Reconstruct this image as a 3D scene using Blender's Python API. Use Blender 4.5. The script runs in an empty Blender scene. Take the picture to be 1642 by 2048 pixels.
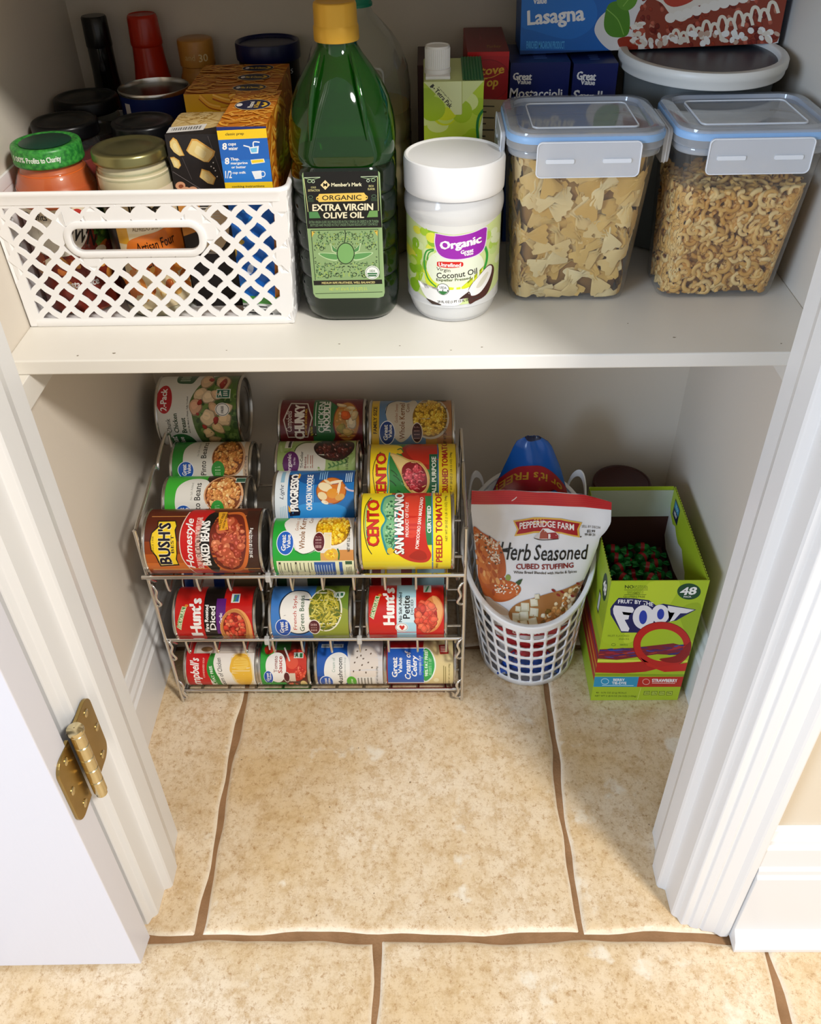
import bpy, bmesh, math, random
from math import sin, cos, pi, radians, sqrt, asin, atan2
from mathutils import Vector, Matrix

SC = bpy.context.scene
COL = SC.collection


def lin1(c):
    return c / 12.92 if c <= 0.04045 else ((c + 0.055) / 1.055) ** 2.4


def rgb(h):
    h = h.lstrip('#')
    return tuple(lin1(int(h[i:i + 2], 16) / 255) for i in (0, 2, 4)) + (1.0,)


# ------------------------------------------------------------------ camera
cam_data = bpy.data.cameras.new('camera')
cam = bpy.data.objects.new('camera', cam_data)
COL.objects.link(cam)
CAM_PITCH, CAM_YAW, CAM_ROLL = 0.690867, -0.0250379, -0.0245544
CAM_POS = Vector((0.275774, -0.481435, 1.043161))
_f = Vector((sin(CAM_YAW) * cos(CAM_PITCH), cos(CAM_YAW) * cos(CAM_PITCH), -sin(CAM_PITCH)))
_r = Vector((cos(CAM_YAW), -sin(CAM_YAW), 0))
_u = _r.cross(_f)
_r2 = cos(CAM_ROLL) * _r + sin(CAM_ROLL) * _u
_u2 = -sin(CAM_ROLL) * _r + cos(CAM_ROLL) * _u
_m = Matrix((_r2, _u2, -_f)).transposed().to_4x4()
_m.translation = CAM_POS
cam.matrix_world = _m
cam_data.sensor_fit = 'VERTICAL'
cam_data.sensor_height = 24.0
cam_data.lens = 1765.37 / 2048 * 24.0
cam_data.clip_start = 0.01
SC.camera = cam

# ------------------------------------------------------------------ world, lights, exposure
world = bpy.data.worlds.new('world')
SC.world = world
world.use_nodes = True
world.node_tree.nodes['Background'].inputs['Color'].default_value = (1.0, 0.985, 0.97, 1)
world.node_tree.nodes['Background'].inputs['Strength'].default_value = 0.58


def area(name, loc, target, size, power, color):
    d = bpy.data.lights.new(name, 'AREA')
    d.shape = 'DISK'
    d.size = size
    d.energy = power
    d.color = color
    o = bpy.data.objects.new(name, d)
    COL.objects.link(o)
    o.location = loc
    o.rotation_euler = (Vector(target) - Vector(loc)).to_track_quat('-Z', 'Y').to_euler()
    return o


area('kitchen_ceiling_light', (1.35, -1.15, 2.36), (0.25, 0.25, 0.4), 0.36, 60, (1.0, 0.965, 0.915))
area('window_daylight', (-2.2, -2.3, 1.5), (0.45, 0.1, 0.5), 1.2, 88, (0.57, 0.74, 1.0))
SC.view_settings.view_transform = 'Standard'
SC.view_settings.look = 'None'
SC.view_settings.exposure = -0.06
SC.view_settings.gamma = 1.0
SC.view_settings.use_curve_mapping = False
try:
    SC.cycles.max_bounces = 12
    SC.cycles.transparent_max_bounces = 24
    SC.cycles.transmission_bounces = 12
    SC.cycles.caustics_reflective = False
    SC.cycles.caustics_refractive = False
    SC.cycles.use_denoising = True
    SC.cycles.sample_clamp_indirect = 6.0
except Exception:
    pass

# ------------------------------------------------------------------ materials
MATS = {}


def mat(name, color, rough=0.5, metal=0.0, trans=0.0, ior=1.45, spec=0.5, bump=None, var=None, coat=0.0, alpha=1.0, sss=0.0):
    """bump=(scale,strength); var=(color2, scale, sharpness) noise mottling of the material itself"""
    if name in MATS:
        return MATS[name]
    m = bpy.data.materials.new(name)
    m.use_nodes = True
    nt = m.node_tree
    b = nt.nodes['Principled BSDF']
    c = rgb(color) if isinstance(color, str) else tuple(color) + (1,)
    b.inputs['Base Color'].default_value = c
    b.inputs['Roughness'].default_value = rough
    b.inputs['Metallic'].default_value = metal
    b.inputs['Transmission Weight'].default_value = trans
    b.inputs['IOR'].default_value = ior
    b.inputs['Specular IOR Level'].default_value = spec
    b.inputs['Coat Weight'].default_value = coat
    b.inputs['Alpha'].default_value = alpha
    if sss:
        b.inputs['Subsurface Weight'].default_value = sss
        b.inputs['Subsurface Radius'].default_value = (0.01, 0.008, 0.006)
    if bump or var:
        tc = nt.nodes.new('ShaderNodeTexCoord')
    if bump:
        n = nt.nodes.new('ShaderNodeTexNoise')
        n.inputs['Scale'].default_value = bump[0]
        n.inputs['Detail'].default_value = 4
        bp = nt.nodes.new('ShaderNodeBump')
        bp.inputs['Strength'].default_value = bump[1]
        bp.inputs['Distance'].default_value = 0.002
        nt.links.new(tc.outputs['Object'], n.inputs['Vector'])
        nt.links.new(n.outputs['Fac'], bp.inputs['Height'])
        nt.links.new(bp.outputs['Normal'], b.inputs['Normal'])
    if var:
        n = nt.nodes.new('ShaderNodeTexNoise')
        n.inputs['Scale'].default_value = var[1]
        n.inputs['Detail'].default_value = 5
        r = nt.nodes.new('ShaderNodeValToRGB')
        w = var[2] if len(var) > 2 else 0.15
        r.color_ramp.elements[0].position = 0.5 - w
        r.color_ramp.elements[1].position = 0.5 + w
        r.color_ramp.elements[0].color = c
        r.color_ramp.elements[1].color = rgb(var[0])
        nt.links.new(tc.outputs['Object'], n.inputs['Vector'])
        nt.links.new(n.outputs['Fac'], r.inputs['Fac'])
        nt.links.new(r.outputs['Color'], b.inputs['Base Color'])
    MATS[name] = m
    return m


def print_mat(name, rough=0.35, coat=0.0, spec=0.5, bump=None):
    """printed paper, card or film: the printed colour is stored per face corner"""
    if name in MATS:
        return MATS[name]
    m = mat(name, '#ffffff', rough, coat=coat, spec=spec, bump=bump)
    nt = m.node_tree
    a = nt.nodes.new('ShaderNodeAttribute')
    a.attribute_name = 'col'
    nt.links.new(a.outputs['Color'], nt.nodes['Principled BSDF'].inputs['Base Color'])
    return m


def clear_mat(name, tint, haze='#ffffff', amount=0.06, rough=0.08, ior=1.45, spec=1.0):
    """thin clear plastic or glass wall: light passes straight through, tinted, with a sheen and a little milkiness"""
    if name in MATS:
        return MATS[name]
    m = bpy.data.materials.new(name)
    m.use_nodes = True
    nt = m.node_tree
    N = nt.nodes.new
    out = nt.nodes['Material Output']
    nt.nodes.remove(nt.nodes['Principled BSDF'])
    tr = N('ShaderNodeBsdfTransparent')
    tr.inputs['Color'].default_value = rgb(tint)
    df = N('ShaderNodeBsdfDiffuse')
    df.inputs['Color'].default_value = rgb(haze)
    gl = N('ShaderNodeBsdfGlossy')
    gl.inputs['Roughness'].default_value = rough
    lw = N('ShaderNodeLayerWeight')
    lw.inputs['Blend'].default_value = 0.5
    pw = N('ShaderNodeMath')
    pw.operation = 'POWER'
    pw.inputs[1].default_value = 3.0
    nt.links.new(lw.outputs['Facing'], pw.inputs[0])
    fr = N('ShaderNodeMath')
    fr.operation = 'MULTIPLY_ADD'
    fr.inputs[1].default_value = 0.45
    fr.inputs[2].default_value = 0.035
    nt.links.new(pw.outputs[0], fr.inputs[0])
    m1, m2 = N('ShaderNodeMixShader'), N('ShaderNodeMixShader')
    m1.inputs[0].default_value = amount
    nt.links.new(tr.outputs[0], m1.inputs[1])
    nt.links.new(df.outputs[0], m1.inputs[2])
    k = N('ShaderNodeMath')
    k.operation = 'MULTIPLY'
    k.inputs[1].default_value = spec
    nt.links.new(fr.outputs[0], k.inputs[0])
    nt.links.new(k.outputs[0], m2.inputs[0])
    nt.links.new(m1.outputs[0], m2.inputs[1])
    nt.links.new(gl.outputs[0], m2.inputs[2])
    nt.links.new(m2.outputs[0], out.inputs['Surface'])
    MATS[name] = m
    return m


# ------------------------------------------------------------------ geometry helpers
def wrap_map(c, r, x0, x1, ytop, ybot, ztop, zbot, face=0.0, rz=None):
    """label coordinates -> an upright round surface of radius r (or r(z)); x0..x1 span its visible half"""
    xm, xh = (x0 + x1) / 2, (x1 - x0) / 2

    def fm(x, y, lift):
        z = ztop + (zbot - ztop) * (y - ytop) / (ybot - ytop)
        u = min(.999, max(-.999, (x - xm) / xh))
        a = -pi / 2 + face + asin(u)
        rr = (rz(z) if rz else r) + lift
        return Vector((c[0] + rr * cos(a), c[1] + rr * sin(a), z))
    cuts = [xm + xh * sin(radians(a)) for a in range(-84, 85, 6)]
    return fm, cuts


class Geo:
    def __init__(s):
        s.v, s.f, s.c = [], [], []      # vertices, faces, colours per face (or None)

    def add(s, vs, fs, col=None):
        b = len(s.v)
        s.v += [Vector(v) for v in vs]
        for f in fs:
            s.f.append(tuple(i + b for i in f))
            s.c.append(col)
        return s

    def box(s, a, b, col=None):
        (x0, y0, z0), (x1, y1, z1) = a, b
        return s.add([(x0, y0, z0), (x1, y0, z0), (x1, y1, z0), (x0, y1, z0), (x0, y0, z1), (x1, y0, z1), (x1, y1, z1), (x0, y1, z1)],
                     [(3, 2, 1, 0), (4, 5, 6, 7), (0, 1, 5, 4), (1, 2, 6, 5), (2, 3, 7, 6), (3, 0, 4, 7)], col)

    def loft(s, rings, cap0=True, cap1=True, closed=True, col=None, loop=False):
        n = len(rings[0])
        vs = [p for r in rings for p in r]
        fs = []
        m = len(rings)
        for i in range(m if loop else m - 1):
            i2 = (i + 1) % m
            for j in range(n if closed else n - 1):
                k = (j + 1) % n
                fs.append((i * n + j, i * n + k, i2 * n + k, i2 * n + j))
        if cap0 and not loop:
            fs.append(tuple(range(n - 1, -1, -1)))
        if cap1 and not loop:
            fs.append(tuple((m - 1) * n + j for j in range(n)))
        return s.add(vs, fs, col)

    def tube(s, pts, r, seg=8, closed=False, col=None):
        pts = [Vector(p) for p in pts]
        n = len(pts)
        rings = []
        up = None
        for i, p in enumerate(pts):
            if closed:
                t = (pts[(i + 1) % n] - pts[i - 1]).normalized()
            else:
                t = (pts[min(i + 1, n - 1)] - pts[max(i - 1, 0)]).normalized()
            if up is None:
                up = t.orthogonal().normalized()
            up = (up - t * up.dot(t))
            up = up.normalized() if up.length > 1e-6 else t.orthogonal().normalized()
            w = t.cross(up)
            rr = r[i] if isinstance(r, (list, tuple)) else r
            rings.append([p + (up * cos(a) + w * sin(a)) * rr for a in [2 * pi * k / seg for k in range(seg)]])
        return s.loft(rings, not closed, not closed, True, col, loop=closed)

    def lathe(s, prof, seg=48, c=(0, 0, 0), cap0=False, cap1=False, col=None):
        rings = [[Vector((c[0] + r * cos(2 * pi * k / seg), c[1] + r * sin(2 * pi * k / seg), c[2] + z)) for k in range(seg)] for r, z in prof]
        return s.loft(rings, cap0, cap1, True, col)

    def ngon_prism(s, poly, z0, z1, col=None, axis='z'):
        def P(p, z):
            return {'z': (p[0], p[1], z), 'y': (p[0], z, p[1]), 'x': (z, p[0], p[1])}[axis]
        return s.loft([[P(p, z0) for p in poly], [P(p, z1) for p in poly]], True, True, True, col)


def finish(o, name, label=None, cat=None, group=None, kind=None):
    if label:
        o['label'] = label
    if cat:
        o['category'] = cat
    if group:
        o['group'] = group
    if kind:
        o['kind'] = kind
    return o


def adopt(o, parent):
    """parts are modelled in room coordinates; an Empty parent sits at the thing's base"""
    o.parent = parent
    if parent.type == 'EMPTY':
        o.matrix_parent_inverse = Matrix.Translation(-parent.location)


def build(name, g, m, parent=None, smooth=False, bevel=0.0, bseg=2, loc=None, sub=0, solid=0.0, angle=40, recalc=True, weld=False, **kw):
    me = bpy.data.meshes.new(name)
    me.from_pydata([tuple(v) for v in g.v], [], g.f)
    if any(c is not None for c in g.c):
        a = me.color_attributes.new('col', 'FLOAT_COLOR', 'CORNER')
        i = 0
        for f, c in zip(g.f, g.c):
            cc = c or (1, 1, 1, 1)
            for _ in f:
                a.data[i].color = cc
                i += 1
    if weld or recalc:
        bm = bmesh.new()
        bm.from_mesh(me)
        if weld:
            bmesh.ops.remove_doubles(bm, verts=bm.verts, dist=1e-5)
        if recalc:
            bmesh.ops.recalc_face_normals(bm, faces=bm.faces)
        bm.to_mesh(me)
        bm.free()
    o = bpy.data.objects.new(name, me)
    COL.objects.link(o)
    for mm in (m if isinstance(m, (list, tuple)) else [m]):
        me.materials.append(mm)
    if parent is not None:
        adopt(o, parent)
    if loc is not None:
        o.location = loc
    if solid:
        md = o.modifiers.new('thickness', 'SOLIDIFY')
        md.thickness = solid
        md.offset = 0
    if bevel:
        md = o.modifiers.new('soft_edges', 'BEVEL')
        md.width = bevel
        md.segments = bseg
        md.limit_method = 'ANGLE'
        md.angle_limit = radians(35)
        md.harden_normals = False
    if sub:
        md = o.modifiers.new('smooth_surface', 'SUBSURF')
        md.levels = md.render_levels = sub
    if smooth:
        me.shade_smooth()
        if angle and not sub:
            try:
                me.set_sharp_from_angle(angle=radians(angle))
            except Exception:
                pass
    finish(o, name, **kw)
    return o


def thing(name, loc=(0, 0, 0), label=None, cat=None, group=None, rz=0.0):
    o = bpy.data.objects.new(name, None)
    o.empty_display_size = 0.02
    COL.objects.link(o)
    o.location = loc
    o.rotation_euler = (0, 0, rz)
    return finish(o, name, label, cat, group)


def rrect(w, d, r, n=5, cx=0.0, cy=0.0):
    pts = []
    for (sx, sy, a0) in ((1, 1, 0), (-1, 1, 90), (-1, -1, 180), (1, -1, 270)):
        for k in range(n + 1):
            a = radians(a0 + 90 * k / n)
            pts.append((cx + sx * (w / 2 - r) + r * cos(a), cy + sy * (d / 2 - r) + r * sin(a)))
    return pts


def ring(poly, z, c=(0, 0)):
    return [Vector((p[0] + c[0], p[1] + c[1], z)) for p in poly]


def spline(pts, n=6, closed=False):
    """Catmull-Rom through pts"""
    P = [Vector(p) for p in pts]
    out = []
    m = len(P)
    for i in range(m if closed else m - 1):
        p0 = P[(i - 1) % m] if closed or i > 0 else P[0]
        p1, p2 = P[i], P[(i + 1) % m]
        p3 = P[(i + 2) % m] if closed or i + 2 < m else P[-1]
        for k in range(n):
            t = k / n
            out.append(0.5 * ((2 * p1) + (p2 - p0) * t + (2 * p0 - 5 * p1 + 4 * p2 - p3) * t * t + (3 * p1 - p0 - 3 * p2 + p3) * t ** 3))
    if not closed:
        out.append(P[-1])
    return out


# ------------------------------------------------------------------ printed art: flat shapes and lettering laid on a surface
_glyphs = {}


def glyphs(s, bold, shear):
    k = (s, bold, shear)
    if k not in _glyphs:
        cu = bpy.data.curves.new('lettering', 'FONT')
        cu.body = s
        cu.size = 1
        cu.offset = bold
        cu.shear = shear
        cu.resolution_u = 2
        o = bpy.data.objects.new('lettering', cu)
        me = o.to_mesh()
        vs = [(v.co.x, v.co.y) for v in me.vertices]
        fs = [tuple(p.vertices) for p in me.polygons]
        o.to_mesh_clear()
        bpy.data.objects.remove(o)
        bpy.data.curves.remove(cu)
        x0, x1 = min(v[0] for v in vs), max(v[0] for v in vs)
        y0, y1 = min(v[1] for v in vs), max(v[1] for v in vs)
        _glyphs[k] = ([((x - x0) / (x1 - x0 or 1), (y - y0) / (y1 - y0 or 1)) for x, y in vs], fs)
    return _glyphs[k]


class Art:
    """Shapes drawn in the label's own coordinates (x right, y DOWN). win = (x0, y0, x1, y1) is the label's extent."""

    def __init__(s, win, base=None, seed=1):
        s.win = win
        s.items = []        # verts, faces, colour, layer
        s.boxes = []
        s.rng = random.Random(seed)
        if base:
            s.rect(win[0], win[1], win[2], win[3], base)

    def _put(s, vs, fs, c):
        x0, x1 = min(v[0] for v in vs), max(v[0] for v in vs)
        y0, y1 = min(v[1] for v in vs), max(v[1] for v in vs)
        L = 0
        for (a0, b0, a1, b1, l) in s.boxes:
            if a0 < x1 and a1 > x0 and b0 < y1 and b1 > y0 and l >= L:
                L = l + 1
        s.boxes.append((x0, y0, x1, y1, L))
        s.items.append((vs, fs, rgb(c) if isinstance(c, str) else c, L))

    def rect(s, x0, y0, x1, y1, c):
        s._put([(x0, y0), (x1, y0), (x1, y1), (x0, y1)], [(0, 1, 2, 3)], c)

    def poly(s, pts, c):
        s._put(list(pts), [tuple(range(len(pts)))], c)

    def blob(s, pts, c, n=5):
        """smooth closed outline through pts"""
        q = spline([(p[0], p[1], 0) for p in pts], n, True)
        s.poly([(p.x, p.y) for p in q], c)

    def ell(s, cx, cy, rx, ry, c, rot=0.0, n=28):
        ca, sa = cos(radians(rot)), sin(radians(rot))
        s.poly([(cx + rx * cos(t) * ca - ry * sin(t) * sa, cy + rx * cos(t) * sa + ry * sin(t) * ca) for t in [2 * pi * k / n for k in range(n)]], c)

    def line(s, pts, w, c):
        pts = [Vector((p[0], p[1])) for p in pts]
        L, R = [], []
        for i, p in enumerate(pts):
            t = pts[min(i + 1, len(pts) - 1)] - pts[max(i - 1, 0)]
            if t.length < 1e-9:
                continue
            t.normalize()
            nn = Vector((-t.y, t.x)) * w / 2
            L.append(tuple(p + nn))
            R.append(tuple(p - nn))
        m = len(L)
        s._put(L + R, [(i, i + 1, m + i + 1, m + i) for i in range(m - 1)], c)

    def curve(s, pts, w, c, n=6):
        s.line([(p.x, p.y) for p in spline([(p[0], p[1], 0) for p in pts], n)], w, c)

    def outline(s, cx, cy, rx, ry, w, c, n=32):
        s.line([(cx + rx * cos(2 * pi * k / n), cy + ry * sin(2 * pi * k / n)) for k in range(n + 1)], w, c)

    def text(s, t, cx, cy, w, h, c, rot=0.0, bold=0.012, shear=0.0, arc=0.0):
        """lettering whose ink fills a w x h box centred on (cx, cy); rot in degrees counter-clockwise as seen; arc bows the line upwards"""
        # heavy weights: a modest outline growth plus side-by-side strikes of the same letters
        grow = min(bold, .014)
        e = max(0.0, bold - .014) * h * 1.25
        vs, fs = glyphs(t, grow, shear)
        ca, sa = cos(radians(rot)), sin(radians(rot))
        for dx, dy in ([(0, 0)] if e == 0 else [(-e, -e * .4), (e, e * .4)]):
            out = []
            for x, y in vs:
                a, b = (x - 0.5) * (w - 2 * e) + dx, (y - 0.5) * (h - .8 * e) + dy + arc * (1 - (2 * x - 1) ** 2)
                out.append((cx + a * ca - b * sa, cy - (a * sa + b * ca)))
            s._put(out, fs, c)

    def vtext(s, t, x0, y0, x1, y1, c, bold=0.012, shear=0.0, arc=0.0):
        """lettering that reads upwards (turned a quarter left) and fills the box x0..x1, y0..y1"""
        s.text(t, (x0 + x1) / 2, (y0 + y1) / 2, y1 - y0, x1 - x0, c, 90, bold, shear, arc)

    def htext(s, t, x0, y0, x1, y1, c, bold=0.012, shear=0.0, arc=0.0):
        s.text(t, (x0 + x1) / 2, (y0 + y1) / 2, x1 - x0, y1 - y0, c, 0, bold, shear, arc)

    def scatter(s, inside, n, size, cols, aspect=1.5, back=None, sides=10, jitter=0.4):
        """many small food pieces: inside = (cx, cy, rx, ry); drawn in one pass on a few stacked layers"""
        cx, cy, rx, ry = inside[:4]
        if back:
            s.ell(cx, cy, rx, ry, back)
        r = s.rng
        for _ in range(n):
            a, d = r.uniform(0, 2 * pi), sqrt(r.random())
            sz = size * (1 + r.uniform(-jitter, jitter))
            x, y = cx + (rx - sz) * d * cos(a), cy + (ry - sz) * d * sin(a)
            c = r.choice(cols)
            rot = r.uniform(0, 180)
            s.ell(x, y, sz, sz / aspect, c, rot, sides)
            if jitter and sides > 7:
                s.ell(x - sz * .2, y - sz * .2, sz * .35, sz * .35 / aspect, tuple(min(1, q * 1.7 + .06) for q in rgb(c)[:3]) + (1,), rot, 6)

    def chunk(s, cx, cy, r, c, aspect=1.2, rot=None, light=1.25, dark=.55):
        """an irregular lump of food: shaded edge, body and a lighter facet"""
        R = s.rng
        rot = R.uniform(0, 180) if rot is None else rot
        n = R.randint(6, 9)
        ca, sa = cos(radians(rot)), sin(radians(rot))
        P = []
        for k in range(n):
            a = 2 * pi * (k + R.uniform(-.25, .25)) / n
            d = R.uniform(.78, 1.12)
            x, y = r * aspect * d * cos(a), r * d * sin(a)
            P.append((x * ca - y * sa, x * sa + y * ca))
        col = rgb(c) if isinstance(c, str) else c
        mul = lambda f: tuple(min(1, q * f) for q in col[:3]) + (1,)
        s.blob([(cx + x, cy + y) for x, y in P], mul(dark), 3)
        s.blob([(cx + x * .88 - r * .05, cy + y * .88 - r * .06) for x, y in P], col, 3)
        s.blob([(cx + x * .5 - r * .18, cy + y * .45 - r * .22) for x, y in P], mul(light), 3)

    def lines(s, x0, y0, x1, y1, n, c, vertical=False, seed=0, gap=0.45):
        """small print too small to read: rows of short dashes"""
        r = random.Random(seed)
        for i in range(n):
            if vertical:
                w = (x1 - x0) / n
                x = x0 + w * i
                s.rect(x, y0 + r.uniform(0, .15) * (y1 - y0), x + w * gap, y1, c)
            else:
                h = (y1 - y0) / n
                y = y0 + h * i
                s.rect(x0, y, x1 - r.uniform(0, .25) * (x1 - x0), y + h * gap, c)

    def build(s, name, fmap, parent, m, xcuts=(), ycuts=(), eps=0.00002, clip=True, **kw):
        """fmap(x, y, lift) -> point"""
        bm = bmesh.new()
        cl = bm.faces.layers.float_color.new('fc') if hasattr(bm.faces.layers, 'float_color') else None
        ly = bm.faces.layers.int.new('lay')
        for vs, fs, c, L in s.items:
            bv = [bm.verts.new((x, y, L)) for x, y in vs]
            for f in fs:
                try:
                    bf = bm.faces.new([bv[i] for i in f])
                except ValueError:
                    continue
                bf[cl] = c
                bf[ly] = L
        def cut(co, no, clear=False):
            g = bm.verts[:] + bm.edges[:] + bm.faces[:]
            bmesh.ops.bisect_plane(bm, geom=g, dist=1e-6, plane_co=co, plane_no=no, clear_outer=clear)
        big = [f for f in bm.faces if len(f.verts) > 4]
        if big:
            bmesh.ops.triangulate(bm, faces=big)
        if clip:
            x0, y0, x1, y1 = s.win
            cut((x0, 0, 0), (-1, 0, 0), True)
            cut((x1, 0, 0), (1, 0, 0), True)
            cut((0, y0, 0), (0, -1, 0), True)
            cut((0, y1, 0), (0, 1, 0), True)
        for x in xcuts:
            cut((x, 0, 0), (1, 0, 0))
        for y in ycuts:
            cut((0, y, 0), (0, 1, 0))
        cols = [tuple(f[cl]) for f in bm.faces]
        for v in bm.verts:
            v.co = fmap(v.co.x, v.co.y, (v.co.z + 1) * eps)
        me = bpy.data.meshes.new(name)
        bm.to_mesh(me)
        bm.free()
        a = me.color_attributes.new('col', 'FLOAT_COLOR', 'CORNER')
        buf = []
        for p, c in zip(me.polygons, cols):
            buf += list(c) * p.loop_total
        a.data.foreach_set('color', buf)
        me.shade_smooth()
        o = bpy.data.objects.new(name, me)
        COL.objects.link(o)
        me.materials.append(m)
        adopt(o, parent)
        finish(o, name, **kw)
        return o


def homography(q):
    """photo corners TL, TR, BR, BL -> function giving (u, v) in the unit square, v down"""
    (x0, y0), (x1, y1), (x2, y2), (x3, y3) = q
    dx1, dx2, sx = x1 - x2, x3 - x2, x0 - x1 + x2 - x3
    dy1, dy2, sy = y1 - y2, y3 - y2, y0 - y1 + y2 - y3
    den = dx1 * dy2 - dx2 * dy1
    g = (sx * dy2 - dx2 * sy) / den
    h = (dx1 * sy - sx * dy1) / den
    M = Matrix(((x1 - x0 + g * x1, x3 - x0 + h * x3, x0), (y1 - y0 + g * y1, y3 - y0 + h * y3, y0), (g, h, 1))).inverted()

    def f(x, y):
        v = M @ Vector((x, y, 1))
        return v.x / v.z, v.y / v.z
    return f


def face_map(tl, tr, bl, quad=None, win=None, vmax=1.0):
    """label coordinates -> a flat rectangular face given by three 3-D corners"""
    tl, tr, bl = Vector(tl), Vector(tr), Vector(bl)
    n = (bl - tl).cross(tr - tl).normalized()
    if quad:
        H = homography(quad)
    else:
        x0, y0, x1, y1 = win
        def H(x, y):
            return (x - x0) / (x1 - x0), (y - y0) / (y1 - y0)

    def fm(x, y, lift):
        u, v = H(x, y)
        v *= vmax
        u, v = min(max(u, 0), 1), min(max(v, 0), 1)
        return tl + (tr - tl) * u + (bl - tl) * v + n * lift
    return fm


PAPER = print_mat('printed_paper', 0.32, coat=0.15)
CARD = print_mat('printed_card', 0.38)

# ================================================================== THE ROOM
XL, XR, YB = -0.1335, 0.6655, 0.665          # closet inner walls
Z_SHELF = 0.617

WALLP = mat('wall_paint', '#dcd2c3', 0.6, bump=(180, 0.06))
TRIMP = mat('trim_paint', '#e3e2e0', 0.32, bump=(60, 0.03))
OUTWALL = mat('outer_wall_paint', '#d9ccb6', 0.6, bump=(180, 0.06))


def struct(name, g, m, **kw):
    return build(name, g, m, kind='structure', **kw)


# ---- floor: real tiles with dished grout lines between them
def tile_material():
    m = bpy.data.materials.new('stone_tile')
    m.use_nodes = True
    nt = m.node_tree
    N = nt.nodes.new
    b = nt.nodes['Principled BSDF']
    tc = N('ShaderNodeTexCoord')

    def noise(scale, detail=6, rough=0.6, w=0):
        n = N('ShaderNodeTexNoise')
        n.noise_dimensions = '4D'
        n.inputs['W'].default_value = w
        n.inputs['Scale'].default_value = scale
        n.inputs['Detail'].default_value = detail
        n.inputs['Roughness'].default_value = rough
        nt.links.new(tc.outputs['Object'], n.inputs['Vector'])
        return n.outputs['Fac']

    def ramp(f, p0, p1, c0=(0, 0, 0, 1), c1=(1, 1, 1, 1)):
        r = N('ShaderNodeValToRGB')
        r.color_ramp.elements[0].position, r.color_ramp.elements[1].position = p0, p1
        r.color_ramp.elements[0].color, r.color_ramp.elements[1].color = c0, c1
        nt.links.new(f, r.inputs['Fac'])
        return r.outputs['Color']

    def mix(fac, a, bb):
        x = N('ShaderNodeMix')
        x.data_type = 'RGBA'
        nt.links.new(fac, x.inputs['Factor'])
        for s, i in ((a, 'A'), (bb, 'B')):
            k = [q for q in x.inputs if q.name == i and q.type == 'RGBA'][0]
            if isinstance(s, tuple):
                k.default_value = s
            else:
                nt.links.new(s, k)
        return [q for q in x.outputs if q.type == 'RGBA'][0]

    def mul(a, bb):
        x = N('ShaderNodeMath')
        x.operation = 'MULTIPLY'
        nt.links.new(a, x.inputs[0])
        if isinstance(bb, float):
            x.inputs[1].default_value = bb
        else:
            nt.links.new(bb, x.inputs[1])
        return x.outputs[0]

    base = mix(ramp(noise(7, 5, .6, 3), .36, .66), rgb('#e8d6ba'), rgb('#d8bb8e'))
    base = mix(mul(ramp(noise(42, 10, .82, 1), .47, .60), 0.70), base, rgb('#bd9a68'))
    base = mix(mul(ramp(noise(120, 10, .85, 6), .52, .60), 0.8), base, rgb('#a67c4a'))
    base = mix(mul(ramp(noise(14, 6, .6, 7), .60, .66), 0.85), base, rgb('#ebe0cb'))
    base = mix(mul(ramp(noise(60, 8, .8, 9), .58, .64), 0.6), base, rgb('#ecdcbc'))
    base = mix(mul(ramp(noise(260, 8, .8, 5), .58, .66), 0.85), base, rgb('#94683a'))
    base = mix(mul(ramp(noise(110, 3, .5, 11), .71, .74), 0.9), base, rgb('#5f4022'))
    at = N('ShaderNodeAttribute')
    at.attribute_name = 'rim'
    base = mix(mul(ramp(at.outputs['Fac'], .35, 1.0), 0.85), base, rgb('#efe3cd'))
    nt.links.new(base, b.inputs['Base Color'])
    b.inputs['Roughness'].default_value = 0.42
    bp = N('ShaderNodeBump')
    bp.inputs['Strength'].default_value = 0.35
    bp.inputs['Distance'].default_value = 0.002
    nt.links.new(noise(70, 8, .7, 2), bp.inputs['Height'])
    nt.links.new(bp.outputs['Normal'], b.inputs['Normal'])
    return m


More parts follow.
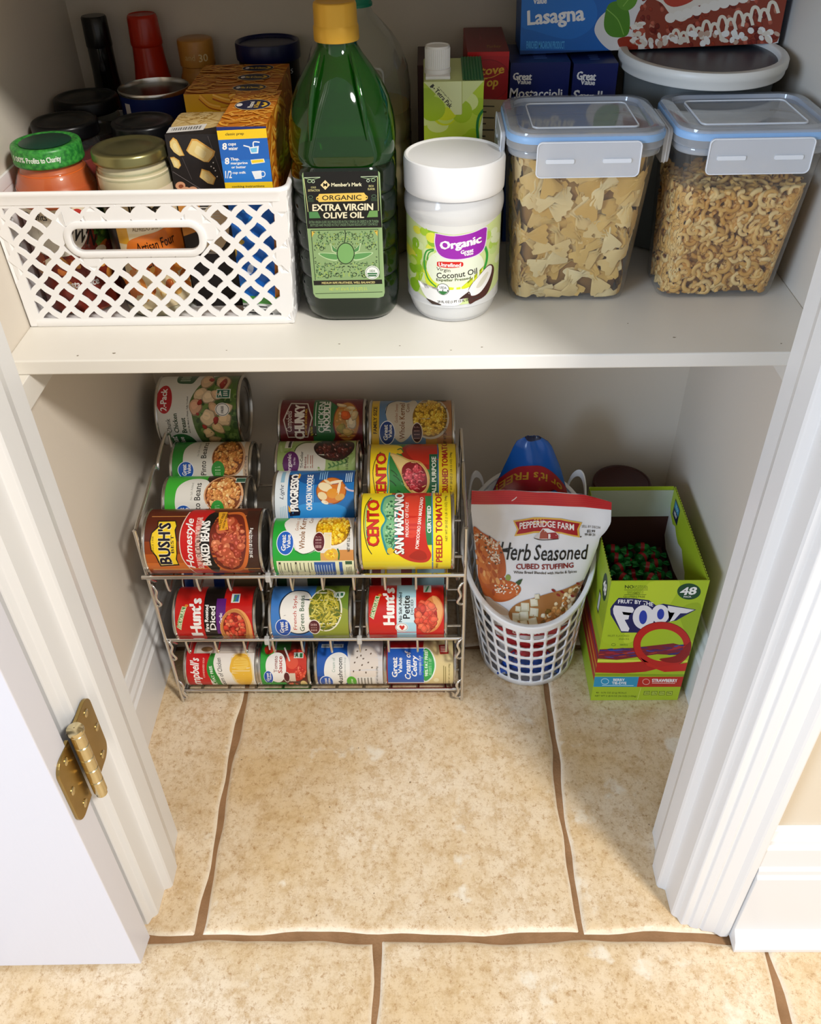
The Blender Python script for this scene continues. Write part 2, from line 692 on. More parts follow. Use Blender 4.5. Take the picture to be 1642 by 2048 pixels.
def make_floor():
    g = Geo()
    rims = []
    rng = random.Random(4)
    PITCH, GAP = 0.45, 0.0068
    rows = [(-1.36, 0.0), (-0.91, 0.216), (-0.452, 0.2125), (0.0, 0.0), (0.45, 0.0)]
    N = 44

    def wob(t, ph):
        return 0.0019 * sin(t * 21 + ph) + 0.0012 * sin(t * 47 + 1.7 * ph) + 0.0006 * sin(t * 93 + 2.3 * ph)

    for ri, (y0, xo) in enumerate(rows):
        for k in range(-3, 4):
            x0 = xo + k * PITCH
            if x0 > 1.6 or x0 < -1.6:
                continue
            x1, ya, yb = x0 + PITCH, y0, y0 + 0.45
            b0 = len(g.v)
            ph = [rng.uniform(0, 6) for _ in range(4)]
            xs = []
            for i in range(N + 1):
                t = i / N
                xs.append(0.5 - 0.5 * cos(pi * t) if False else t)
            # denser rows of vertices at the rim
            ts = [0, .004, .010, .020, .034] + [0.034 + (1 - .068) * j / 30 for j in range(1, 30)] + [.966, .980, .990, .996, 1]
            M = len(ts)
            for tv in ts:
                for tu in ts:
                    u, v = tu, tv
                    gx0 = x0 + GAP / 2 + wob(v * .45, ph[0])
                    gx1 = x1 - GAP / 2 + wob(v * .45, ph[1])
                    gy0 = ya + GAP / 2 + wob(u * .45, ph[2])
                    gy1 = yb - GAP / 2 + wob(u * .45, ph[3])
                    X, Y = gx0 + (gx1 - gx0) * u, gy0 + (gy1 - gy0) * v
                    d = min(u, 1 - u, v, 1 - v) * .45
                    z = 0.0 - 0.0048 * max(0.0, 1 - d / 0.0075) ** 2.0
                    rim = max(0.0, 1 - d / 0.0085)
                    g.v.append(Vector((X, Y, z)))
                    rims.append(rim)
            for j in range(M - 1):
                for i in range(M - 1):
                    a = b0 + j * M + i
                    g.f.append((a, a + 1, a + M + 1, a + M))
                    g.c.append(None)
    n_tile = len(g.f)
    b0 = len(g.v)
    g.add([(-1.7, -1.5, -0.0042), (1.7, -1.5, -0.0042), (1.7, 1.0, -0.0042), (-1.7, 1.0, -0.0042)], [(0, 1, 2, 3)])
    g.add([(-1.7, -1.5, -0.03), (1.7, -1.5, -0.03), (1.7, 1.0, -0.03), (-1.7, 1.0, -0.03)], [(3, 2, 1, 0)])
    rims += [0] * 8
    grout = mat('grout', '#9a7450', 0.8, bump=(300, 0.4), var=('#85623f', 30, .2))
    o = struct('floor', g, [tile_material(), grout], smooth=True, angle=0, recalc=False)
    for p in o.data.polygons[n_tile:]:
        p.material_index = 1
    a = o.data.attributes.new('rim', 'FLOAT', 'POINT')
    a.data.foreach_set('value', rims)


make_floor()

# ---- walls (front wall with the door opening at x -0.05 .. 0.56)
WALL_TOP = 2.4
struct('wall_left', Geo().box((XL - .1, .12, 0), (XL, YB + .1, WALL_TOP)), WALLP)
struct('wall_right', Geo().box((XR, .12, 0), (XR + .1, YB + .1, WALL_TOP)), WALLP)
struct('wall_back', Geo().box((XL, YB, 0), (XR, YB + .1, WALL_TOP)), WALLP)
g = Geo()
g.box((-1.6, .018, 0), (-.07, .118, WALL_TOP))
g.box((.58, .018, 0), (1.6, .118, WALL_TOP))
g.box((-.07, .018, 2.06), (.58, .118, WALL_TOP))
struct('wall_front', g, OUTWALL)
struct('ceiling', Geo().box((XL - .1, .02, WALL_TOP), (XR + .1, YB + .1, WALL_TOP + .05)), mat('ceiling_paint', '#eeeae2', 0.7))

# ---- door frame: jamb, stop and casing in one moulded upright each side, plus the head
right_prof = [(.6655, .132), (.560, .132), (.559, .107), (.5525, .0885), (.551, .086), (.551, .061), (.5525, .058), (.560, .055), (.561, .026),
              (.5625, .0235), (.567, .0205), (.5695, .0135), (.571, .0125), (.578, .0125), (.580, .0095), (.588, .0075), (.5905, .0085),
              (.593, .0055), (.606, .0035), (.611, -.0005), (.613, -.0015), (.620, -.0015), (.6225, .0005), (.6225, .018), (.581, .020), (.581, .118), (.6655, .118)]
left_prof = [(.509 - x, y) for x, y in right_prof]
left_prof = [(x if x > -.12 else XL, y) for x, y in left_prof]


def upright(name, prof):
    g = Geo()
    zs = [0.0, 0.3, 1.0, 2.05]
    g.loft([[Vector((x, y, z)) for x, y in prof] for z in zs], True, True)
    return struct(name, g, TRIMP, bevel=0.0008, bseg=2)


upright('trim_1', left_prof)
upright('trim_2', right_prof)
g = Geo()
g.box((-.05, .022, 2.03), (.56, .132, 2.06)).box((-.12, -.002, 2.04), (.63, .018, 2.12))
struct('trim_3', g, TRIMP, bevel=.002)


# ---- baseboards
def base_prof(h):
    return [(0, 0), (.0125, 0), (.0125, h * .68), (.0095, h * .72), (.0095, h * .78), (.0065, h * .84), (.0065, h * .92), (.003, h), (0, h)]


def baseboard(name, p0, p1, nrm, h=.118, prof=None):
    p0, p1, nrm = Vector(p0), Vector(p1), Vector(nrm)
    g = Geo()
    g.loft([[p + nrm * d + Vector((0, 0, z)) for d, z in (prof or base_prof(h))] for p in (p0, p1)], True, True)
    return struct(name, g, TRIMP, bevel=.0006)


baseboard('baseboard_left', (XL, .134, 0), (XL, YB, 0), (1, 0, 0), .122)
baseboard('baseboard_right', (XR, .134, 0), (XR, YB, 0), (-1, 0, 0), .122)
baseboard('baseboard_back', (XL + .0125, YB, 0), (XR - .0125, YB, 0), (0, -1, 0), .122)
tall = [(0, 0), (.037, 0), (.037, .006), (.033, .016), (.0235, .024), (.0225, .026), (.0225, .137), (.0195, .141), (.0195, .149), (.0165, .153), (.0165, .186), (.013, .190),
        (.012, .196), (.006, .205), (0, .207)]
baseboard('baseboard_front', (.6228, .018, 0), (1.6, .018, 0), (0, -1, 0), prof=tall)

# ---- upper shelf above the frame, with its back cleat; the closet's own fitted shelf and its cleats
SHELFP = mat('shelf_paint', '#e9e5dc', 0.38, bump=(45, 0.05), var=('#e3ded3', 12, .3))
g = Geo().box((XL, .2685, Z_SHELF - .0155), (XR, YB, Z_SHELF))
shelf = build('pantry_shelf', g, SHELFP, bevel=.0016, bseg=3, label='painted white pantry shelf carrying the baskets, jars and pasta tubs', cat='shelf')
g = Geo()
rng = random.Random(8)
for x, y, r in [(-.03, .282, .0022), (-.065, .278, .0016), (.52, .30, .0016), (.48, .33, .001), (.62, .285, .0012), (.19, .295, .0012), (.30, .28, .001), (.33, .285, .0011), (.08, .285, .0009), (.25, .29, .0009)]:
    pts = [(x + r * rng.uniform(.5, 1.2) * cos(a), y + r * .6 * rng.uniform(.5, 1.2) * sin(a)) for a in [k * pi / 4 for k in range(8)]]
    g.ngon_prism(pts, Z_SHELF - .0002, Z_SHELF + .00025)
build('scuff_mark', g, mat('scuff', '#8d8272', .8), shelf, kind='stuff')
struct('trim_4', Geo().box((XL, .133, .5725), (XL + .019, YB, .6013)), SHELFP, bevel=.0008)
struct('trim_5', Geo().box((XR - .019, .133, .5545), (XR, YB, .6013)), SHELFP, bevel=.0008)
struct('trim_6', Geo().box((XL, YB - .019, .866), (XR, YB, .955)), SHELFP, bevel=.0008)
struct('trim_7', Geo().box((XL, .28, .955), (XR, YB, .975)), SHELFP, bevel=.0015)

# ---- the door, folded back flat against the front wall
DOORP = mat('door_paint', '#d9d8de', 0.38)
nt = DOORP.node_tree
_tc = nt.nodes.new('ShaderNodeTexCoord')
_mp = nt.nodes.new('ShaderNodeMapping')
_mp.inputs['Scale'].default_value = (260, 60, 5.5)
_nz = nt.nodes.new('ShaderNodeTexNoise')
_nz.inputs['Scale'].default_value = 1.0
_nz.inputs['Detail'].default_value = 3
_bp = nt.nodes.new('ShaderNodeBump')
_bp.inputs['Strength'].default_value = 0.22
_bp.inputs['Distance'].default_value = 0.001
nt.links.new(_tc.outputs['Object'], _mp.inputs['Vector'])
nt.links.new(_mp.outputs['Vector'], _nz.inputs['Vector'])
nt.links.new(_nz.outputs['Fac'], _bp.inputs['Height'])
nt.links.new(_bp.outputs['Normal'], nt.nodes['Principled BSDF'].inputs['Normal'])
g = Geo()
g.add([(-.053, -.005, .008), (-.056, -.036, .008), (-.66, -.046, .008), (-.66, -.011, .008),
       (-.053, -.005, 2.03), (-.056, -.036, 2.03), (-.66, -.046, 2.03), (-.66, -.011, 2.03)],
      [(0, 1, 2, 3), (7, 6, 5, 4), (0, 4, 5, 1), (1, 5, 6, 2), (2, 6, 7, 3), (3, 7, 4, 0)])
door = struct('door_1', g, DOORP, bevel=.0009, bseg=3)

# ---- hinge: two leaves either side of a knuckled pin
BRASS = mat('satin_brass', '#b39a66', .30, metal=1.0, var=('#9c8348', 25, .3))
BRASS2 = mat('bright_brass', '#d8c9a0', .22, metal=1.0)
hinge = thing('door_hinge', (-.045, .002, .353), 'satin brass door hinge with round knuckle on the left door frame', 'hinge')


def leaf(y0, y1, z0, z1, r, x, sgn):
    # square with the two outer corners well rounded
    pts = [(y0, z0)]
    for k in range(9):
        a = -pi / 2 + k * pi / 16
        pts.append((y1 - sgn * r + sgn * r * cos(a), z0 + r + r * sin(a)))
    for k in range(9):
        a = k * pi / 16
        pts.append((y1 - sgn * r + sgn * r * cos(a), z1 - r + r * sin(a)))
    pts.append((y0, z1))
    g = Geo().ngon_prism(pts, x - .0012, x + .0022, axis='x')
    return g


def hchild(name, g, m, **kw):
    return build(name, g, m, hinge, **kw)


l1 = hchild('leaf_plate', leaf(.004, .050, .298, .386, .014, -.0495, 1), BRASS, bevel=.0004)
l2 = hchild('leaf_plate', leaf(.001, -.032, .291, .379, .014, -.0545, -1), BRASS, bevel=.0004)
for par, pts, x in ((l1, [(.035, .374), (.043, .342), (.035, .309)], -.047), (l2, [(-.014, .368), (-.023, .335), (-.014, .301)], -.052)):
    for y, z in pts:
        g = Geo()
        g.loft([[Vector((xx, y + r * cos(a), z + r * sin(a))) for a in [k * pi / 8 for k in range(16)]] for r, xx in ((.0042, x - .0006), (.0042, x + .0004), (.003, x + .001), (.0008, x + .0006))], False, True)
        s = hchild('screw_head', g, BRASS2, smooth=True)
        s.parent = par
g = Geo()
pz = [.297, .316, .335, .352, .370, .387]
for a, b in zip(pz[:-1], pz[1:]):
    g.lathe([(.0015, a + .0003), (.0058, a + .0003), (.0066, a + .001), (.0066, b - .001), (.0058, b - .0003), (.0015, b - .0003)], 20, (-.043, .0025, 0))
hchild('knuckle', g, BRASS2, smooth=True, angle=30)
g = Geo().lathe([(.001, .387), (.0052, .387), (.0078, .3885), (.0082, .391), (.0075, .3935), (.004, .395), (.0005, .3953)], 20, (-.043, .0025, 0))
hchild('pin_cap', g, BRASS2, smooth=True)
g = Geo().lathe([(.001, .297), (.0052, .2965), (.0055, .292), (.003, .289), (.0005, .2885)], 20, (-.043, .0025, 0))
hchild('pin_tip', g, BRASS2, smooth=True)

# ================================================================== THE CAN RACK AND ITS CANS
STEEL = mat('chrome_wire', '#d9d7d3', .25, metal=1.0)
TIN = mat('tin', '#c9c6c0', .25, metal=1.0)
TIN_D = mat('tin_end', '#8f8d89', .32, metal=1.0)
CLIPP = mat('clear_plastic_clip', '#e9e9e6', .35, trans=.35)

rack = thing('can_rack', (.118, .5, 0), 'three-tier chrome wire can rack on the tiled closet floor', 'can rack')
PXL, PXR = -.0885, .3235
WR = .0024


def wire(name, pts, r=WR, par=None, **kw):
    return build(name, Geo().tube(pts, r, 10), STEEL, par or rack, smooth=True, angle=60, **kw)


for x, s in ((PXL, 1), (PXR, -1)):
    side = spline([(x, .345, .0), (x, .345, .16), (x, .345, .318), (x, .350, .331), (x, .40, .337), (x, .458, .346), (x, .466, .340), (x, .472, .334), (x, .482, .342),
                   (x, .525, .349), (x, .542, .343), (x, .547, .31), (x, .547, .0)], 5)
    f = wire('side_frame', side)
    for zz, yy in ((.098, .36), (.012, .36), (.206, .36)):
        hook = spline([(x, .347, zz + .03), (x + s * .004, .343, zz + .034), (x + s * .008, .341, zz + .026), (x + s * .005, .341, zz + .014), (x + s * .009, .341, zz + .002), (x + s * .004, .345, zz - .006), (x, .347, zz - .004)], 5)
        wire('hook', hook, .0019, f)
    wire('side_rail', [(x, .345, .0035), (x, .547, .0035)], .0022)

TIERS = [('top', .335, .263, .2375, 4), ('mid', .347, .131, .1025, 4), ('bot', .355, .012, .0035, 2)]
for nm, y0, zr, zt, a in TIERS:
    sl = math.tan(radians(a))
    xl, xr = PXL + .006, PXR - .011
    # front rail, its ends turned back and down to the tray
    rail = spline([(xl - .002, y0 + .020, zt), (xl - .002, y0 + .006, zr - .008), (xl, y0 + .001, zr - .001), (xl + .007, y0, zr), ((xl + xr) / 2, y0, zr),
                   (xr - .007, y0, zr), (xr, y0 + .001, zr - .001), (xr + .002, y0 + .006, zr - .008), (xr + .002, y0 + .020, zt)], 6)
    tray = build('tray', Geo().tube(rail, .0028, 10), STEEL, rack, smooth=True, angle=60)
    n = 10
    g = Geo()
    for k in range(n):
        x = xl + .020 + k * (xr - xl - .032) / (n - 1)
        pts = spline([(x, y0 + .001, zr - .002), (x, y0 + .001, zr - .012 if zr > .02 else zr - .005), (x, y0 + .005, zt - .0035 if zt > .01 else zt), (x, y0 + .014, zt - .003 if zt > .01 else zt + .0005), (x, .40, zt + (.40 - y0) * sl - .0035 + (.001 if zt < .01 else 0)), (x, .64, zt + (.64 - y0) * sl - .0035)], 4)
        build('tray_wire', Geo().tube(pts, .0017, 8), STEEL, tray, smooth=True, angle=60)
    for yy in (.40, .47, .547):
        z = zt + (yy - y0) * sl - .0066
        build('cross_wire', Geo().tube([(PXL + .001, yy, max(z, .0022)), (PXR - .001, yy, max(z, .0022))], .0019, 8), STEEL, tray, smooth=True)


def divider(x, y0, zr, zt, a, h, yend):
    sl = math.tan(radians(a))
    g = Geo().box((x - .0035, y0 - .0045, zr - .0075), (x + .0035, y0 + .004, zr + .004))
    d = build('divider', Geo().loft([[Vector((x - .0011, y0 + .006, zt)), Vector((x + .0011, y0 + .006, zt)), Vector((x + .0011, y0 + .006, zr + .002)), Vector((x - .0011, y0 + .006, zr + .002))],
                                     [Vector((x - .0011, yend, zt + (yend - y0) * sl)), Vector((x + .0011, yend, zt + (yend - y0) * sl)), Vector((x + .0011, yend, zt + h + (yend - y0) * sl)), Vector((x - .0011, yend, zt + h + (yend - y0) * sl))]]), CLIPP, rack, label='clear plastic lane divider')
    build('clip', g, CLIPP, d, bevel=.0015, bseg=3)


divider(.0708, .335, .263, .2375, 4, .028, .405)
divider(.0515, .347, .131, .1025, 4, .028, .5)
divider(.1800, .347, .131, .1025, 4, .028, .5)


CANMAP = {}


def can(label, c, r, L, phi, win, art, base, cat='can', end_ring=True, seed=1, name='food_can', lab_in=.0):
    """a tin lying on its side along x; the art's window spans the label's length and the visible half of its girth"""
    cx, cy, cz = c
    t = thing(name, (cx, cy, cz - r), label, cat)
    n = 56
    e = .0042

    def X(prof, seg=n):
        g = Geo()
        g.loft([[Vector((cx + x, cy - rr * cos(2 * pi * k / seg), cz + rr * sin(2 * pi * k / seg))) for k in range(seg)] for rr, x in prof], True, True)
        return g
    h = L / 2
    prof = [(r * .55, -h - e + .004), (r - .0030, -h - e + .0035), (r - .0026, -h - e), (r - .0008, -h - e - .0003), (r + .0004, -h - e + .001), (r + .0004, -h - .0018), (r - .0009, -h),
            (r - .0009, h), (r + .0004, h + .0018), (r + .0004, h + e - .001), (r - .0008, h + e + .0003), (r - .0026, h + e), (r - .0030, h + e - .0035)]
    build('can_body', X(prof[:1] + prof[1:]), TIN, t, smooth=True, angle=35)
    lid = [(r - .0031, h + e - .0030), (r * .86, h + e - .0031), (r * .84, h + e - .0024), (r * .70, h + e - .0024), (r * .68, h + e - .0032), (r * .50, h + e - .0032), (r * .48, h + e - .0026), (.001, h + e - .0026)]
    build('end_lid', X(lid), TIN_D, t, smooth=True, angle=35)
    x0, y0, x1, y1 = win
    ym, yh = (y0 + y1) / 2, (y1 - y0) / 2
    ph = radians(phi)

    def place(u, ang, lift):
        rr = r - .00045 + lift
        return Vector((cx - h + u * L, cy - rr * cos(ang), cz + rr * sin(ang)))

    def fm(x, y, lift):
        v = min(1.0, max(-1.0, (ym - y) / yh * .992))
        return place((x - x0) / (x1 - x0), ph + asin(v), lift)
    ycuts = [ym - yh * sin(radians(a)) / .992 for a in range(-84, 85, 6)]
    # paper all the way round
    g = Geo()
    m = 60
    for u in (0, 1):
        for k in range(m):
            g.v.append(place(u, 2 * pi * k / m, -.00012))
    for k in range(m):
        k2 = (k + 1) % m
        g.f.append((k, k2, m + k2, m + k))
        g.c.append(rgb(base))
    lab = build('label', g, PAPER, t, smooth=True, angle=0)
    A = Art(win, base, seed)
    A.ycuts = ycuts
    art(A)
    A.build('label_print', fm, lab, PAPER, ycuts=ycuts)
    return t


W_, K_ = '#f4f2ee', '#14110f'
BEAN = ['#c9793a', '#d98d4a', '#e0a05c', '#b5622b', '#d3823f']
CORN = ['#f0c21e', '#f6d23c', '#e2ab12', '#f8da5a', '#d79a10']


def gv_logo(A, cx, cy, rx, ry, txt=('Great', 'Value'), col='#1c56ad'):
    A.ell(cx, cy, rx, ry, '#e9eef6')
    A.ell(cx, cy, rx * .92, ry * .93, col)
    A.text(txt[0], cx - rx * .2, cy - ry * .02, ry * 1.3, rx * .55, W_, 90, .03)
    A.text(txt[1], cx + rx * .38, cy - ry * .12, ry * 1.1, rx * .45, W_, 90, .03)


# ---- top tier, left column
def art(A):
    A.rect(195, 60, 805, 700, '#dcdad2')
    A.blob([(440, 240), (520, 100), (640, 40), (810, 30), (820, 600), (700, 640), (520, 600), (470, 480), (450, 330)], '#4e6b33')
    A.scatter((650, 330, 190, 300), 150, 26, ['#3c5b28', '#55762f', '#2c4a20', '#6d8a45'], 1.3, None, 7)
    for (x, y, a, b, rot, c) in [(560, 90, 70, 55, 20, '#d9b892'), (520, 190, 70, 60, -15, '#dcc29c'), (690, 100, 70, 60, 30, '#d8b48e'), (590, 210, 60, 55, 0, '#e4ceac'), (490, 290, 60, 70, 20, '#d6a686'),
                                 (630, 300, 60, 40, 50, '#c9a27c'), (580, 370, 62, 70, 10, '#e2c79f'), (710, 390, 62, 55, -20, '#dfc296'), (570, 490, 50, 45, 0, '#d9bb8a'), (650, 450, 60, 45, 25, '#d7b684'),
                                 (600, 545, 60, 30, -10, '#c7a878'), (740, 300, 45, 40, 10, '#ddc39f'), (650, 190, 50, 45, 40, '#d5b48f')]:
        A.chunk(x, y, b * .95, c, a / b, rot, 1.22, .42)
    for x, y, a, b in [(690, 110, 30, 45), (520, 250, 22, 30), (640, 390, 25, 40), (545, 440, 24, 20), (590, 75, 28, 18), (500, 340, 18, 14)]:
        A.chunk(x, y, b * .9, '#9c2a22', a / b, 20)
    A.scatter((760, 560, 60, 90), 40, 14, ['#3c5b28', '#55762f', '#6d8a45'], 1.3, None, 7)
    A.ell(236, 226, 62, 110, '#b5202a')
    A.vtext('2-Pack', 205, 140, 256, 315, W_, .03)
    A.vtext('Chunk', 240, 375, 278, 485, '#3a3f35')
    A.vtext('Chicken', 297, 335, 335, 486, '#1f3b22', .03)
    A.vtext('Breast', 358, 368, 398, 488, '#1f3b22', .03)
    A.vtext('with Rib Meat in Water, Fully Cooked', 412, 205, 428, 490, '#3c3b36', .02)
    A.blob([(315, 20), (460, 20), (452, 95), (400, 104), (322, 92)], '#2e5a3a')
    A.lines(340, 45, 430, 90, 3, '#b9c9b4')
    A.rect(645, 150, 757, 222, '#e2e8de')
    A.rect(652, 156, 750, 216, '#2f6b58')
    A.text('A', 676, 186, 30, 44, W_, 0, .03)
    A.lines(700, 165, 742, 210, 3, W_)
    A.ell(696, 308, 58, 52, W_)
    A.outline(696, 308, 50, 45, 5, '#45453f')
    A.text('FREE', 696, 308, 56, 20, '#45453f', 90, .03)
    A.ell(340, 570, 105, 75, '#256b34')
    A.vtext('eat', 262, 515, 305, 575, W_, .03)
    A.vtext('alue', 318, 520, 358, 575, W_, .03)


can('two-pack chicken breast can topmost in the left lane, red oval at its edge', (-.048, .6055, .3405), .050, .112, 33.0, (180, 40, 805, 585), art, '#d8d6cf')


def pinto(A, oy, faded):
    # drawn for the nearer of the two; the farther one is the same label turned a little
    A.rect(195, 780, 300, 1300, '#3fae35')
    A.rect(195, 780, 560, 1300, '#3fae35')
    A.rect(520, 780, 830, 1300, '#2a1d17')
    A.blob([(280, 1010), (300, 930), (370, 880), (470, 872), (540, 900), (560, 980), (555, 1080), (530, 1180), (460, 1280), (340, 1260), (285, 1130)], '#e2e0d8')
    A.ell(668, 1000 + oy, 160, 150, '#d8a377')
    A.scatter((665, 1000 + oy, 145, 140), 190, 17, ['#d99a55', '#e0a866', '#c98546', '#ecbd80', '#b8703a'], 1.5, '#7a3e1d', 9)
    A.vtext('Pinto Beans', 432, 905 + oy, 482, 1190 + oy, '#1d1a17', .01)
    A.vtext('No Salt Added', 400, 905 + oy, 418, 1040 + oy, '#8d8b84', 0)
    gv_logo(A, 345, 1145 + oy, 68, 66)
    A.ell(620, 1110 + oy, 52, 66, '#2f9436')
    A.lines(600, 1080 + oy, 640, 1140 + oy, 4, '#bfe3b5', True)
    A.rect(750, 866 + oy, 835, 905 + oy, '#d7e2d4')
    A.rect(756, 870 + oy, 829, 900 + oy, '#2c5a46')
    A.vtext('NET WT 15.5 OZ (439g)', 800, 1010 + oy, 822, 1190 + oy, '#cfc4b4', .02)


can('green and white pinto bean can third up the left lane, its bean name cut off', (-.022, .4589, .2854), .037, .106, 38.9, (195, 846, 830, 1277), lambda A: pinto(A, 0, False), '#e2e0d8')


def art(A):
    A.rect(255, 500, 420, 1000, '#2f8a33')
    A.rect(420, 500, 600, 1000, '#d9d6cc')
    A.rect(820, 500, 860, 1000, '#cbb59a')
    A.blob([(340, 700), (350, 630), (400, 580), (480, 560), (580, 560), (600, 700), (580, 860), (480, 900), (400, 850), (350, 780)], '#d9d6cc')
    A.ell(706, 705, 135, 150, '#c79d78')
    A.scatter((700, 705, 124, 140), 170, 16, ['#c9843f', '#d5964d', '#b87332', '#dca561', '#a8642c'], 1.5, '#6d3a1c', 9)
    A.vtext('Pinto Beans', 483, 580, 527, 842, '#1d1a17', .01)
    A.vtext('No Salt Added', 452, 590, 468, 690, '#8d8b84', 0)
    gv_logo(A, 365, 800, 66, 70)
    A.ell(623, 800, 52, 70, '#2f8a34')
    A.lines(600, 770, 646, 840, 4, '#bfe3b5', True)
    A.vtext('NET WT 15.5 OZ (439g)', 834, 690, 856, 850, '#3c2a44', .02)


can('green and white pinto bean can directly below the two-pack chicken', (-.027, .5328, .2906), .037, .106, 36.6, (255, 573, 860, 987), art, '#d9d6cc')


def art(A):
    A.rect(45, 60, 975, 600, '#5b2413')
    A.rect(45, 330, 420, 520, '#8c3d17')
    A.rect(45, 430, 420, 560, '#b55a22')
    A.rect(45, 500, 600, 548, '#d0702a')
    A.rect(80, 128, 980, 134, '#c98a4a')
    A.rect(80, 548, 980, 556, '#e0a05c')
    A.rect(45, 556, 975, 600, '#a34a1c')
    A.rect(870, 90, 975, 600, '#3a1a10')
    # badge
    A.poly([(140, 165), (290, 165), (308, 210), (300, 240), (316, 330), (312, 430), (302, 470), (312, 520), (150, 528), (130, 450), (95, 400), (88, 330), (100, 260), (145, 215)], '#151313')
    A.poly([(150, 174), (284, 172), (300, 208), (290, 240), (308, 330), (304, 430), (292, 470), (302, 510), (160, 518), (140, 445), (104, 395), (97, 330), (108, 265), (152, 222)], '#f3cf2c')
    A.vtext("BUSH'S", 150, 180, 262, 514, '#f3e7b0', .075)
    A.vtext("BUSH'S", 153, 182, 258, 510, '#16142a', .035)
    A.vtext('BEST', 262, 280, 287, 422, '#16142a', .01)
    A.vtext('SINCE 1908', 106, 290, 122, 420, '#7d6a14', .01)
    # red banner with white script
    A.blob([(395, 90), (470, 78), (590, 88), (560, 130), (470, 300), (470, 450), (560, 560), (590, 600), (430, 590), (360, 480), (340, 340), (350, 200)], '#c81f1f')
    A.curve([(385, 95), (345, 220), (335, 340), (352, 470), (420, 590)], 7, '#f0ded0')
    A.vtext('Homestyle', 378, 150, 458, 545, W_, .02, .25)
    A.vtext('SLOW BAKED WITH BACON & BROWN SUGAR', 462, 140, 512, 545, '#f6d5c8', .02, 0, 0)
    A.blob([(570, 110), (640, 130), (660, 330), (640, 540), (590, 575), (530, 500), (495, 330), (520, 190)], '#151210')
    A.vtext('BAKED BEANS', 508, 168, 580, 522, W_, .035)
    # bowl of beans
    A.blob([(640, 130), (760, 100), (850, 120), (905, 260), (908, 380), (870, 520), (780, 575), (660, 560), (600, 450), (600, 250)], '#cf6a2c')
    A.blob([(640, 150), (750, 118), (840, 140), (880, 260), (880, 390), (840, 510), (770, 555), (660, 540), (590, 430), (585, 250)], '#6e2415')
    A.scatter((735, 340, 150, 215), 130, 32, ['#a03a22', '#b55030', '#c2633f', '#8c2c18', '#cb7650'], 1.4, None, 11)
    A.poly([(632, 105), (702, 103), (732, 240), (662, 250)], '#e6a628')
    A.text('98% FAT FREE', 668, 178, 130, 22, '#4a1c0c', 80, .02)
    A.text('HIGH IN FIBER', 700, 174, 120, 18, '#4a1c0c', 80, .02)
    A.vtext('28 OZ (1 LB 12 OZ) 794 g', 905, 230, 938, 462, W_, .02)


can('large brown baked bean can at the front of the left lane, yellow badge', (-.0095, .3794, .2854), .0425, .143, 41.4, (45, 66, 975, 588), art, '#5b2413')


# ---- top tier, middle column
def art(A):
    A.rect(125, 20, 780, 510, '#6b1a20')
    A.poly([(200, 82), (340, 88), (385, 205), (345, 360), (185, 360), (148, 220)], '#cfc7bd')
    A.poly([(206, 92), (334, 97), (374, 205), (336, 370), (192, 370), (159, 220)], '#5a141b')
    A.vtext('Campbells', 172, 148, 232, 312, '#e8e0d6', 0, .3)
    A.vtext('CHUNKY', 238, 96, 320, 372, '#efe9e0', .045)
    A.vtext('SOUP THAT EATS LIKE A MEAL', 322, 130, 340, 340, '#d8a83a', .02)
    A.rect(388, 60, 480, 510, '#2f6b3c')
    A.blob([(470, 70), (560, 100), (590, 160), (545, 250), (560, 360), (480, 420), (470, 250)], '#2f6b3c')
    A.rect(404, 80, 410, 340, '#dfe6dc')
    A.rect(520, 84, 526, 320, '#dfe6dc')
    A.vtext('CHICKEN', 428, 76, 480, 322, '#e8ebe4', .02)
    A.vtext('NOODLE', 470, 76, 520, 308, '#f2f0ea', .045)
    A.ell(655, 235, 105, 160, '#8d3a2a')
    A.ell(655, 235, 98, 150, '#c98a3c')
    A.scatter((650, 230, 92, 140), 40, 26, ['#d8b27c', '#d7c49a', '#c99a5c', '#b98a4c'], 1.8, None, 9)
    for x, y, a, b, c in [(650, 190, 42, 44, '#d8622a'), (700, 250, 40, 50, '#e0cfae'), (610, 290, 40, 44, '#9a8a2c'), (610, 110, 50, 16, '#dcc69a'), (690, 130, 40, 14, '#dcc69a'), (660, 320, 50, 30, '#c9a34e'), (720, 190, 26, 44, '#d2b98a')]:
        A.chunk(x, y, b, c, a / b, 10)
    A.rect(360, 270, 415, 350, '#2b2410')
    A.vtext('18g PROTEIN', 366, 276, 390, 346, '#c9b32c', .02)
    A.lines(560, 52, 780, 66, 1, '#b98a8a')


can('maroon chicken noodle soup can at the back of the middle lane', (.1235, .6104, .3055), .0415, .119, 34.2, (125, 55, 780, 503), art, '#6b1a20')


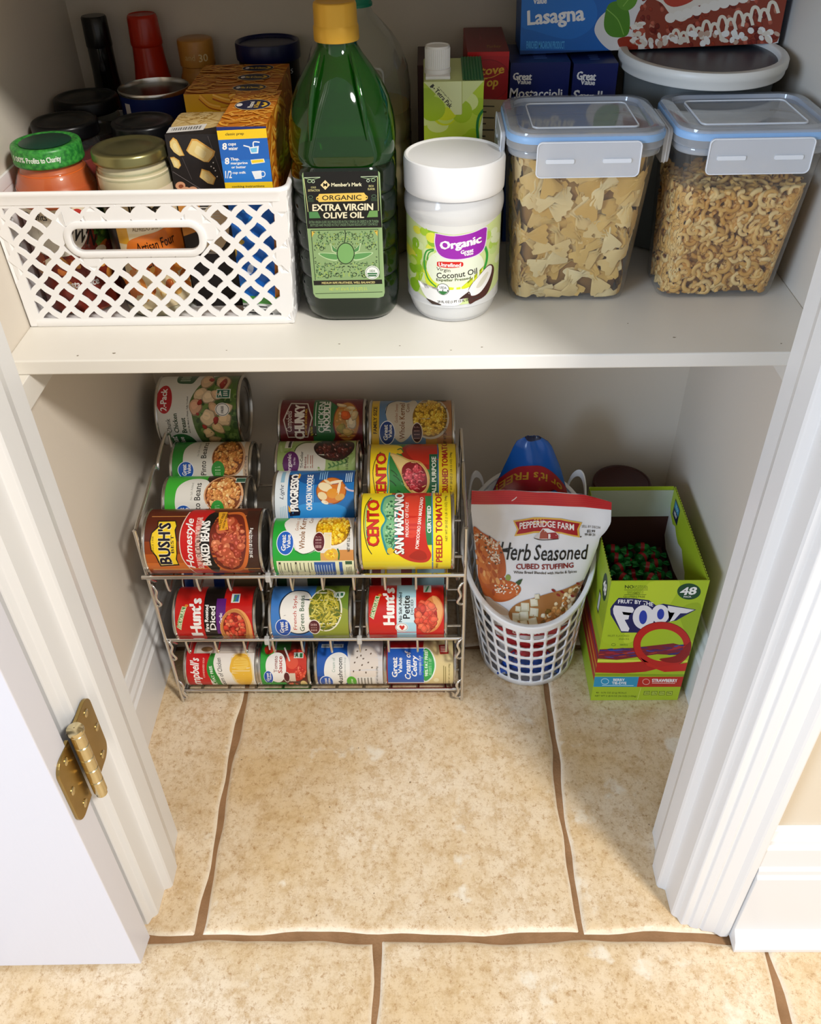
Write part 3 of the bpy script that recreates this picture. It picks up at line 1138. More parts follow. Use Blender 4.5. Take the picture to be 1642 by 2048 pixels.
def art(A):
    A.rect(95, 350, 725, 790, '#9ab36b')
    for i in range(26):
        x, y = A.rng.uniform(100, 720), A.rng.uniform(360, 640)
        A.ell(x, y, 30, 10, A.rng.choice(['#86a355', '#adc384', '#7d9a4c']), A.rng.uniform(0, 180), 12)
    A.rect(150, 362, 206, 424, '#dcdccf')
    A.rect(176, 366, 198, 420, '#2a2a24')
    A.blob([(235, 470), (250, 420), (300, 388), (380, 385), (470, 400), (470, 620), (300, 640), (250, 560)], '#d9d6cb')
    A.curve([(232, 450), (250, 410), (300, 380), (360, 376)], 7, '#33402a')
    A.blob([(385, 420), (420, 375), (520, 360), (680, 375), (715, 410), (690, 470), (600, 530), (500, 520), (420, 480)], '#2c1512')
    A.scatter((550, 440, 150, 78), 60, 20, ['#4a1a1a', '#5e2420', '#371212', '#6d3328'], 1.5, None, 9)
    for x, y in [(470, 420), (540, 400), (620, 440), (500, 480), (580, 490), (650, 400), (560, 440)]:
        A.ell(x, y, 11, 5, '#b98d84', 40, 8)
    A.ell(206, 545, 67, 95, '#5d1f62')
    A.vtext('Organic', 176, 470, 218, 640, '#e6dce4', .03)
    A.vtext('Great Value', 224, 500, 242, 560, '#d6c6d6', .02)
    A.vtext('Tri-Color', 280, 452, 304, 585, '#23211c', .015)
    A.vtext('Beans', 312, 495, 330, 585, '#7a2c1c', .02)
    A.lines(336, 462, 352, 585, 2, '#a8705c', True)
    A.lines(362, 470, 392, 585, 2, '#a8705c', True)
    for k in range(5):
        A.ell(520 + k * 32, 560 - k * 9, 20, 7, '#4c7a3a', 50, 10)
        A.ell(520 + k * 32, 580 - k * 9, 20, 7, '#4c7a3a', -30, 10)
    A.vtext('15 OZ (425g)', 648, 500, 672, 600, '#20301a', .02)


can('pale green three-colour bean can between the two soup cans of the middle lane', (.1215, .5326, .2906), .037, .109, 36.6, (95, 365, 725, 780), art, '#9ab36b')


def art(A):
    A.rect(80, 600, 200, 1110, '#d8e0e4')
    A.rect(180, 600, 710, 1110, '#1d6fb4')
    A.blob([(270, 640), (700, 610), (705, 700), (420, 720), (290, 700)], '#124d8c')
    A.blob([(240, 900), (420, 860), (640, 900), (600, 1010), (420, 1040), (240, 1010)], '#2f8fd4')
    A.rect(120, 612, 150, 700, '#8cb7cf')
    A.lines(120, 880, 175, 1000, 4, '#a9c9da', True)
    A.vtext('Light', 118, 716, 158, 836, '#1d3350', 0, .35)
    A.poly([(180, 640), (262, 628), (272, 760), (268, 900), (282, 930), (276, 962), (196, 968), (186, 900), (206, 890), (200, 760)], '#15182e')
    A.vtext('PROGRESSO', 200, 632, 268, 930, W_, .045)
    A.poly([(262, 625), (276, 640), (268, 670), (254, 660)], '#e0a32c')
    A.poly([(186, 880), (206, 910), (200, 940), (188, 930)], '#e0a32c')
    A.vtext('CHICKEN NOODLE', 330, 640, 378, 922, W_, .03)
    A.lines(384, 645, 392, 860, 1, '#9cc9e6', True)
    A.ell(530, 770, 122, 108, '#8a4a1c')
    A.ell(530, 768, 114, 100, '#d0762c')
    for x, y, a, b, rot, c in [(480, 740, 60, 34, 20, '#ead9b0'), (560, 700, 60, 12, -10, '#f0e3c2'), (590, 750, 12, 60, 10, '#efe0bc'), (540, 790, 46, 40, 0, '#dd9330'), (460, 810, 40, 30, 30, '#e6d0a0'), (500, 700, 40, 10, 30, '#e6d3a8'), (600, 820, 40, 26, -20, '#d9a04a'), (480, 860, 30, 14, 20, '#efe2c4')]:
        A.ell(x, y, a, b, c, rot, 12)
    A.curve([(640, 740), (660, 760), (690, 770), (715, 772)], 14, '#c9b7c4')
    A.lines(640, 620, 700, 700, 4, '#bcd6ea', True)
    A.lines(430, 612, 500, 680, 4, '#7fb4dc', True)


can('blue and white chicken noodle soup can second from the front of the middle lane', (.127, .4531, .2905), .0425, .104, 38.8, (80, 602, 710, 1102), art, '#d8e0e4')


def art(A):
    A.rect(60, 280, 705, 770, '#e2dfd8')
    A.rect(60, 280, 170, 770, '#22a637')
    A.rect(60, 600, 440, 645, '#22a637')
    A.poly([(60, 280), (170, 280), (150, 350), (240, 560), (300, 590), (440, 560), (445, 645), (60, 645)], '#22a637')
    A.blob([(148, 370), (160, 320), (220, 290), (420, 290), (430, 480), (400, 560), (330, 590), (260, 570), (230, 500)], '#efece6')
    A.curve([(240, 565), (300, 592), (380, 570), (440, 520)], 6, '#1c5a22')
    A.ell(545, 395, 150, 145, '#efe9da')
    A.scatter((540, 390, 138, 135), 190, 15, CORN, 1.3, '#a8780c', 8)
    A.rect(585, 560, 705, 650, '#cf8f4a')
    A.rect(440, 585, 590, 650, '#d9a65c')
    A.blob([(470, 590), (520, 550), (570, 560), (580, 610), (540, 640), (490, 630)], '#e3b638')
    A.scatter((525, 595, 40, 34), 26, 9, CORN, 1.2, None, 8)
    A.curve([(578, 550), (590, 590), (584, 640)], 12, '#2f6b2c')
    gv_logo(A, 161, 503, 70, 98, col='#1c5fc0')
    A.vtext('Golden Sweet', 236, 250, 262, 405, '#a8682c', 0, .2)
    A.vtext('Whole Kernel', 272, 262, 318, 552, '#8a5a2a', .012)
    A.vtext('Corn', 340, 290, 372, 345, '#8a5a2a', .012)
    A.rect(468, 424, 530, 556, '#f0ead8')
    A.rect(474, 430, 524, 550, '#e8dcb4')
    A.ell(430, 497, 50, 80, '#efe6dc')
    A.ell(430, 497, 44, 73, '#5a1620')
    A.lines(405, 450, 455, 545, 4, '#dcb8b4', True, 3)
    A.vtext('NET WT 15.25 OZ (432g)', 655, 380, 685, 575, '#3b352c', .02)
    A.rect(60, 645, 705, 770, '#e6e9c2')
    A.rect(60, 645, 84, 770, '#22a637')
    for x, w in [(100, 18), (232, 14)]:
        A.rect(x, 655, x + w, 760, '#2a2a22')
        A.rect(x + 4, 672, x + w - 4, 756, '#e6e9c2')
    for k, x in enumerate([142, 168, 194, 268, 300, 336, 360]):
        A.rect(x, 660, x + 7, 720 + 14 * (k % 3), '#56584a')
    A.rect(385, 656, 555, 770, '#2456a4')
    A.rect(585, 656, 612, 770, '#2456a4')
    A.lines(395, 668, 545, 760, 7, '#a9bede', True, 5, .35)
    A.rect(636, 650, 690, 676, '#2f5a3c')
    A.lines(640, 690, 690, 760, 4, '#70725e', True, 6)


can('green and white whole kernel corn can at the front of the middle lane', (.131, .3743, .2795), .037, .102, 41.7, (60, 300, 705, 756), art, '#e2dfd8')


# ---- top tier, right column
def art(A):
    A.rect(855, 20, 915, 600, '#d9b22a')
    A.rect(915, 20, 1500, 600, '#5b7fa8')
    A.vtext('FAMILY SIZE', 868, 92, 898, 306, '#3a2a10', .03)
    A.blob([(965, 130), (990, 70), (1060, 48), (1140, 60), (1200, 40), (1240, 120), (1200, 260), (1150, 340), (1090, 375), (1040, 340), (1000, 260)], '#cfc6b4')
    A.curve([(965, 150), (985, 75), (1050, 44)], 6, '#2c3f58')
    A.rect(1290, 330, 1500, 420, '#b58a46')
    A.rect(1380, 20, 1500, 600, '#a8764a')
    A.ell(1330, 190, 150, 165, '#c8bda8')
    A.scatter((1325, 185, 140, 152), 230, 14, ['#e2bb3a', '#eccb5a', '#cf9f26', '#d9ae34'], 1.3, '#8f6a14', 8)
    gv_logo(A, 980, 300, 64, 95, col='#1d3f86')
    A.vtext('Golden Sweet', 1042, 70, 1066, 222, '#9a5a34', 0, .2)
    A.vtext('Whole Kernel', 1078, 66, 1122, 352, '#7a4c26', .012)
    A.vtext('Corn', 1132, 70, 1160, 140, '#7a4c26', .012)
    A.ell(1220, 302, 46, 80, '#e0d4c4')
    A.ell(1220, 302, 40, 73, '#3f1218')
    A.lines(1196, 250, 1244, 350, 4, '#cfa8a4', True, 3)
    A.vtext('NET WT 29 OZ (1 LB 13 OZ) 822g', 1432, 110, 1462, 400, '#4a3524', .02)
    A.rect(1360, 28, 1460, 54, '#39402c')


can('blue and yellow family size corn can at the back of the right lane', (.2545, .5859, .3073), .050, .113, 34.6, (855, 42, 1500, 591), art, '#5b7fa8')


def tomato_frame(A, x0, x1, top, bot, yc):
    A.rect(x0, top, x1, bot, '#edcf1e')


def art(A):
    A.rect(845, 380, 1530, 980, '#e8c91c')
    A.rect(990, 380, 1390, 980, '#2e7a3a')
    A.blob([(900, 440), (960, 400), (1040, 398), (1100, 420), (1060, 470), (1000, 500), (990, 820), (880, 830), (856, 640), (870, 520)], '#e8c91c')
    A.curve([(1000, 460), (985, 600), (990, 700), (975, 820)], 12, '#2b9aa0')
    A.curve([(925, 455), (880, 540), (868, 640), (890, 800)], 6, '#26231c')
    A.vtext('CENTO', 888, 462, 976, 852, '#5a1410', .05)
    A.vtext('CENTO', 893, 466, 972, 846, '#c4261c', .03)
    # tomato
    A.blob([(1090, 470), (1130, 400), (1250, 385), (1385, 400), (1385, 560), (1320, 600), (1200, 560)], '#9c1f14')
    A.blob([(1130, 440), (1180, 400), (1300, 395), (1380, 410), (1380, 540), (1300, 560), (1190, 520)], '#b92a18')
    A.blob([(1090, 690), (1130, 760), (1240, 800), (1330, 800), (1330, 900), (1100, 900)], '#2e7a3a')
    # spoon of crushed tomato
    A.blob([(1008, 470), (1070, 480), (1160, 520), (1250, 540), (1310, 620), (1318, 710), (1280, 790), (1210, 800), (1130, 740), (1090, 640), (1050, 560)], '#c9a35c')
    A.blob([(1008, 478), (1070, 492), (1160, 535), (1245, 556), (1296, 630), (1304, 705), (1270, 776), (1212, 786), (1144, 730), (1104, 640), (1060, 562)], '#dcc07e')
    A.blob([(1100, 590), (1140, 545), (1210, 540), (1270, 590), (1298, 660), (1290, 740), (1230, 780), (1150, 730), (1105, 660)], '#7d1420')
    A.scatter((1200, 660, 92, 110), 60, 20, ['#a82434', '#bb3442', '#8a1826', '#c9505a'], 1.5, None, 8)
    for x, y, rot in [(1150, 600, 30), (1200, 640, -20), (1240, 690, 50), (1180, 720, 10), (1250, 620, 70), (1220, 750, -30)]:
        A.curve([(x - 18, y), (x, y - 8), (x + 18, y + 2)], 5, '#d88a8c')
    A.ell(1082, 450, 26, 24, '#e6b82a')
    A.curve([(1060, 440), (1090, 430), (1110, 460)], 9, '#2c6b2c')
    for x, y in [(1040, 620), (1060, 660), (1090, 780), (1030, 700)]:
        A.curve([(x - 30, y - 20), (x, y), (x + 22, y + 26)], 8, '#1d4a20')
    A.rect(1318, 478, 1386, 980, '#1e5a3c')
    A.rect(1384, 380, 1392, 980, '#2b6fb0')
    A.vtext('ALL PURPOSE', 1336, 498, 1372, 792, '#e9ecdc', .03)
    A.vtext('CRUSHED TOMATOES', 1418, 330, 1466, 800, '#a81e18', .04)
    A.vtext('NET WT 28 OZ (1 LB 12 OZ) 794g', 1482, 465, 1504, 812, '#5a4a14', .02)


can('yellow and red crushed tomato can in the middle of the right lane', (.257, .4861, .3003), .050, .114, 37.5, (845, 390, 1530, 970), art, '#e8c91c')


def art(A):
    A.rect(770, 90, 1490, 760, '#f1db1e')
    A.rect(770, 650, 1490, 760, '#efdf2a')
    A.curve([(842, 140), (800, 220), (792, 380), (815, 520), (850, 590)], 7, '#1d2a1a')
    A.curve([(850, 150), (812, 230), (806, 380), (828, 520)], 6, '#3fa6a0')
    A.vtext('CENTO', 812, 158, 916, 530, '#8a1a12', .05)
    A.vtext('CENTO', 818, 162, 912, 524, '#cf2a1c', .03)
    A.rect(1010, 100, 1345, 505, '#c8281c')
    A.blob([(930, 180), (960, 130), (1040, 120), (1080, 180), (1060, 300), (1060, 480), (1000, 590), (960, 560), (925, 400), (960, 320), (925, 250)], '#2f8f90')
    A.blob([(945, 190), (970, 142), (1030, 135), (1064, 185), (1046, 300), (1046, 470), (1000, 560), (970, 530), (942, 400), (976, 320), (942, 250)], '#79b884')
    A.scatter((1000, 240, 46, 90), 46, 12, ['#3f7a4a', '#8fc490', '#2f6a4a', '#a8d0a0'], 1.6, None, 7)
    A.scatter((1000, 440, 46, 100), 46, 12, ['#3f7a4a', '#8fc490', '#2f6a4a', '#a8d0a0'], 1.6, None, 7)
    A.rect(1275, 130, 1340, 520, '#2f7d44')
    A.blob([(1090, 140), (1200, 110), (1280, 130), (1285, 400), (1300, 520), (1330, 600), (1290, 655), (1190, 655), (1100, 620), (1040, 560), (1070, 460), (1085, 300)], '#c5281b')
    A.blob([(1120, 160), (1190, 130), (1240, 150), (1230, 380), (1190, 460), (1130, 420)], '#d8412c')
    A.blob([(1220, 560), (1280, 580), (1290, 630), (1220, 640), (1150, 610)], '#a81f16')
    A.curve([(975, 590), (1010, 570), (1040, 580)], 10, '#1d2a1a')
    A.ell(1000, 565, 26, 26, '#e6c22a')
    A.vtext('SAN MARZANO', 1030, 96, 1116, 594, '#14110c', .07)
    A.vtext('SAN MARZANO', 1034, 100, 1112, 590, W_, .04)
    A.vtext('PRODUCT OF ITALY', 1124, 180, 1150, 456, '#f3e3da', .02)
    A.text('POMODORO SAN MARZANO', 1236, 345, 410, 28, '#f3e3da', 84, .03)
    A.vtext('CERTIFIED', 1298, 212, 1330, 426, W_, .035)
    A.rect(1335, 100, 1345, 760, '#3f7fb8')
    A.rect(1346, 90, 1490, 760, '#f1db1e')
    A.vtext('PEELED TOMATOES', 1366, 70, 1420, 658, '#b0221a', .04)
    A.vtext('NET WT 28 OZ (1 LB 12 OZ) 794g', 1442, 130, 1466, 490, '#6b5a14', .02)
    A.vtext('WHOLE', 1366, 668, 1384, 708, '#6b2214', .03)


can('yellow and red peeled tomato can at the front of the right lane', (.249, .3864, .2934), .050, .112, 40.8, (770, 101, 1490, 718), art, '#f1db1e')


# ---- middle tier
def hunts(A, x0, y0, sx, right):
    """red tomato can; x0,y0 = label origin, in label units of about 610 x 400"""
    def P(x, y):
        return x0 + x * sx, y0 + y
    A.rect(x0 - 5, y0 - 60, x0 + 640, y0 + 460, '#c61a16')
    A.text('100% NATURAL', x0 + 42, y0 + 258, 165, 40, '#c61a16', 78, .02)
    A.poly([P(8, 330), (x0 + 40, y0 + 355), (x0 + 92, y0 + 170), (x0 + 55, y0 + 165)], '#cfd8a0')
    A.poly([P(13, 328), (x0 + 40, y0 + 346), (x0 + 85, y0 + 176), (x0 + 58, y0 + 173)], '#2f7a2c')
    A.text('100% NATURAL', x0 + 49, y0 + 260, 165, 30, '#e6ecc8', 76, .03)
    A.vtext("Hunt's", x0 + 112, y0 + 100, x0 + 210, y0 + 400, W_, .05)
    A.ell(x0 + 90, y0 + 160, 14, 10, '#e0862c')


def art(A):
    hunts(A, 115, 85, 1, 0)
    A.rect(345, 60, 505, 540, '#1a1210')
    A.vtext('Fire Roasted', 354, 240, 384, 452, W_, .04)
    A.vtext('Diced', 392, 250, 440, 440, W_, .03)
    A.rect(446, 190, 522, 470, '#5e1f78')
    A.vtext('Garlic', 470, 305, 496, 392, '#efe3f2', .03)
    A.ell(600, 440, 128, 170, '#e8a05a')
    A.ell(590, 440, 112, 165, '#c68242')
    A.ell(590, 420, 92, 120, '#8e1c14')
    for i in range(60):
        t_, d_ = A.rng.uniform(0, 6.28), sqrt(A.rng.random())
        A.chunk(590 + 76 * d_ * cos(t_), 420 + 104 * d_ * sin(t_), A.rng.uniform(13, 22), A.rng.choice(['#b7281c', '#cf3f2a', '#d8553a', '#9a1f16', '#e07a52']))
    A.rect(562, 152, 630, 224, '#e7ece6')
    A.rect(580, 160, 622, 216, '#3d6fa8')
    A.poly([(575, 216), (600, 160), (608, 160), (590, 216)], '#4f9a3c')


can('red fire-roasted diced tomato can on the middle tier, purple garlic tab', (-.019, .3863, .1445), .037, .106, 46.0, (115, 89, 735, 511), art, '#c61a16')


def art(A):
    A.rect(885, 60, 1240, 540, '#3f7cc6')
    A.rect(1235, 60, 1505, 540, '#6d8a2c')
    A.blob([(1240, 300), (1500, 280), (1505, 540), (1235, 540)], '#8f9a34')
    A.blob([(950, 300), (965, 200), (1030, 135), (1110, 122), (1180, 140), (1230, 220), (1260, 330), (1230, 420), (1150, 470), (1060, 470), (985, 420)], '#1d2c40')
    A.blob([(958, 305), (975, 205), (1035, 142), (1110, 130), (1180, 148), (1226, 225), (1250, 330), (1222, 412), (1148, 460), (1062, 462), (992, 415)], '#f2efe8')
    A.ell(1320, 280, 138, 172, '#e6e2cc')
    A.ell(1318, 280, 128, 162, '#5d6a1a')
    for i in range(110):
        a, d = A.rng.uniform(0, 2 * pi), sqrt(A.rng.random())
        x, y, t = 1318 + 105 * d * cos(a), 280 + 138 * d * sin(a), A.rng.uniform(0, pi)
        l = A.rng.uniform(22, 42)
        A.curve([(x - l * cos(t), y - l * sin(t)), (x + 9 * sin(t), y - 9 * cos(t)), (x + l * cos(t), y + l * sin(t))], A.rng.uniform(8, 12), A.rng.choice(['#b3a52e', '#c9bb44', '#8f8a22', '#d6cb66', '#7d7a1c']), 3)
    A.vtext('French Style', 1062, 165, 1100, 438, '#c04a3a', .008)
    A.vtext('Green Beans', 1114, 165, 1152, 450, '#2f5a34', .008)
    gv_logo(A, 980, 418, 64, 68, col='#1c4fae')
    A.ell(1230, 415, 50, 58, '#e7ddd2')
    A.ell(1230, 415, 44, 51, '#561a20')
    A.lines(1204, 385, 1256, 448, 4, '#d8b4b0', True, 3)
    A.blob([(1395, 145), (1470, 140), (1466, 175), (1440, 190), (1390, 180)], '#dfeadf')
    A.text('A', 1418, 163, 24, 30, '#2f6b4a', 0, .05)
    A.rect(1440, 148, 1462, 172, '#2f6b4a')


can('blue French style green bean can in the centre of the middle tier', (.113, .3863, .1445), .037, .106, 46.0, (885, 84, 1505, 507), art, '#3f7cc6')


def art(A):
    hunts(A, 710, 0, 1, 1)
    A.rect(935, 40, 1092, 500, '#a9d3e2')
    A.rect(935, 180, 1092, 380, '#cfe4ea')
    A.vtext('No Salt Added', 952, 140, 978, 376, '#15181c', .03)
    A.vtext('Petite', 986, 165, 1042, 350, '#15181c', .02)
    A.vtext('DICED', 1048, 198, 1070, 318, '#2a3238', .01)
    A.ell(975, 418, 52, 36, W_)
    A.outline(975, 418, 46, 30, 4, '#8a8a86')
    A.blob([(955, 412), (968, 402), (977, 410), (988, 402), (998, 414), (978, 440)], '#cc2a24')
    A.blob([(1090, 320), (1180, 200), (1250, 170), (1300, 230), (1310, 320), (1270, 420), (1200, 460), (1120, 440)], '#d8844a')
    A.blob([(1220, 175), (1262, 190), (1300, 260), (1290, 350), (1250, 420), (1255, 300)], '#e8a566')
    A.ell(1170, 330, 92, 130, '#a8281c')
    for i in range(42):
        t_, d_ = A.rng.uniform(0, 6.28), sqrt(A.rng.random())
        A.chunk(1170 + 74 * d_ * cos(t_), 330 + 108 * d_ * sin(t_), A.rng.uniform(20, 30), A.rng.choice(['#cf4a34', '#db5e44', '#c23a28', '#e06a4a']))
    A.rect(1152, 82, 1215, 140, '#dfe8e2')
    A.poly([(1160, 136), (1190, 86), (1200, 86), (1180, 136)], '#3f9a6a')


can('red petite diced tomato can on the middle tier, pale blue band', (.2455, .3863, .1445), .037, .103, 46.0, (710, 78, 1315, 502), art, '#c61a16')


# ---- bottom tier
def art(A):
    A.rect(215, 480, 400, 880, '#c4161a')
    A.blob([(415, 590), (380, 700), (395, 800), (480, 910), (560, 910), (470, 800), (432, 690), (445, 590)], '#2f8a34')
    A.blob([(430, 480), (760, 470), (760, 900), (520, 910), (470, 800), (432, 690), (445, 600)], '#ece8df')
    A.vtext("Campbell's", 244, 640, 338, 925, W_, .02, .3)
    A.vtext('CONDENSED SOUP', 346, 640, 360, 800, '#e8b8a8', .02)
    A.text('98% FAT FREE', 424, 800, 190, 24, '#e4f0dc', 100, .03)
    A.text('Cream of Chicken', 486, 770, 255, 36, '#20201c', 98, .005, .3)
    A.blob([(570, 640), (620, 600), (700, 610), (740, 700), (745, 820), (690, 880), (610, 860), (575, 790), (580, 720)], '#efd9a0')
    A.blob([(580, 650), (625, 612), (695, 622), (728, 700), (732, 815), (684, 866), (616, 848), (588, 785), (560, 740)], '#eab93e')
    A.ell(650, 690, 60, 50, '#f0c85a')
    A.rect(270, 480, 770, 606, '#b9b0a2')
    A.rect(290, 540, 740, 600, '#d5cdbf')
    A.ell(370, 572, 46, 20, '#8a6a44')
    A.lines(440, 548, 710, 596, 4, '#8a8478')


can('red and white cream of chicken soup can leftmost on the bottom tier', (-.0265, .3835, .0412), .033, .099, 49.0, (215, 499, 755, 859), art, '#ece8df')


def art(A):
    A.rect(805, 480, 930, 900, '#2fa33a')
    A.rect(920, 480, 1180, 900, '#5a2018')
    A.rect(920, 500, 1040, 580, '#2a5a24')
    A.blob([(830, 560), (870, 540), (905, 560), (900, 600), (850, 612)], '#b8301c')
    A.ell(1090, 700, 92, 130, '#8e1e16')
    A.ell(1095, 700, 88, 124, '#c8321f')
    A.ell(1060, 680, 48, 52, '#dd5236')
    A.scatter((1120, 760, 56, 60), 20, 16, ['#d64a32', '#e2684a', '#b92a1a'], 1.6, None, 8)
    A.curve([(990, 560), (1020, 620), (1040, 670)], 12, '#d6d0c8')
    A.blob([(848, 690), (870, 630), (930, 600), (985, 620), (1010, 700), (1000, 790), (950, 838), (890, 820), (855, 760)], '#f1eee8')
    A.vtext('Tomato', 912, 628, 942, 758, '#8a2018', .008)
    A.vtext('Sauce', 946, 628, 980, 764, '#b52a1e', .02)
    gv_logo(A, 866, 796, 38, 52, col='#1c4fae')
    A.ell(1012, 796, 26, 42, '#e8dfd6')
    A.ell(1012, 796, 22, 37, '#561a20')
    A.rect(1035, 765, 1082, 830, '#d8c8b4')
    A.rect(805, 838, 1000, 900, '#2fa33a')
    A.scatter((1060, 860, 50, 28), 18, 14, ['#d64a32', '#e2684a', '#4f8a34'], 1.4, None, 8)
    A.ell(1140, 856, 28, 30, '#e6cf8a')
    A.rect(1072, 600, 1148, 645, '#dfe8da')
    A.text('A', 1096, 622, 28, 34, '#2f6b3a', 0, .05)
    A.rect(1118, 606, 1142, 640, '#2f6b3a')


can('small green tomato sauce can second from the left on the bottom tier', (.0655, .3835, .0412), .033, .067, 49.0, (805, 496, 1175, 857), art, '#2fa33a')


def art(A):
    A.rect(295, 480, 560, 900, '#1f57ad')
    A.rect(295, 790, 560, 900, '#1a3f8e')
    A.blob([(560, 620), (600, 560), (720, 545), (800, 600), (830, 720), (830, 900), (560, 900)], '#d9d4cf')
    A.blob([(560, 480), (830, 480), (830, 900), (560, 900), (550, 700)], '#d8d6d6')
    A.blob([(566, 640), (600, 570), (700, 548), (770, 590), (790, 700), (760, 800), (640, 830), (570, 780)], '#e0d6cb')
    for x, y in [(650, 625), (620, 590), (690, 580), (730, 610), (600, 680), (660, 700), (710, 680), (640, 740), (590, 750), (690, 760), (740, 720), (620, 640), (670, 650)]:
        A.ell(x, y, 6, 9, '#6b5a4c', A.rng.uniform(0, 90), 7)
    A.blob([(352, 740), (370, 660), (420, 610), (490, 600), (545, 640), (560, 720), (545, 820), (480, 870), (400, 850), (360, 800)], '#eceae4')
    A.vtext('Cream of', 416, 640, 442, 756, '#8fa89a', 0, .1)
    A.vtext('Mushroom', 462, 640, 500, 862, '#1e1d1a', .01)
    A.vtext('Condensed Soup', 512, 640, 532, 800, '#9aa59a', 0)
    A.ell(366, 833, 56, 50, '#dfe6f0')
    A.ell(366, 833, 50, 44, '#1c56b4')
    A.text('Great', 358, 832, 60, 22, W_, 90, .03)
    A.text('Value', 386, 828, 50, 20, W_, 90, .03)
    A.ell(570, 832, 40, 42, '#55b02c')
    A.vtext('Low', 560, 810, 582, 856, '#dff0cf', .02)
    A.rect(612, 795, 760, 880, '#e6e4de')
    A.lines(620, 800, 750, 874, 5, '#8d8a84', True, 4)
    A.rect(325, 530, 505, 560, '#e8e8e6')
    A.lines(335, 536, 495, 556, 14, '#33332f', True, 2)
    A.vtext('NET WT 10.5 OZ (298g)', 772, 712, 790, 860, '#5a5852', .02)


can('blue and white mushroom soup can third from the left on the bottom tier', (.1615, .3835, .0412), .033, .095, 49.0, (295, 493, 825, 854), art, '#d8d6d6')


def art(A):
    A.rect(855, 480, 1385, 900, '#a3181c')
    A.rect(1150, 500, 1385, 880, '#d9c48a')
    A.blob([(1150, 520), (1250, 500), (1390, 500), (1390, 870), (1290, 862), (1220, 840), (1170, 800)], '#d6c188')
    A.rect(862, 560, 1155, 845, '#e4e6ea')
    A.rect(862, 568, 1150, 838, '#1f5bb5')
    A.blob([(1150, 570), (1200, 575), (1240, 650), (1244, 730), (1210, 810), (1150, 832), (1120, 700)], '#e4ecdf')
    A.blob([(1152, 578), (1196, 584), (1230, 655), (1234, 728), (1204, 800), (1152, 822), (1140, 700)], '#36a04a')
    A.rect(862, 568, 1150, 838, '#1f5bb5')
    A.vtext('Great', 895, 636, 940, 796, W_, .035)
    A.vtext('Value', 945, 640, 978, 765, W_, .035)
    A.vtext('Cream of', 998, 585, 1046, 812, W_, .025, .25)
    A.vtext('Celery', 1050, 622, 1110, 790, W_, .025, .25)
    A.vtext('CONDENSED SOUP', 1112, 625, 1130, 778, '#c8d6ec', .02)
    A.vtext('98% FAT FREE', 1158, 590, 1184, 790, '#dff0d8', .03)
    A.lines(1192, 640, 1216, 780, 2, '#9ed3a0', True, 3)
    A.poly([(1270, 540), (1345, 535), (1350, 612), (1280, 615)], '#a32a22')
    A.lines(1285, 550, 1340, 604, 4, '#e0b8a8')
    A.vtext('NET WT 10.5 OZ (298g)', 1345, 690, 1362, 850, '#7a6a34', .02)
    A.lines(1305, 700, 1335, 850, 2, '#8a7a44', True, 3)
    A.ell(1250, 820, 22, 16, '#e6d8a8')


can('blue and red cream of celery soup can rightmost on the bottom tier', (.263, .3835, .0412), .033, .096, 49.0, (855, 490, 1385, 851), art, '#a3181c')


# ---- cans waiting behind, seen through the gaps
def plain(c1, c2):
    def art(A):
        A.rect(0, 0, 100, 100, c1)
        A.rect(55, 0, 100, 100, c2)
        A.rect(12, 0, 40, 100, '#d8d5cc')
    return art


for lab, c, r, L, a1, a2 in [
        ('can behind the red garlic tomato can, blue and white label', (-.022, .4655, .150), .037, .106, '#1d3f86', '#8a7a5c'),
        ('can behind the green bean can, dark green label', (.113, .4655, .150), .037, .106, '#2c4a2c', '#3a3a34'),
        ('can behind the petite tomato can, red label', (.2475, .4655, .150), .037, .103, '#7a1a18', '#7a9aa4'),
        ('can behind the cream of chicken can, grey label', (-.0265, .4595, .0440), .033, .099, '#a39a8c', '#8d8578')]:
    can(lab, c, r, L, 46, (0, 0, 100, 100), plain(a1, a2), a1)

# ================================================================== ON THE SHELF
ZS = Z_SHELF


def lattice(cells, place):
    """cells = [(outer polygon, hole polygon or None)] with equal point counts; place maps to 3-D"""
    g = Geo()
    for outer, hole in cells:
        n = len(outer)
        if hole is None:
            g.add([place(*p) for p in outer], [tuple(range(n))])
        else:
            g.add([place(*p) for p in outer] + [place(*p) for p in hole], [(i, (i + 1) % n, n + (i + 1) % n, n + i) for i in range(n)])
    return g


# ---- white plastic bin with a diamond-lattice front
WPL = mat('white_plastic', '#f3f2f1', .35, bump=(30, .02))
bin_ = thing('storage_bin', (.008, .46, ZS), 'white plastic lattice bin full of jars and boxes at the left end of the shelf', 'storage bin')
BX0, BX1, BY0, BY1, BH = (-.1312, -.1318), (.140, .1485), (.3395, .331), (.590, .592), .138


def bin_pt(s, z, side):
    """s 0..1 along a side, z 0..1 up"""
    x0, x1 = BX0[0] + (BX0[1] - BX0[0]) * z, BX1[0] + (BX1[1] - BX1[0]) * z
    y0, y1 = BY0[0] + (BY0[1] - BY0[0]) * z, BY1[0] + (BY1[1] - BY1[0]) * z
    zz = ZS + .001 + BH * z
    return {'f': Vector((x0 + (x1 - x0) * s, y0, zz)), 'b': Vector((x0 + (x1 - x0) * s, y1, zz)),
            'l': Vector((x0, y0 + (y1 - y0) * s, zz)), 'r': Vector((x1, y0 + (y1 - y0) * s, zz))}[side]


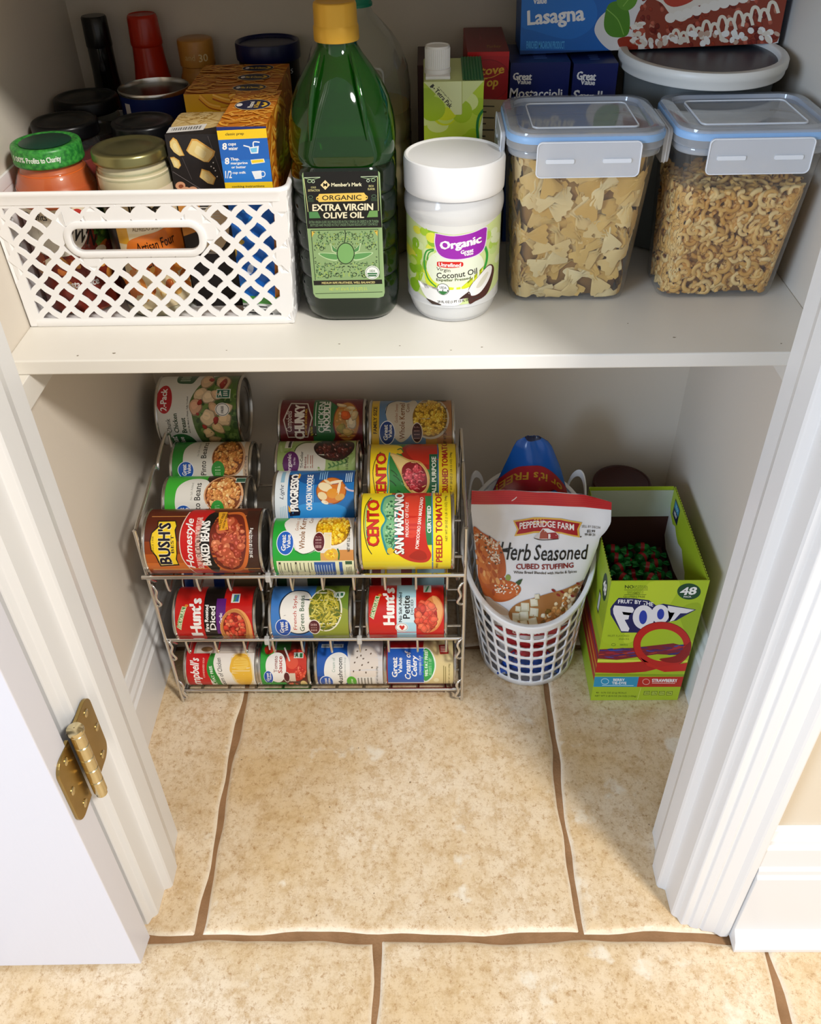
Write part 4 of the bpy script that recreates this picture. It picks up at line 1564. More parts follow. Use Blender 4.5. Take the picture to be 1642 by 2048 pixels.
def clip_poly(poly, x0, x1, y0, y1):
    for ax, lim, sg in ((0, x0, 1), (0, x1, -1), (1, y0, 1), (1, y1, -1)):
        out = []
        for i in range(len(poly)):
            a, b = poly[i - 1], poly[i]
            da, db = (a[ax] - lim) * sg, (b[ax] - lim) * sg
            if (da >= 0) != (db >= 0):
                t = da / (da - db)
                out.append((a[0] + (b[0] - a[0]) * t, a[1] + (b[1] - a[1]) * t))
            if db >= 0:
                out.append(b)
        poly = out
        if not poly:
            return []
    return poly


def diamond_side(W, H, pw, ph, mx, my0, my1, hs=.67):
    """solid plate with leaf-shaped holes cut on a diamond grid, as ring cells"""
    cells = []
    rows = int((H - my0 - my1) / (ph / 2)) + 3
    colsn = int(W / pw) + 3
    for j in range(-1, rows):
        for i in range(-1, colsn):
            cx = i * pw + (pw / 2 if j % 2 else 0)
            cy = my0 + j * ph / 2
            outer, hole = [], []
            n = 12
            tilt = .55 if j % 2 else -.55
            for k in range(n):
                a = 2 * pi * k / n
                d = 1 / (abs(cos(a)) / (pw / 2) + abs(sin(a)) / (ph / 2))
                outer.append((cx + d * cos(a), cy + d * sin(a)))
                dr = d * hs * (1 + .14 * cos(2 * (a - tilt)))
                rr = min(dr, .0082 * hs / .6)
                hole.append((cx + rr * cos(a), cy + rr * sin(a)))
            o2 = clip_poly(outer, 0, W, 0, H)
            if len(o2) < 3:
                continue
            inside = all(mx <= p[0] <= W - mx and my0 <= p[1] <= H - my1 for p in hole)
            hh = hole
            if not inside:
                hh = clip_poly(hole, mx, W - mx, my0, H - my1)
            if len(o2) == n and inside:
                cells.append((outer, hole))
            elif len(hh) >= 3 and abs(sum(hh[q - 1][0] * hh[q][1] - hh[q][0] * hh[q - 1][1] for q in range(len(hh)))) > 2.5e-5:
                # partly cut cell: resample both outlines by angle about the hole's middle
                hx, hy = sum(p[0] for p in hh) / len(hh), sum(p[1] for p in hh) / len(hh)

                def hit(poly, a):
                    best = 1e9
                    dx, dy = cos(a), sin(a)
                    for q in range(len(poly)):
                        (x1, y1), (x2, y2) = poly[q - 1], poly[q]
                        ex, ey = x2 - x1, y2 - y1
                        den = dx * ey - dy * ex
                        if abs(den) < 1e-12:
                            continue
                        t = ((x1 - hx) * ey - (y1 - hy) * ex) / den
                        u = ((x1 - hx) * dy - (y1 - hy) * dx) / den
                        if t > 0 and -1e-6 <= u <= 1 + 1e-6:
                            best = min(best, t)
                    return (hx + dx * best, hy + dy * best) if best < 1 else None
                angs = sorted({round(atan2(p[1] - hy, p[0] - hx), 5) for p in o2 + hh})
                oo, ho = [hit(o2, a) for a in angs], [hit(hh, a) for a in angs]
                if all(oo) and all(ho):
                    cells.append((oo, ho))
                else:
                    cells.append((o2, None))
            else:
                cells.append((o2, None))
    return cells


FW, FH = .272, BH
HX0, HX1, HZ0, HZ1 = .0655, .1905, .0795, .1075      # hand-hole on the front


def rr_in(x, y, g):
    return HX0 - g < x < HX1 + g and HZ0 - g < y < HZ1 + g


cells = diamond_side(FW, FH, .0232, .0262, .012, .0085, .0125)
front = []
for o, h in cells:
    cx, cy = sum(p[0] for p in o) / len(o), sum(p[1] for p in o) / len(o)
    pts = h if h else o
    if all(rr_in(p[0], p[1], .004) for p in o):
        continue
    front.append((o, h))
# open the hand-hole: drop what lies inside it, the moulded frame covers the cut edge
front = [(o, h) for o, h in front if not rr_in(sum(p[0] for p in o) / len(o), sum(p[1] for p in o) / len(o), -.001)]


def trim_hole(o, h):
    if not any(rr_in(p[0], p[1], 0) for p in o):
        return [(o, h)]
    # cells crossing the opening: keep only what lies outside it
    out = []
    for (a, b, c, d) in ((0, HX0, 0, FH), (HX1, FW, 0, FH), (HX0, HX1, 0, HZ0), (HX0, HX1, HZ1, FH)):
        q = clip_poly(o, a, b, c, d)
        if len(q) >= 3:
            out.append((q, None))
    return out


front = [z for o, h in front for z in trim_hole(o, h)]
g = lattice(front, lambda x, y: bin_pt(x / FW, y / FH, 'f'))
side_cells = diamond_side(.26, BH, .0232, .0262, .012, .0085, .0125, .30)
g2 = lattice([(o, h) for o, h in side_cells], lambda x, y: bin_pt(x / .26, y / BH, 'r'))
g3 = lattice([(o, h) for o, h in side_cells], lambda x, y: bin_pt(x / .26, y / BH, 'l'))
build('front_wall', g, WPL, bin_, solid=.0022, weld=True)
build('side_wall', g2, WPL, bin_, solid=.0022, weld=True)
build('side_wall', g3, WPL, bin_, solid=.0022, weld=True)
g = Geo().add([bin_pt(0, 0, 'b'), bin_pt(1, 0, 'b'), bin_pt(1, 1, 'b'), bin_pt(0, 1, 'b')], [(0, 1, 2, 3)])
build('back_wall', g, WPL, bin_, solid=.0022)
g = Geo().box((BX0[0], BY0[0], ZS + .0006), (BX1[0], BY1[0], ZS + .003))
build('bottom', g, WPL, bin_)
# rolled rim and foot band
def bin_ring(z, r_c, grow):
    x0, x1 = BX0[0] + (BX0[1] - BX0[0]) * z - grow, BX1[0] + (BX1[1] - BX1[0]) * z + grow
    y0, y1 = BY0[0] + (BY0[1] - BY0[0]) * z - grow, BY1[0] + (BY1[1] - BY1[0]) * z + grow
    return rrect(x1 - x0, y1 - y0, r_c, 6, (x0 + x1) / 2, (y0 + y1) / 2)


rings = []
for dz, grow in ((-.010, .0004), (-.0095, .0012), (-.003, .0015), (-.0015, .0022), (.0005, .0025), (.0022, .0018), (.0028, .0002), (.0022, -.0016), (-.002, -.0022), (-.009, -.002)):
    rings.append([Vector((p[0], p[1], ZS + .001 + BH + dz)) for p in bin_ring(1.0, .012, grow if BX0[1] - grow > XL else grow)])
for rg in rings:
    for v in rg:
        v.x = max(v.x, XL + .0004)
build('rim', Geo().loft(rings, False, False, True, None, loop=True), WPL, bin_, smooth=True, angle=50)
rings = [[Vector((p[0], p[1], ZS + z)) for p in bin_ring(0.03, .010, gr)] for z, gr in ((.0003, -.0005), (.0003, .0006), (.001, .0012), (.0085, .0014), (.0095, .0008), (.0095, -.0005))]
for rg in rings:
    for v in rg:
        v.x = max(v.x, XL + .0004)
build('foot_band', Geo().loft(rings, False, False, True, None, loop=True), WPL, bin_, smooth=True, angle=50)
hr = rrect(HX1 - HX0 + .006, HZ1 - HZ0 + .006, .014, 8, (HX0 + HX1) / 2, (HZ0 + HZ1) / 2)
fr = []
for gx, dy in ((0.0045, -.0002), (.004, -.0025), (.002, -.0034), (-.0015, -.0034), (-.0025, -.0026), (-.0025, .0018), (-.002, .0022), (.0045, .0012)):
    rr = rrect(HX1 - HX0 + 2 * gx, HZ1 - HZ0 + 2 * gx, .012 + gx, 8, (HX0 + HX1) / 2, (HZ0 + HZ1) / 2)
    fr.append([bin_pt(p[0] / FW, p[1] / FH, 'f') + Vector((0, dy, 0)) for p in rr])
build('handle', Geo().loft(fr, False, False, True, None, loop=True), WPL, bin_, smooth=True, angle=50)

# ---- jars and cans inside the bin
GLASS = clear_mat('jar_glass', '#f2f5f0', '#ffffff', .02, .04, 1.5)
ZB = ZS + .0032


def jar(label, c, rb, h, lid_r, lid_h, lid_mat, sauce, cat='jar', art=None, shoulder=.035, fill=.86, lid_art=None, lid_bevel=True):
    t = thing('sauce_jar', (c[0], c[1], ZB), label, cat)
    hb = h - lid_h
    nr = lid_r - .003
    prof = [(.004, .0), (rb - .004, .0), (rb - .0008, .003), (rb, .008), (rb, hb - shoulder), (rb - .002, hb - shoulder * .62), (nr + (rb - nr) * .35, hb - shoulder * .28), (nr + .0012, hb - .008), (nr, hb - .004), (nr, hb + .002)]
    pr = spline([(r, 0, z) for r, z in prof[3:]], 4)
    full = [(r, z) for r, z in prof[:3]] + [(p.x, p.z) for p in pr]
    build('glass_body', Geo().lathe([(r, ZB + z) for r, z in full], 48, (c[0], c[1], 0), True), GLASS, t, smooth=True, angle=60)
    ins = [(r - .0016, z + .001) for r, z in full if z < hb * fill]
    zt = hb * fill
    rt = min(r for r, z in ins[-1:])
    build('sauce', Geo().lathe([(r, ZB + z) for r, z in ins] + [(rt * .98, ZB + zt), (rt * .5, ZB + zt + .0005)], 48, (c[0], c[1], 0), True, True), sauce, t, smooth=True, angle=60, recalc=True)
    z0 = ZB + hb
    lp = [(lid_r * .96, z0 - .001), (lid_r, z0), (lid_r + .0004, z0 + .0015), (lid_r, z0 + .003), (lid_r, z0 + lid_h - .003), (lid_r - .0008, z0 + lid_h - .001), (lid_r - .0025, z0 + lid_h), (lid_r - .006, z0 + lid_h - .0002),
          (lid_r - .0075, z0 + lid_h - .0012), (lid_r * .55, z0 + lid_h - .0012), (lid_r * .5, z0 + lid_h - .0006), (.0005, z0 + lid_h - .0004)]
    lid = build('lid', Geo().lathe(lp, 48, (c[0], c[1], 0), True, True), lid_mat, t, smooth=True, angle=40)
    return t, lid


LIDK = mat('black_lid', '#08080a', .3, spec=.35)
LIDG = mat('gold_lid', '#8f8a5c', .3, metal=.85)
LIDGR = mat('green_speckled_lid', '#1f6b2c', .35, var=('#3f9a3c', 260, .12))
SAUCE_O = mat('tomato_sauce', '#cf4f14', .35, var=('#e0702a', 40, .25))
SAUCE_C = mat('alfredo_sauce', '#e6d3ac', .4, var=('#efe3c8', 25, .3))
SAUCE_R = mat('red_sauce', '#6d130c', .35, var=('#8a2414', 40, .25))


def paper_wrap(t, c, r, z0, z1, x0, x1, y0, y1, art, name='label', face=0.0, seed=1, base=None):
    fm, cuts = wrap_map(c, r, x0, x1, y0, y1, z1, z0, face)
    A = Art((x0 + .01, y0, x1 - .01, y1), base, seed)
    art(A)
    return A.build(name, fm, t, PAPER, xcuts=cuts)


fa = lambda c: atan2(CAM_POS.x - c[0], c[1] - CAM_POS.y)
# green-lidded sauce jar
c = (-.0878, .3935)
t, lid = jar('tomato sauce jar with speckled green lid at the front left of the white bin', c, .0400, .165, .033, .017, LIDGR, SAUCE_O, fill=.985)


def art(A):
    A.rect(0, 60, 600, 130, '#e9dcc0')
    A.blob([(40, 150), (200, 110), (330, 150), (360, 240), (250, 330), (60, 330), (-20, 240)], '#ece6d6')
    A.text('OWN', 318, 222, 210, 95, '#1d1a16', -28, .02)
    A.rect(420, 60, 520, 420, '#2c4a1c')
    A.scatter((440, 240, 50, 150), 40, 22, ['#3f6b24', '#1f3a14', '#6d8a34'], 1.5, None, 7)
    A.text('Profits', 90, 100, 120, 40, '#1d1a16', 0, .02)
    A.ell(330, 110, 40, 40, '#c9382c')
    for i in range(26):
        A.ell(A.rng.uniform(0, 520), A.rng.uniform(330, 520), A.rng.uniform(30, 60), A.rng.uniform(16, 30), A.rng.choice(['#c9702c', '#e0a052', '#7a2a18', '#efe0c4', '#d6893a', '#a84a1c']), A.rng.uniform(0, 180), 12)
    A.text('Pasta Sauce', 250, 520, 220, 50, W_, 0, .03)
    A.rect(0, 590, 600, 800, '#7d2a1c')


paper_wrap(t, c, .0401, ZB + .006, ZB + .112, 0, 520, 60, 700, art, face=fa(c), base='#7d2a1c')
A = Art((0, 0, 100, 20))
A.text('100% Profits @ Charity'.replace('@', 'to'), 34, 11, 62, 8.5, '#dfe9da', 0, .03)
fm, cuts = wrap_map(c, .0332, 0, 100, 0, 20, ZB + .1645, ZB + .1485, fa(c))
A.build('lid_print', fm, lid, PAPER, xcuts=cuts)
g = Geo().lathe([(.0005, ZB + .1652), (.0235, ZB + .1652), (.0245, ZB + .1646)], 40, (c[0], c[1], 0))
build('lid_button', g, mat('dark_green_paint', '#123a2c', .35), lid, smooth=True)

# gold-lidded alfredo jar
c = (-.0045, .3815)
t, lid = jar('cream alfredo sauce jar with a gold metal lid at the front of the white bin', c, .0362, .163,   .0355, .0105, LIDG, SAUCE_C, shoulder=.022, fill=.985)


def art(A):
    A.rect(0, 60, 600, 700, '#e0cfa6')
    A.rect(0, 60, 60, 700, '#151210')
    A.rect(60, 60, 130, 330, '#d9a02c')
    A.ell(90, 170, 28, 30, '#efd27a')
    A.rect(130, 60, 600, 270, '#e3d6b8')
    A.text('Prego', 300, 175, 260, 150, '#16130f', 0, .06)
    A.text('ALFREDO SAUCE', 270, 246, 210, 24, '#7d6a4a', 0, .02)
    A.blob([(110, 330), (200, 285), (330, 270), (480, 240), (520, 250), (520, 480), (300, 500), (110, 470)], '#d9772a')
    A.text('Artisan Four', 300, 338, 270, 56, '#2b1408', 5, .015)
    A.text('Cheese', 300, 430, 200, 50, '#2b1408', 5, .015)
    for i in range(34):
        A.ell(A.rng.uniform(60, 520), A.rng.uniform(440, 620), A.rng.uniform(24, 46), A.rng.uniform(16, 32), A.rng.choice(['#d98a3a', '#e6b05c', '#efd69a', '#c9702c', '#e8c47e', '#b5581f']), A.rng.uniform(0, 180), 12)


paper_wrap(t, c, .0364, ZB + .012, ZB + .1300, 0, 520, 60, 700, art, face=fa(c), base='#e0cfa6')

# darker jars farther back
jar('dark red sauce jar with a wide black lid behind the green-lidded jar', (-.0945, .4705), .0335, .163, .0335, .014, LIDK, SAUCE_R)
jar('black-lidded jar in the back left corner of the white bin', (-.0945, .5480), .0345, .166, .0345, .014, LIDK, mat('brown_sauce', '#2a100c', .35))
jar('pale jar with a glossy black lid behind the gold-lidded jar', (-.0085, .4530), .0315, .166, .0315, .013, LIDK, SAUCE_C)
# silver-rimmed blue can
c = (-.0165, .5455)
t = thing('food_tin', (c[0], c[1], ZB), 'dark blue can with a silver rim standing open at the back of the white bin', 'can')
zt = ZS + .178
build('can_body', Geo().lathe([(.036, ZB), (.0375, ZB + .002), (.0375, zt - .004), (.0385, zt - .0035), (.0388, zt - .001), (.0382, zt), (.0372, zt), (.0366, zt - .002), (.0364, zt - .006), (.0005, zt - .0065)], 48, (c[0], c[1], 0), True, True), TIN, t, smooth=True, angle=40)


build('seal_disc', Geo().lathe([(.0362, zt - .0058), (.0362, zt - .0046), (.0005, zt - .0044)], 48, (c[0], c[1], 0), True, True), mat('dark_brown_seal', '#1f1512', .22), t, smooth=True, angle=40)


def art(A):
    A.rect(0, 0, 520, 300, '#10205a')
    A.rect(150, 30, 235, 70, '#b3201f')
    A.text('HILLS', 192, 50, 66, 18, '#f0d8d0', 0, .03)
    A.curve([(250, 70), (270, 50), (300, 62), (320, 56)], 8, '#4f8fc4')
    A.text('St', 330, 76, 60, 56, '#d9dde6', 0, .02)
    A.rect(30, 10, 60, 90, '#cfc9c4')


paper_wrap(t, c, .0377, ZB + .004, zt - .0045, 0, 480, 0, 300, art, face=fa(c), base='#10205a')

# ---- boxes in the bin
def card_box(name, label, lo, hi, cat, col, group=None, mtx=None, bevel=.0006):
    t = thing(name, ((lo[0] + hi[0]) / 2, (lo[1] + hi[1]) / 2, lo[2]), label, cat, group)
    g = Geo().box(lo, hi)
    if mtx:
        for v in g.v:
            v.xyz = mtx @ v
    build('carton', g, mat('card_' + col.strip('#'), col, .4), t, bevel=bevel)
    return t


def cheese(A, pts, c1='#e9cf86', c2='#d9a650'):
    A.poly(pts, '#2b2018')
    cx, cy = sum(p[0] for p in pts) / len(pts), sum(p[1] for p in pts) / len(pts)
    A.poly([(cx + (x - cx) * .96, cy + (y - cy) * .96) for x, y in pts], c2)
    A.poly([(cx - 5 + (x - cx) * .84, cy + 5 + (y - cy) * .84) for x, y in pts], c1)
    A.poly([(cx - 5 + (x - cx) * .4, cy + 8 + (y - cy) * .5) for x, y in pts], '#f0dda0')


lo, hi = (.0335, .375, ZB), (.0845, .446, ZS + .177)
t = card_box('pasta_box', 'black pasta box with cheese chunks on its face, barcode on top, in the bin', lo, hi, 'box', '#1b1819')
Q = [(15, 872), (650, 880), (760, 1570), (130, 1570)]
A = Art((-40, 870, 900, 3200), '#211d1e', 5)
A.line([(520, 900), (740, 1500)], 6, '#5d5658')
A.line([(100, 1300), (520, 1570)], 6, '#6d6668')
A.line([(220, 1140), (330, 1400)], 4, '#5d5658')
cheese(A, [(260, 1055), (330, 920), (390, 925), (615, 1075), (600, 1130), (535, 1205), (480, 1200), (300, 1100)])
cheese(A, [(70, 950), (115, 900), (160, 930), (200, 1010), (250, 1120), (190, 1125), (120, 1075), (75, 1010)])
cheese(A, [(70, 1130), (120, 1125), (185, 1170), (205, 1230), (175, 1272), (120, 1250)])
cheese(A, [(445, 1270), (540, 1300), (620, 1385), (590, 1470), (520, 1450), (418, 1370)])
for x, y in [(585, 1205), (592, 1270), (610, 1300), (632, 1370), (560, 1250)]:
    A.ell(x, y, 8, 8, W_, 0, 8)
for x, y, r in [(190, 1470, 60), (250, 1540, 70), (340, 1530, 60)]:
    A.ell(x, y, r, r * .8, '#d9a07c')
    A.ell(x + 8, y + 8, r * .5, r * .4, '#8a4a30')
A.ell(600, 2000, 180, 300, '#d8c8a4')
A.poly([(100, 1700), (400, 1660), (500, 2000), (200, 2100)], '#c8873a')
A.lines(420, 1700, 700, 1900, 6, '#d5d1c8')
A.rect(130, 2300, 800, 2330, '#8d8578')
A.build('box_print', face_map((lo[0], lo[1], hi[2]), (hi[0], lo[1], hi[2]), (lo[0], lo[1], lo[2]), Q, vmax=.318), t, CARD)
A = Art((0, 570, 760, 870), '#231f20', 6)
A.blob([(230, 590), (400, 572), (640, 590), (740, 640), (720, 730), (600, 790), (300, 800), (110, 740)], '#d2b476')
for i in range(70):
    x, y, a = A.rng.uniform(150, 660), A.rng.uniform(600, 760), A.rng.uniform(-25, 25)
    A.line([(x - 45, y - 45 * math.tan(radians(a))), (x + 45, y + 45 * math.tan(radians(a)))], 9, A.rng.choice(['#e3cb92', '#bd9a56', '#d9bd80', '#a8833f']))
A.poly([(90, 752), (540, 745), (500, 815), (35, 830)], '#e9e7e2')
for i in range(34):
    x = 130 + i * 10.5
    if i % 3 != 1:
        A.poly([(x, 768), (x + 5 + (i % 2) * 3, 768), (x - 14 + (i % 2) * 3, 803), (x - 19, 803)], '#26221f')
A.build('top_print', face_map((lo[0], hi[1], hi[2]), (hi[0], hi[1], hi[2]), (lo[0], lo[1], hi[2]), [(240, 572), (760, 640), (655, 868), (10, 850)]), t, CARD)


def noodles(A, box, n, seed=1, dark=1.0):
    x0, y0, x1, y1 = box
    r = random.Random(seed)
    for i in range(int(n * .62)):
        x, y, a = r.uniform(x0, x1), r.uniform(y0, y1), r.uniform(-.7, .7)
        l, b = r.uniform(55, 105), r.uniform(-40, 40)
        P = [(x - l * cos(a), y - l * sin(a)), (x - b * sin(a), y + b * cos(a)), (x + l * cos(a), y + l * sin(a))]
        A.curve(P, r.uniform(38, 46), '#a8540c', 4)
        A.curve([(p[0], p[1] - 4) for p in P], 29, r.choice(['#e0911f', '#eaa42c', '#e89a24', '#d98416']), 4)
        A.curve([(p[0], p[1] - 9) for p in P], 9, r.choice(['#f6c860', '#f3bc50']), 4)


def mac_oval(A, cx, cy, rx, ry):
    A.ell(cx, cy, rx, ry, '#d9c9a0')
    A.ell(cx, cy, rx * .96, ry * .92, '#14173c')
    A.text('Mac & Cheese', cx, cy, rx * 1.0, ry * .5, '#e6c23c', 0, .03)
    A.ell(cx - rx * .66, cy, rx * .13, ry * .3, '#efe9e4')
    A.curve([(cx + rx * .55, cy - ry * .35), (cx + rx * .75, cy), (cx + rx * .55, cy + ry * .35)], ry * .22, '#f0c030')


MACL = ['macaroni box with an orange noodle top, first in the row behind the black pasta box', 'middle macaroni box of the three with orange noodle tops', 'rearmost macaroni box, hard against the back of the white bin']
for k in range(3):
    y0 = .4655 + k * .0396
    lo, hi = (.0345, y0, ZB), (.1275, y0 + .0392, ZS + .189)
    t = card_box('macaroni_box', MACL[k], lo, hi, 'box', '#b8660f', 'macaroni boxes with noodle tops')
    A = Art((0, 0, 700, 300), '#c87416', 10 + k)
    noodles(A, (0, 0, 700, 300), 75, 20 + k)
    mac_oval(A, 480 - k * 10, 150, 130, 105)
    A.build('top_print', face_map((lo[0], hi[1], hi[2]), (hi[0], hi[1], hi[2]), (lo[0], lo[1], hi[2]), None, (0, 0, 700, 300)), t, CARD)
    A = Art((0, 0, 700, 1200), '#d9a11c', 30 + k)
    noodles(A, (0, 0, 700, 70), 16, 40 + k)
    A.rect(0, 110, 700, 1200, '#1a4fa0')
    A.build('box_print', face_map((lo[0], lo[1], hi[2]), (hi[0], lo[1], hi[2]), (lo[0], lo[1], lo[2]), None, (0, 0, 700, 1200)), t, CARD)
    A = Art((0, 0, 300, 1200), '#c87416', 50 + k)
    noodles(A, (0, 0, 300, 1200), 60, 60 + k)
    A.build('side_print', face_map((hi[0], lo[1], hi[2]), (hi[0], hi[1], hi[2]), (hi[0], lo[1], lo[2]), None, (0, 0, 300, 1200)), t, CARD)

lo, hi = (.0900, .3435, ZB), (.1345, .4625, ZS + .192)
t = card_box('macaroni_box', 'macaroni box with yellow and blue cooking steps facing out of the bin', lo, hi, 'box', '#c87416', 'macaroni boxes with noodle tops')
A = Art((640, 770, 1360, 4000), '#1d6fc4', 7)
A.rect(640, 770, 1360, 832, '#1a2a6c')
A.rect(640, 832, 1360, 940, '#f0c81e')
A.htext('classic prep', 790, 862, 1000, 902, '#2a2412', .015)
A.rect(640, 940, 1360, 1432, '#1f62b8')
A.rect(640, 1180, 1360, 1432, '#2477cc')
A.htext('8', 752, 978, 806, 1058, W_, .04)
A.htext('cups', 818, 985, 908, 1022, W_, .03)
A.htext('water', 820, 1030, 928, 1064, W_, .03)
A.htext('8', 775, 1148, 828, 1226, W_, .04)
A.htext('Tbsp.', 838, 1150, 940, 1192, W_, .03)
A.htext('margarine', 842, 1200, 1030, 1236, W_, .03)
A.htext('or butter', 848, 1244, 1010, 1274, W_, .03)
A.htext('1/2', 776, 1298, 850, 1384, W_, .02)
A.htext('cup milk', 858, 1308, 1008, 1344, W_, .03)
A.poly([(1050, 1040), (1160, 1025), (1150, 1110), (1070, 1112)], '#e9eef2')
A.poly([(1062, 1052), (1140, 1042), (1134, 1096), (1078, 1098)], '#6fc0e6')
A.line([(990, 1015), (1060, 1036)], 14, '#e9eef2')
A.curve([(1100, 1035), (1105, 980), (1170, 985)], 14, '#e9eef2')
A.poly([(1062, 1180), (1210, 1172), (1220, 1215), (1075, 1232)], '#f0ead0')
A.poly([(1070, 1188), (1200, 1180), (1208, 1208), (1080, 1220)], '#f0cf2a')
A.poly([(1070, 1312), (1175, 1305), (1180, 1395), (1105, 1402)], '#eef0f2')
A.outline(1192, 1345, 24, 30, 10, '#eef0f2')
A.rect(640, 1432, 1360, 1528, '#f0c81e')
A.htext('cooking instructions', 846, 1466, 1204, 1500, '#2a2412', .015)
A.rect(640, 1528, 1360, 4000, '#1f6ac0')
A.htext('4 easy steps', 850, 1552, 1200, 1600, W_, .03)
for i in range(16):
    A.ell(A.rng.uniform(700, 1300), A.rng.uniform(1700, 2600), 60, 34, A.rng.choice(['#2f8fe0', '#1a4f9c', '#7dbbe8', '#e3e6ea', '#c9a23c']), A.rng.uniform(0, 180), 10)
A.rect(640, 2700, 1360, 2780, '#4f9a3c')
A.rect(640, 2780, 1360, 2960, '#e6e6e2')
A.lines(760, 2800, 1300, 2940, 4, '#3a3a3a')
A.rect(640, 2960, 1360, 4000, '#14225e')
A.htext('Kraft', 950, 3250, 1150, 3340, W_, .03)
A.build('box_print', face_map((lo[0], lo[1], hi[2]), (hi[0], lo[1], hi[2]), (lo[0], lo[1], lo[2]), [(690, 790), (1245, 805), (1302, 1570), (782, 1570)], vmax=.32), t, CARD)
A = Art((0, 0, 560, 1100), '#c87416', 8)
noodles(A, (0, 0, 560, 1100), 150, 9)
A.ell(290, 480, 215, 165, '#d9c9a0')
A.ell(290, 480, 208, 155, '#14173c')
A.ell(130, 480, 36, 48, '#efe9e4')
A.text('Macaroni', 270, 480, 190, 60, '#efe9dc', 90, .03)
A.text('& Cheese', 340, 480, 190, 60, '#e6b82c', 90, .03)
A.curve([(410, 420), (450, 480), (410, 540)], 36, '#f0c030')
A.build('top_print', face_map((lo[0], hi[1], hi[2]), (hi[0], hi[1], hi[2]), (lo[0], lo[1], hi[2]), None, (0, 0, 560, 1100)), t, CARD)
A = Art((0, 0, 500, 800), '#c87416', 9)
noodles(A, (0, 0, 500, 400), 60, 11)
A.rect(0, 430, 500, 800, '#14225e')
A.build('side_print', face_map((hi[0], lo[1], hi[2]), (hi[0], hi[1], hi[2]), (hi[0], lo[1], lo[2]), None, (0, 0, 500, 800)), t, CARD)

# ---- bottles and jars standing behind the bin
def bottle(name, label, c, prof, m, cap=None, capm=None, cat='bottle', z0=ZS):
    t = thing(name, (c[0], c[1], z0), label, cat)
    pr = spline([(r, 0, z) for r, z in prof], 5)
    build('glass_body', Geo().lathe([(max(p.x, .0004), z0 + p.z) for p in pr], 40, (c[0], c[1], 0), True, True), m, t, smooth=True, angle=60)
    if cap:
        build('cap', Geo().lathe([(r, z0 + z) for r, z in cap], 32, (c[0], c[1], 0), True, True), capm, t, smooth=True, angle=35)
    return t


DKG = mat('dark_bottle_glass', '#07090a', .12, coat=.5)
bottle('sauce_bottle', 'black bottle with a tall dark neck in the left back corner of the shelf', (-.0945, .633),
       [(.022, .0005), (.0262, .003), (.0265, .02), (.0265, .095), (.0255, .118), (.021, .136), (.0166, .150), (.0146, .166), (.0142, .182), (.0140, .203)], DKG,
       [(.0141, .200), (.0146, .2015), (.0140, .2295), (.0128, .2312), (.0005, .2314)], mat('black_cap', '#08080b', .25))
REDB = mat('red_shrink_sleeve', '#a8200c', .22, var=('#b82a0e', 18, .3))
bottle('sauce_bottle', 'bottle with a bright red wrapped neck at the back, beside the black bottle', (-.0400, .633),
       [(.022, .0005), (.0262, .003), (.0265, .02), (.0265, .10), (.0262, .125), (.0235, .150), (.0196, .172), (.0176, .19), (.0168, .203)], REDB,
       [(.0169, .200), (.0178, .2015), (.0180, .204), (.0168, .2285), (.0158, .2312), (.0148, .232), (.0138, .2312), (.0005, .2310)], mat('red_cap', '#b3260f', .25))
WOODC = mat('amber_cap', '#b3782c', .3, var=('#c98e3c', 60, .3))
t = bottle('seasoning_jar', 'amber jar with a ribbed amber cap behind the macaroni boxes', (.0145, .636),
           [(.018, .0005), (.0222, .003), (.0225, .02), (.0225, .15), (.0218, .165), (.0195, .172), (.0185, .18)], WOODC,
           [(.0188, .178), (.0202, .179), (.0203, .2035), (.0196, .2055), (.018, .2062), (.0005, .2064)], WOODC)
fm, cuts = wrap_map((.0145, .636), .0204, 0, 100, 0, 60, ZS + .205, ZS + .178, fa((.0145, .636)))
A = Art((0, 0, 100, 60))
A.text('30', 66, 36, 26, 18, '#e9cf9a', 0, .02)
A.text('and', 30, 34, 26, 14, '#d9b87c', 0, 0)
A.build('cap_print', fm, [o for o in t.children if o.name.startswith('cap')][0], PAPER, xcuts=cuts)
BLU = mat('navy_plastic', '#0b1246', .3)
c = (.0985, .628)
t = thing('plastic_tub', (c[0], c[1], ZS), 'dark tub with a navy blue lid at the back, behind the macaroni boxes', 'tub')
build('tub_body', Geo().lathe([(.029, ZS + .0003), (.0325, ZS + .002), (.0343, ZS + .19)], 40, (c[0], c[1], 0), True, True), mat('near_black_plastic', '#0a0a12', .3), t, smooth=True, angle=50)
build('lid', Geo().lathe([(.0345, ZS + .186), (.0362, ZS + .1865), (.0366, ZS + .189), (.0366, ZS + .2015), (.0358, ZS + .2040), (.0335, ZS + .2044), (.0318, ZS + .2030), (.0312, ZS + .2012), (.0005, ZS + .2012)], 48, (c[0], c[1], 0), True, True), BLU, t, smooth=True, angle=40)
fm, cuts = wrap_map(c, .0344, 0, 100, 0, 30, ZS + .186, ZS + .160, fa(c))
A = Art((0, 0, 100, 30))
A.text('Quality Foods', 52, 11, 70, 11, '#dfe2ea', 0, 0, 0, -3)
A.build('tub_print', fm, t, PAPER, xcuts=cuts)

# ---- green olive oil bottle: waisted dome over a ribbed square body
GRN = clear_mat('lit_bottle_plastic', '#66c452', '#1a5a14', .30, .05, 1.5, 1.7)  # dome copy of the plastic: glow of the lit interior put into the haze
oil = thing('oil_bottle', (.1990, .3865, ZS), 'tall green olive oil bottle with a gold cap beside the white bin', 'bottle')
OC, OD = (.1990, .3865), .097


def sq(w, r, z, d=None):
    return [Vector((OC[0] + p[0], OC[1] + p[1], ZS + z)) for p in rrect(w, d or w, r, 7)]


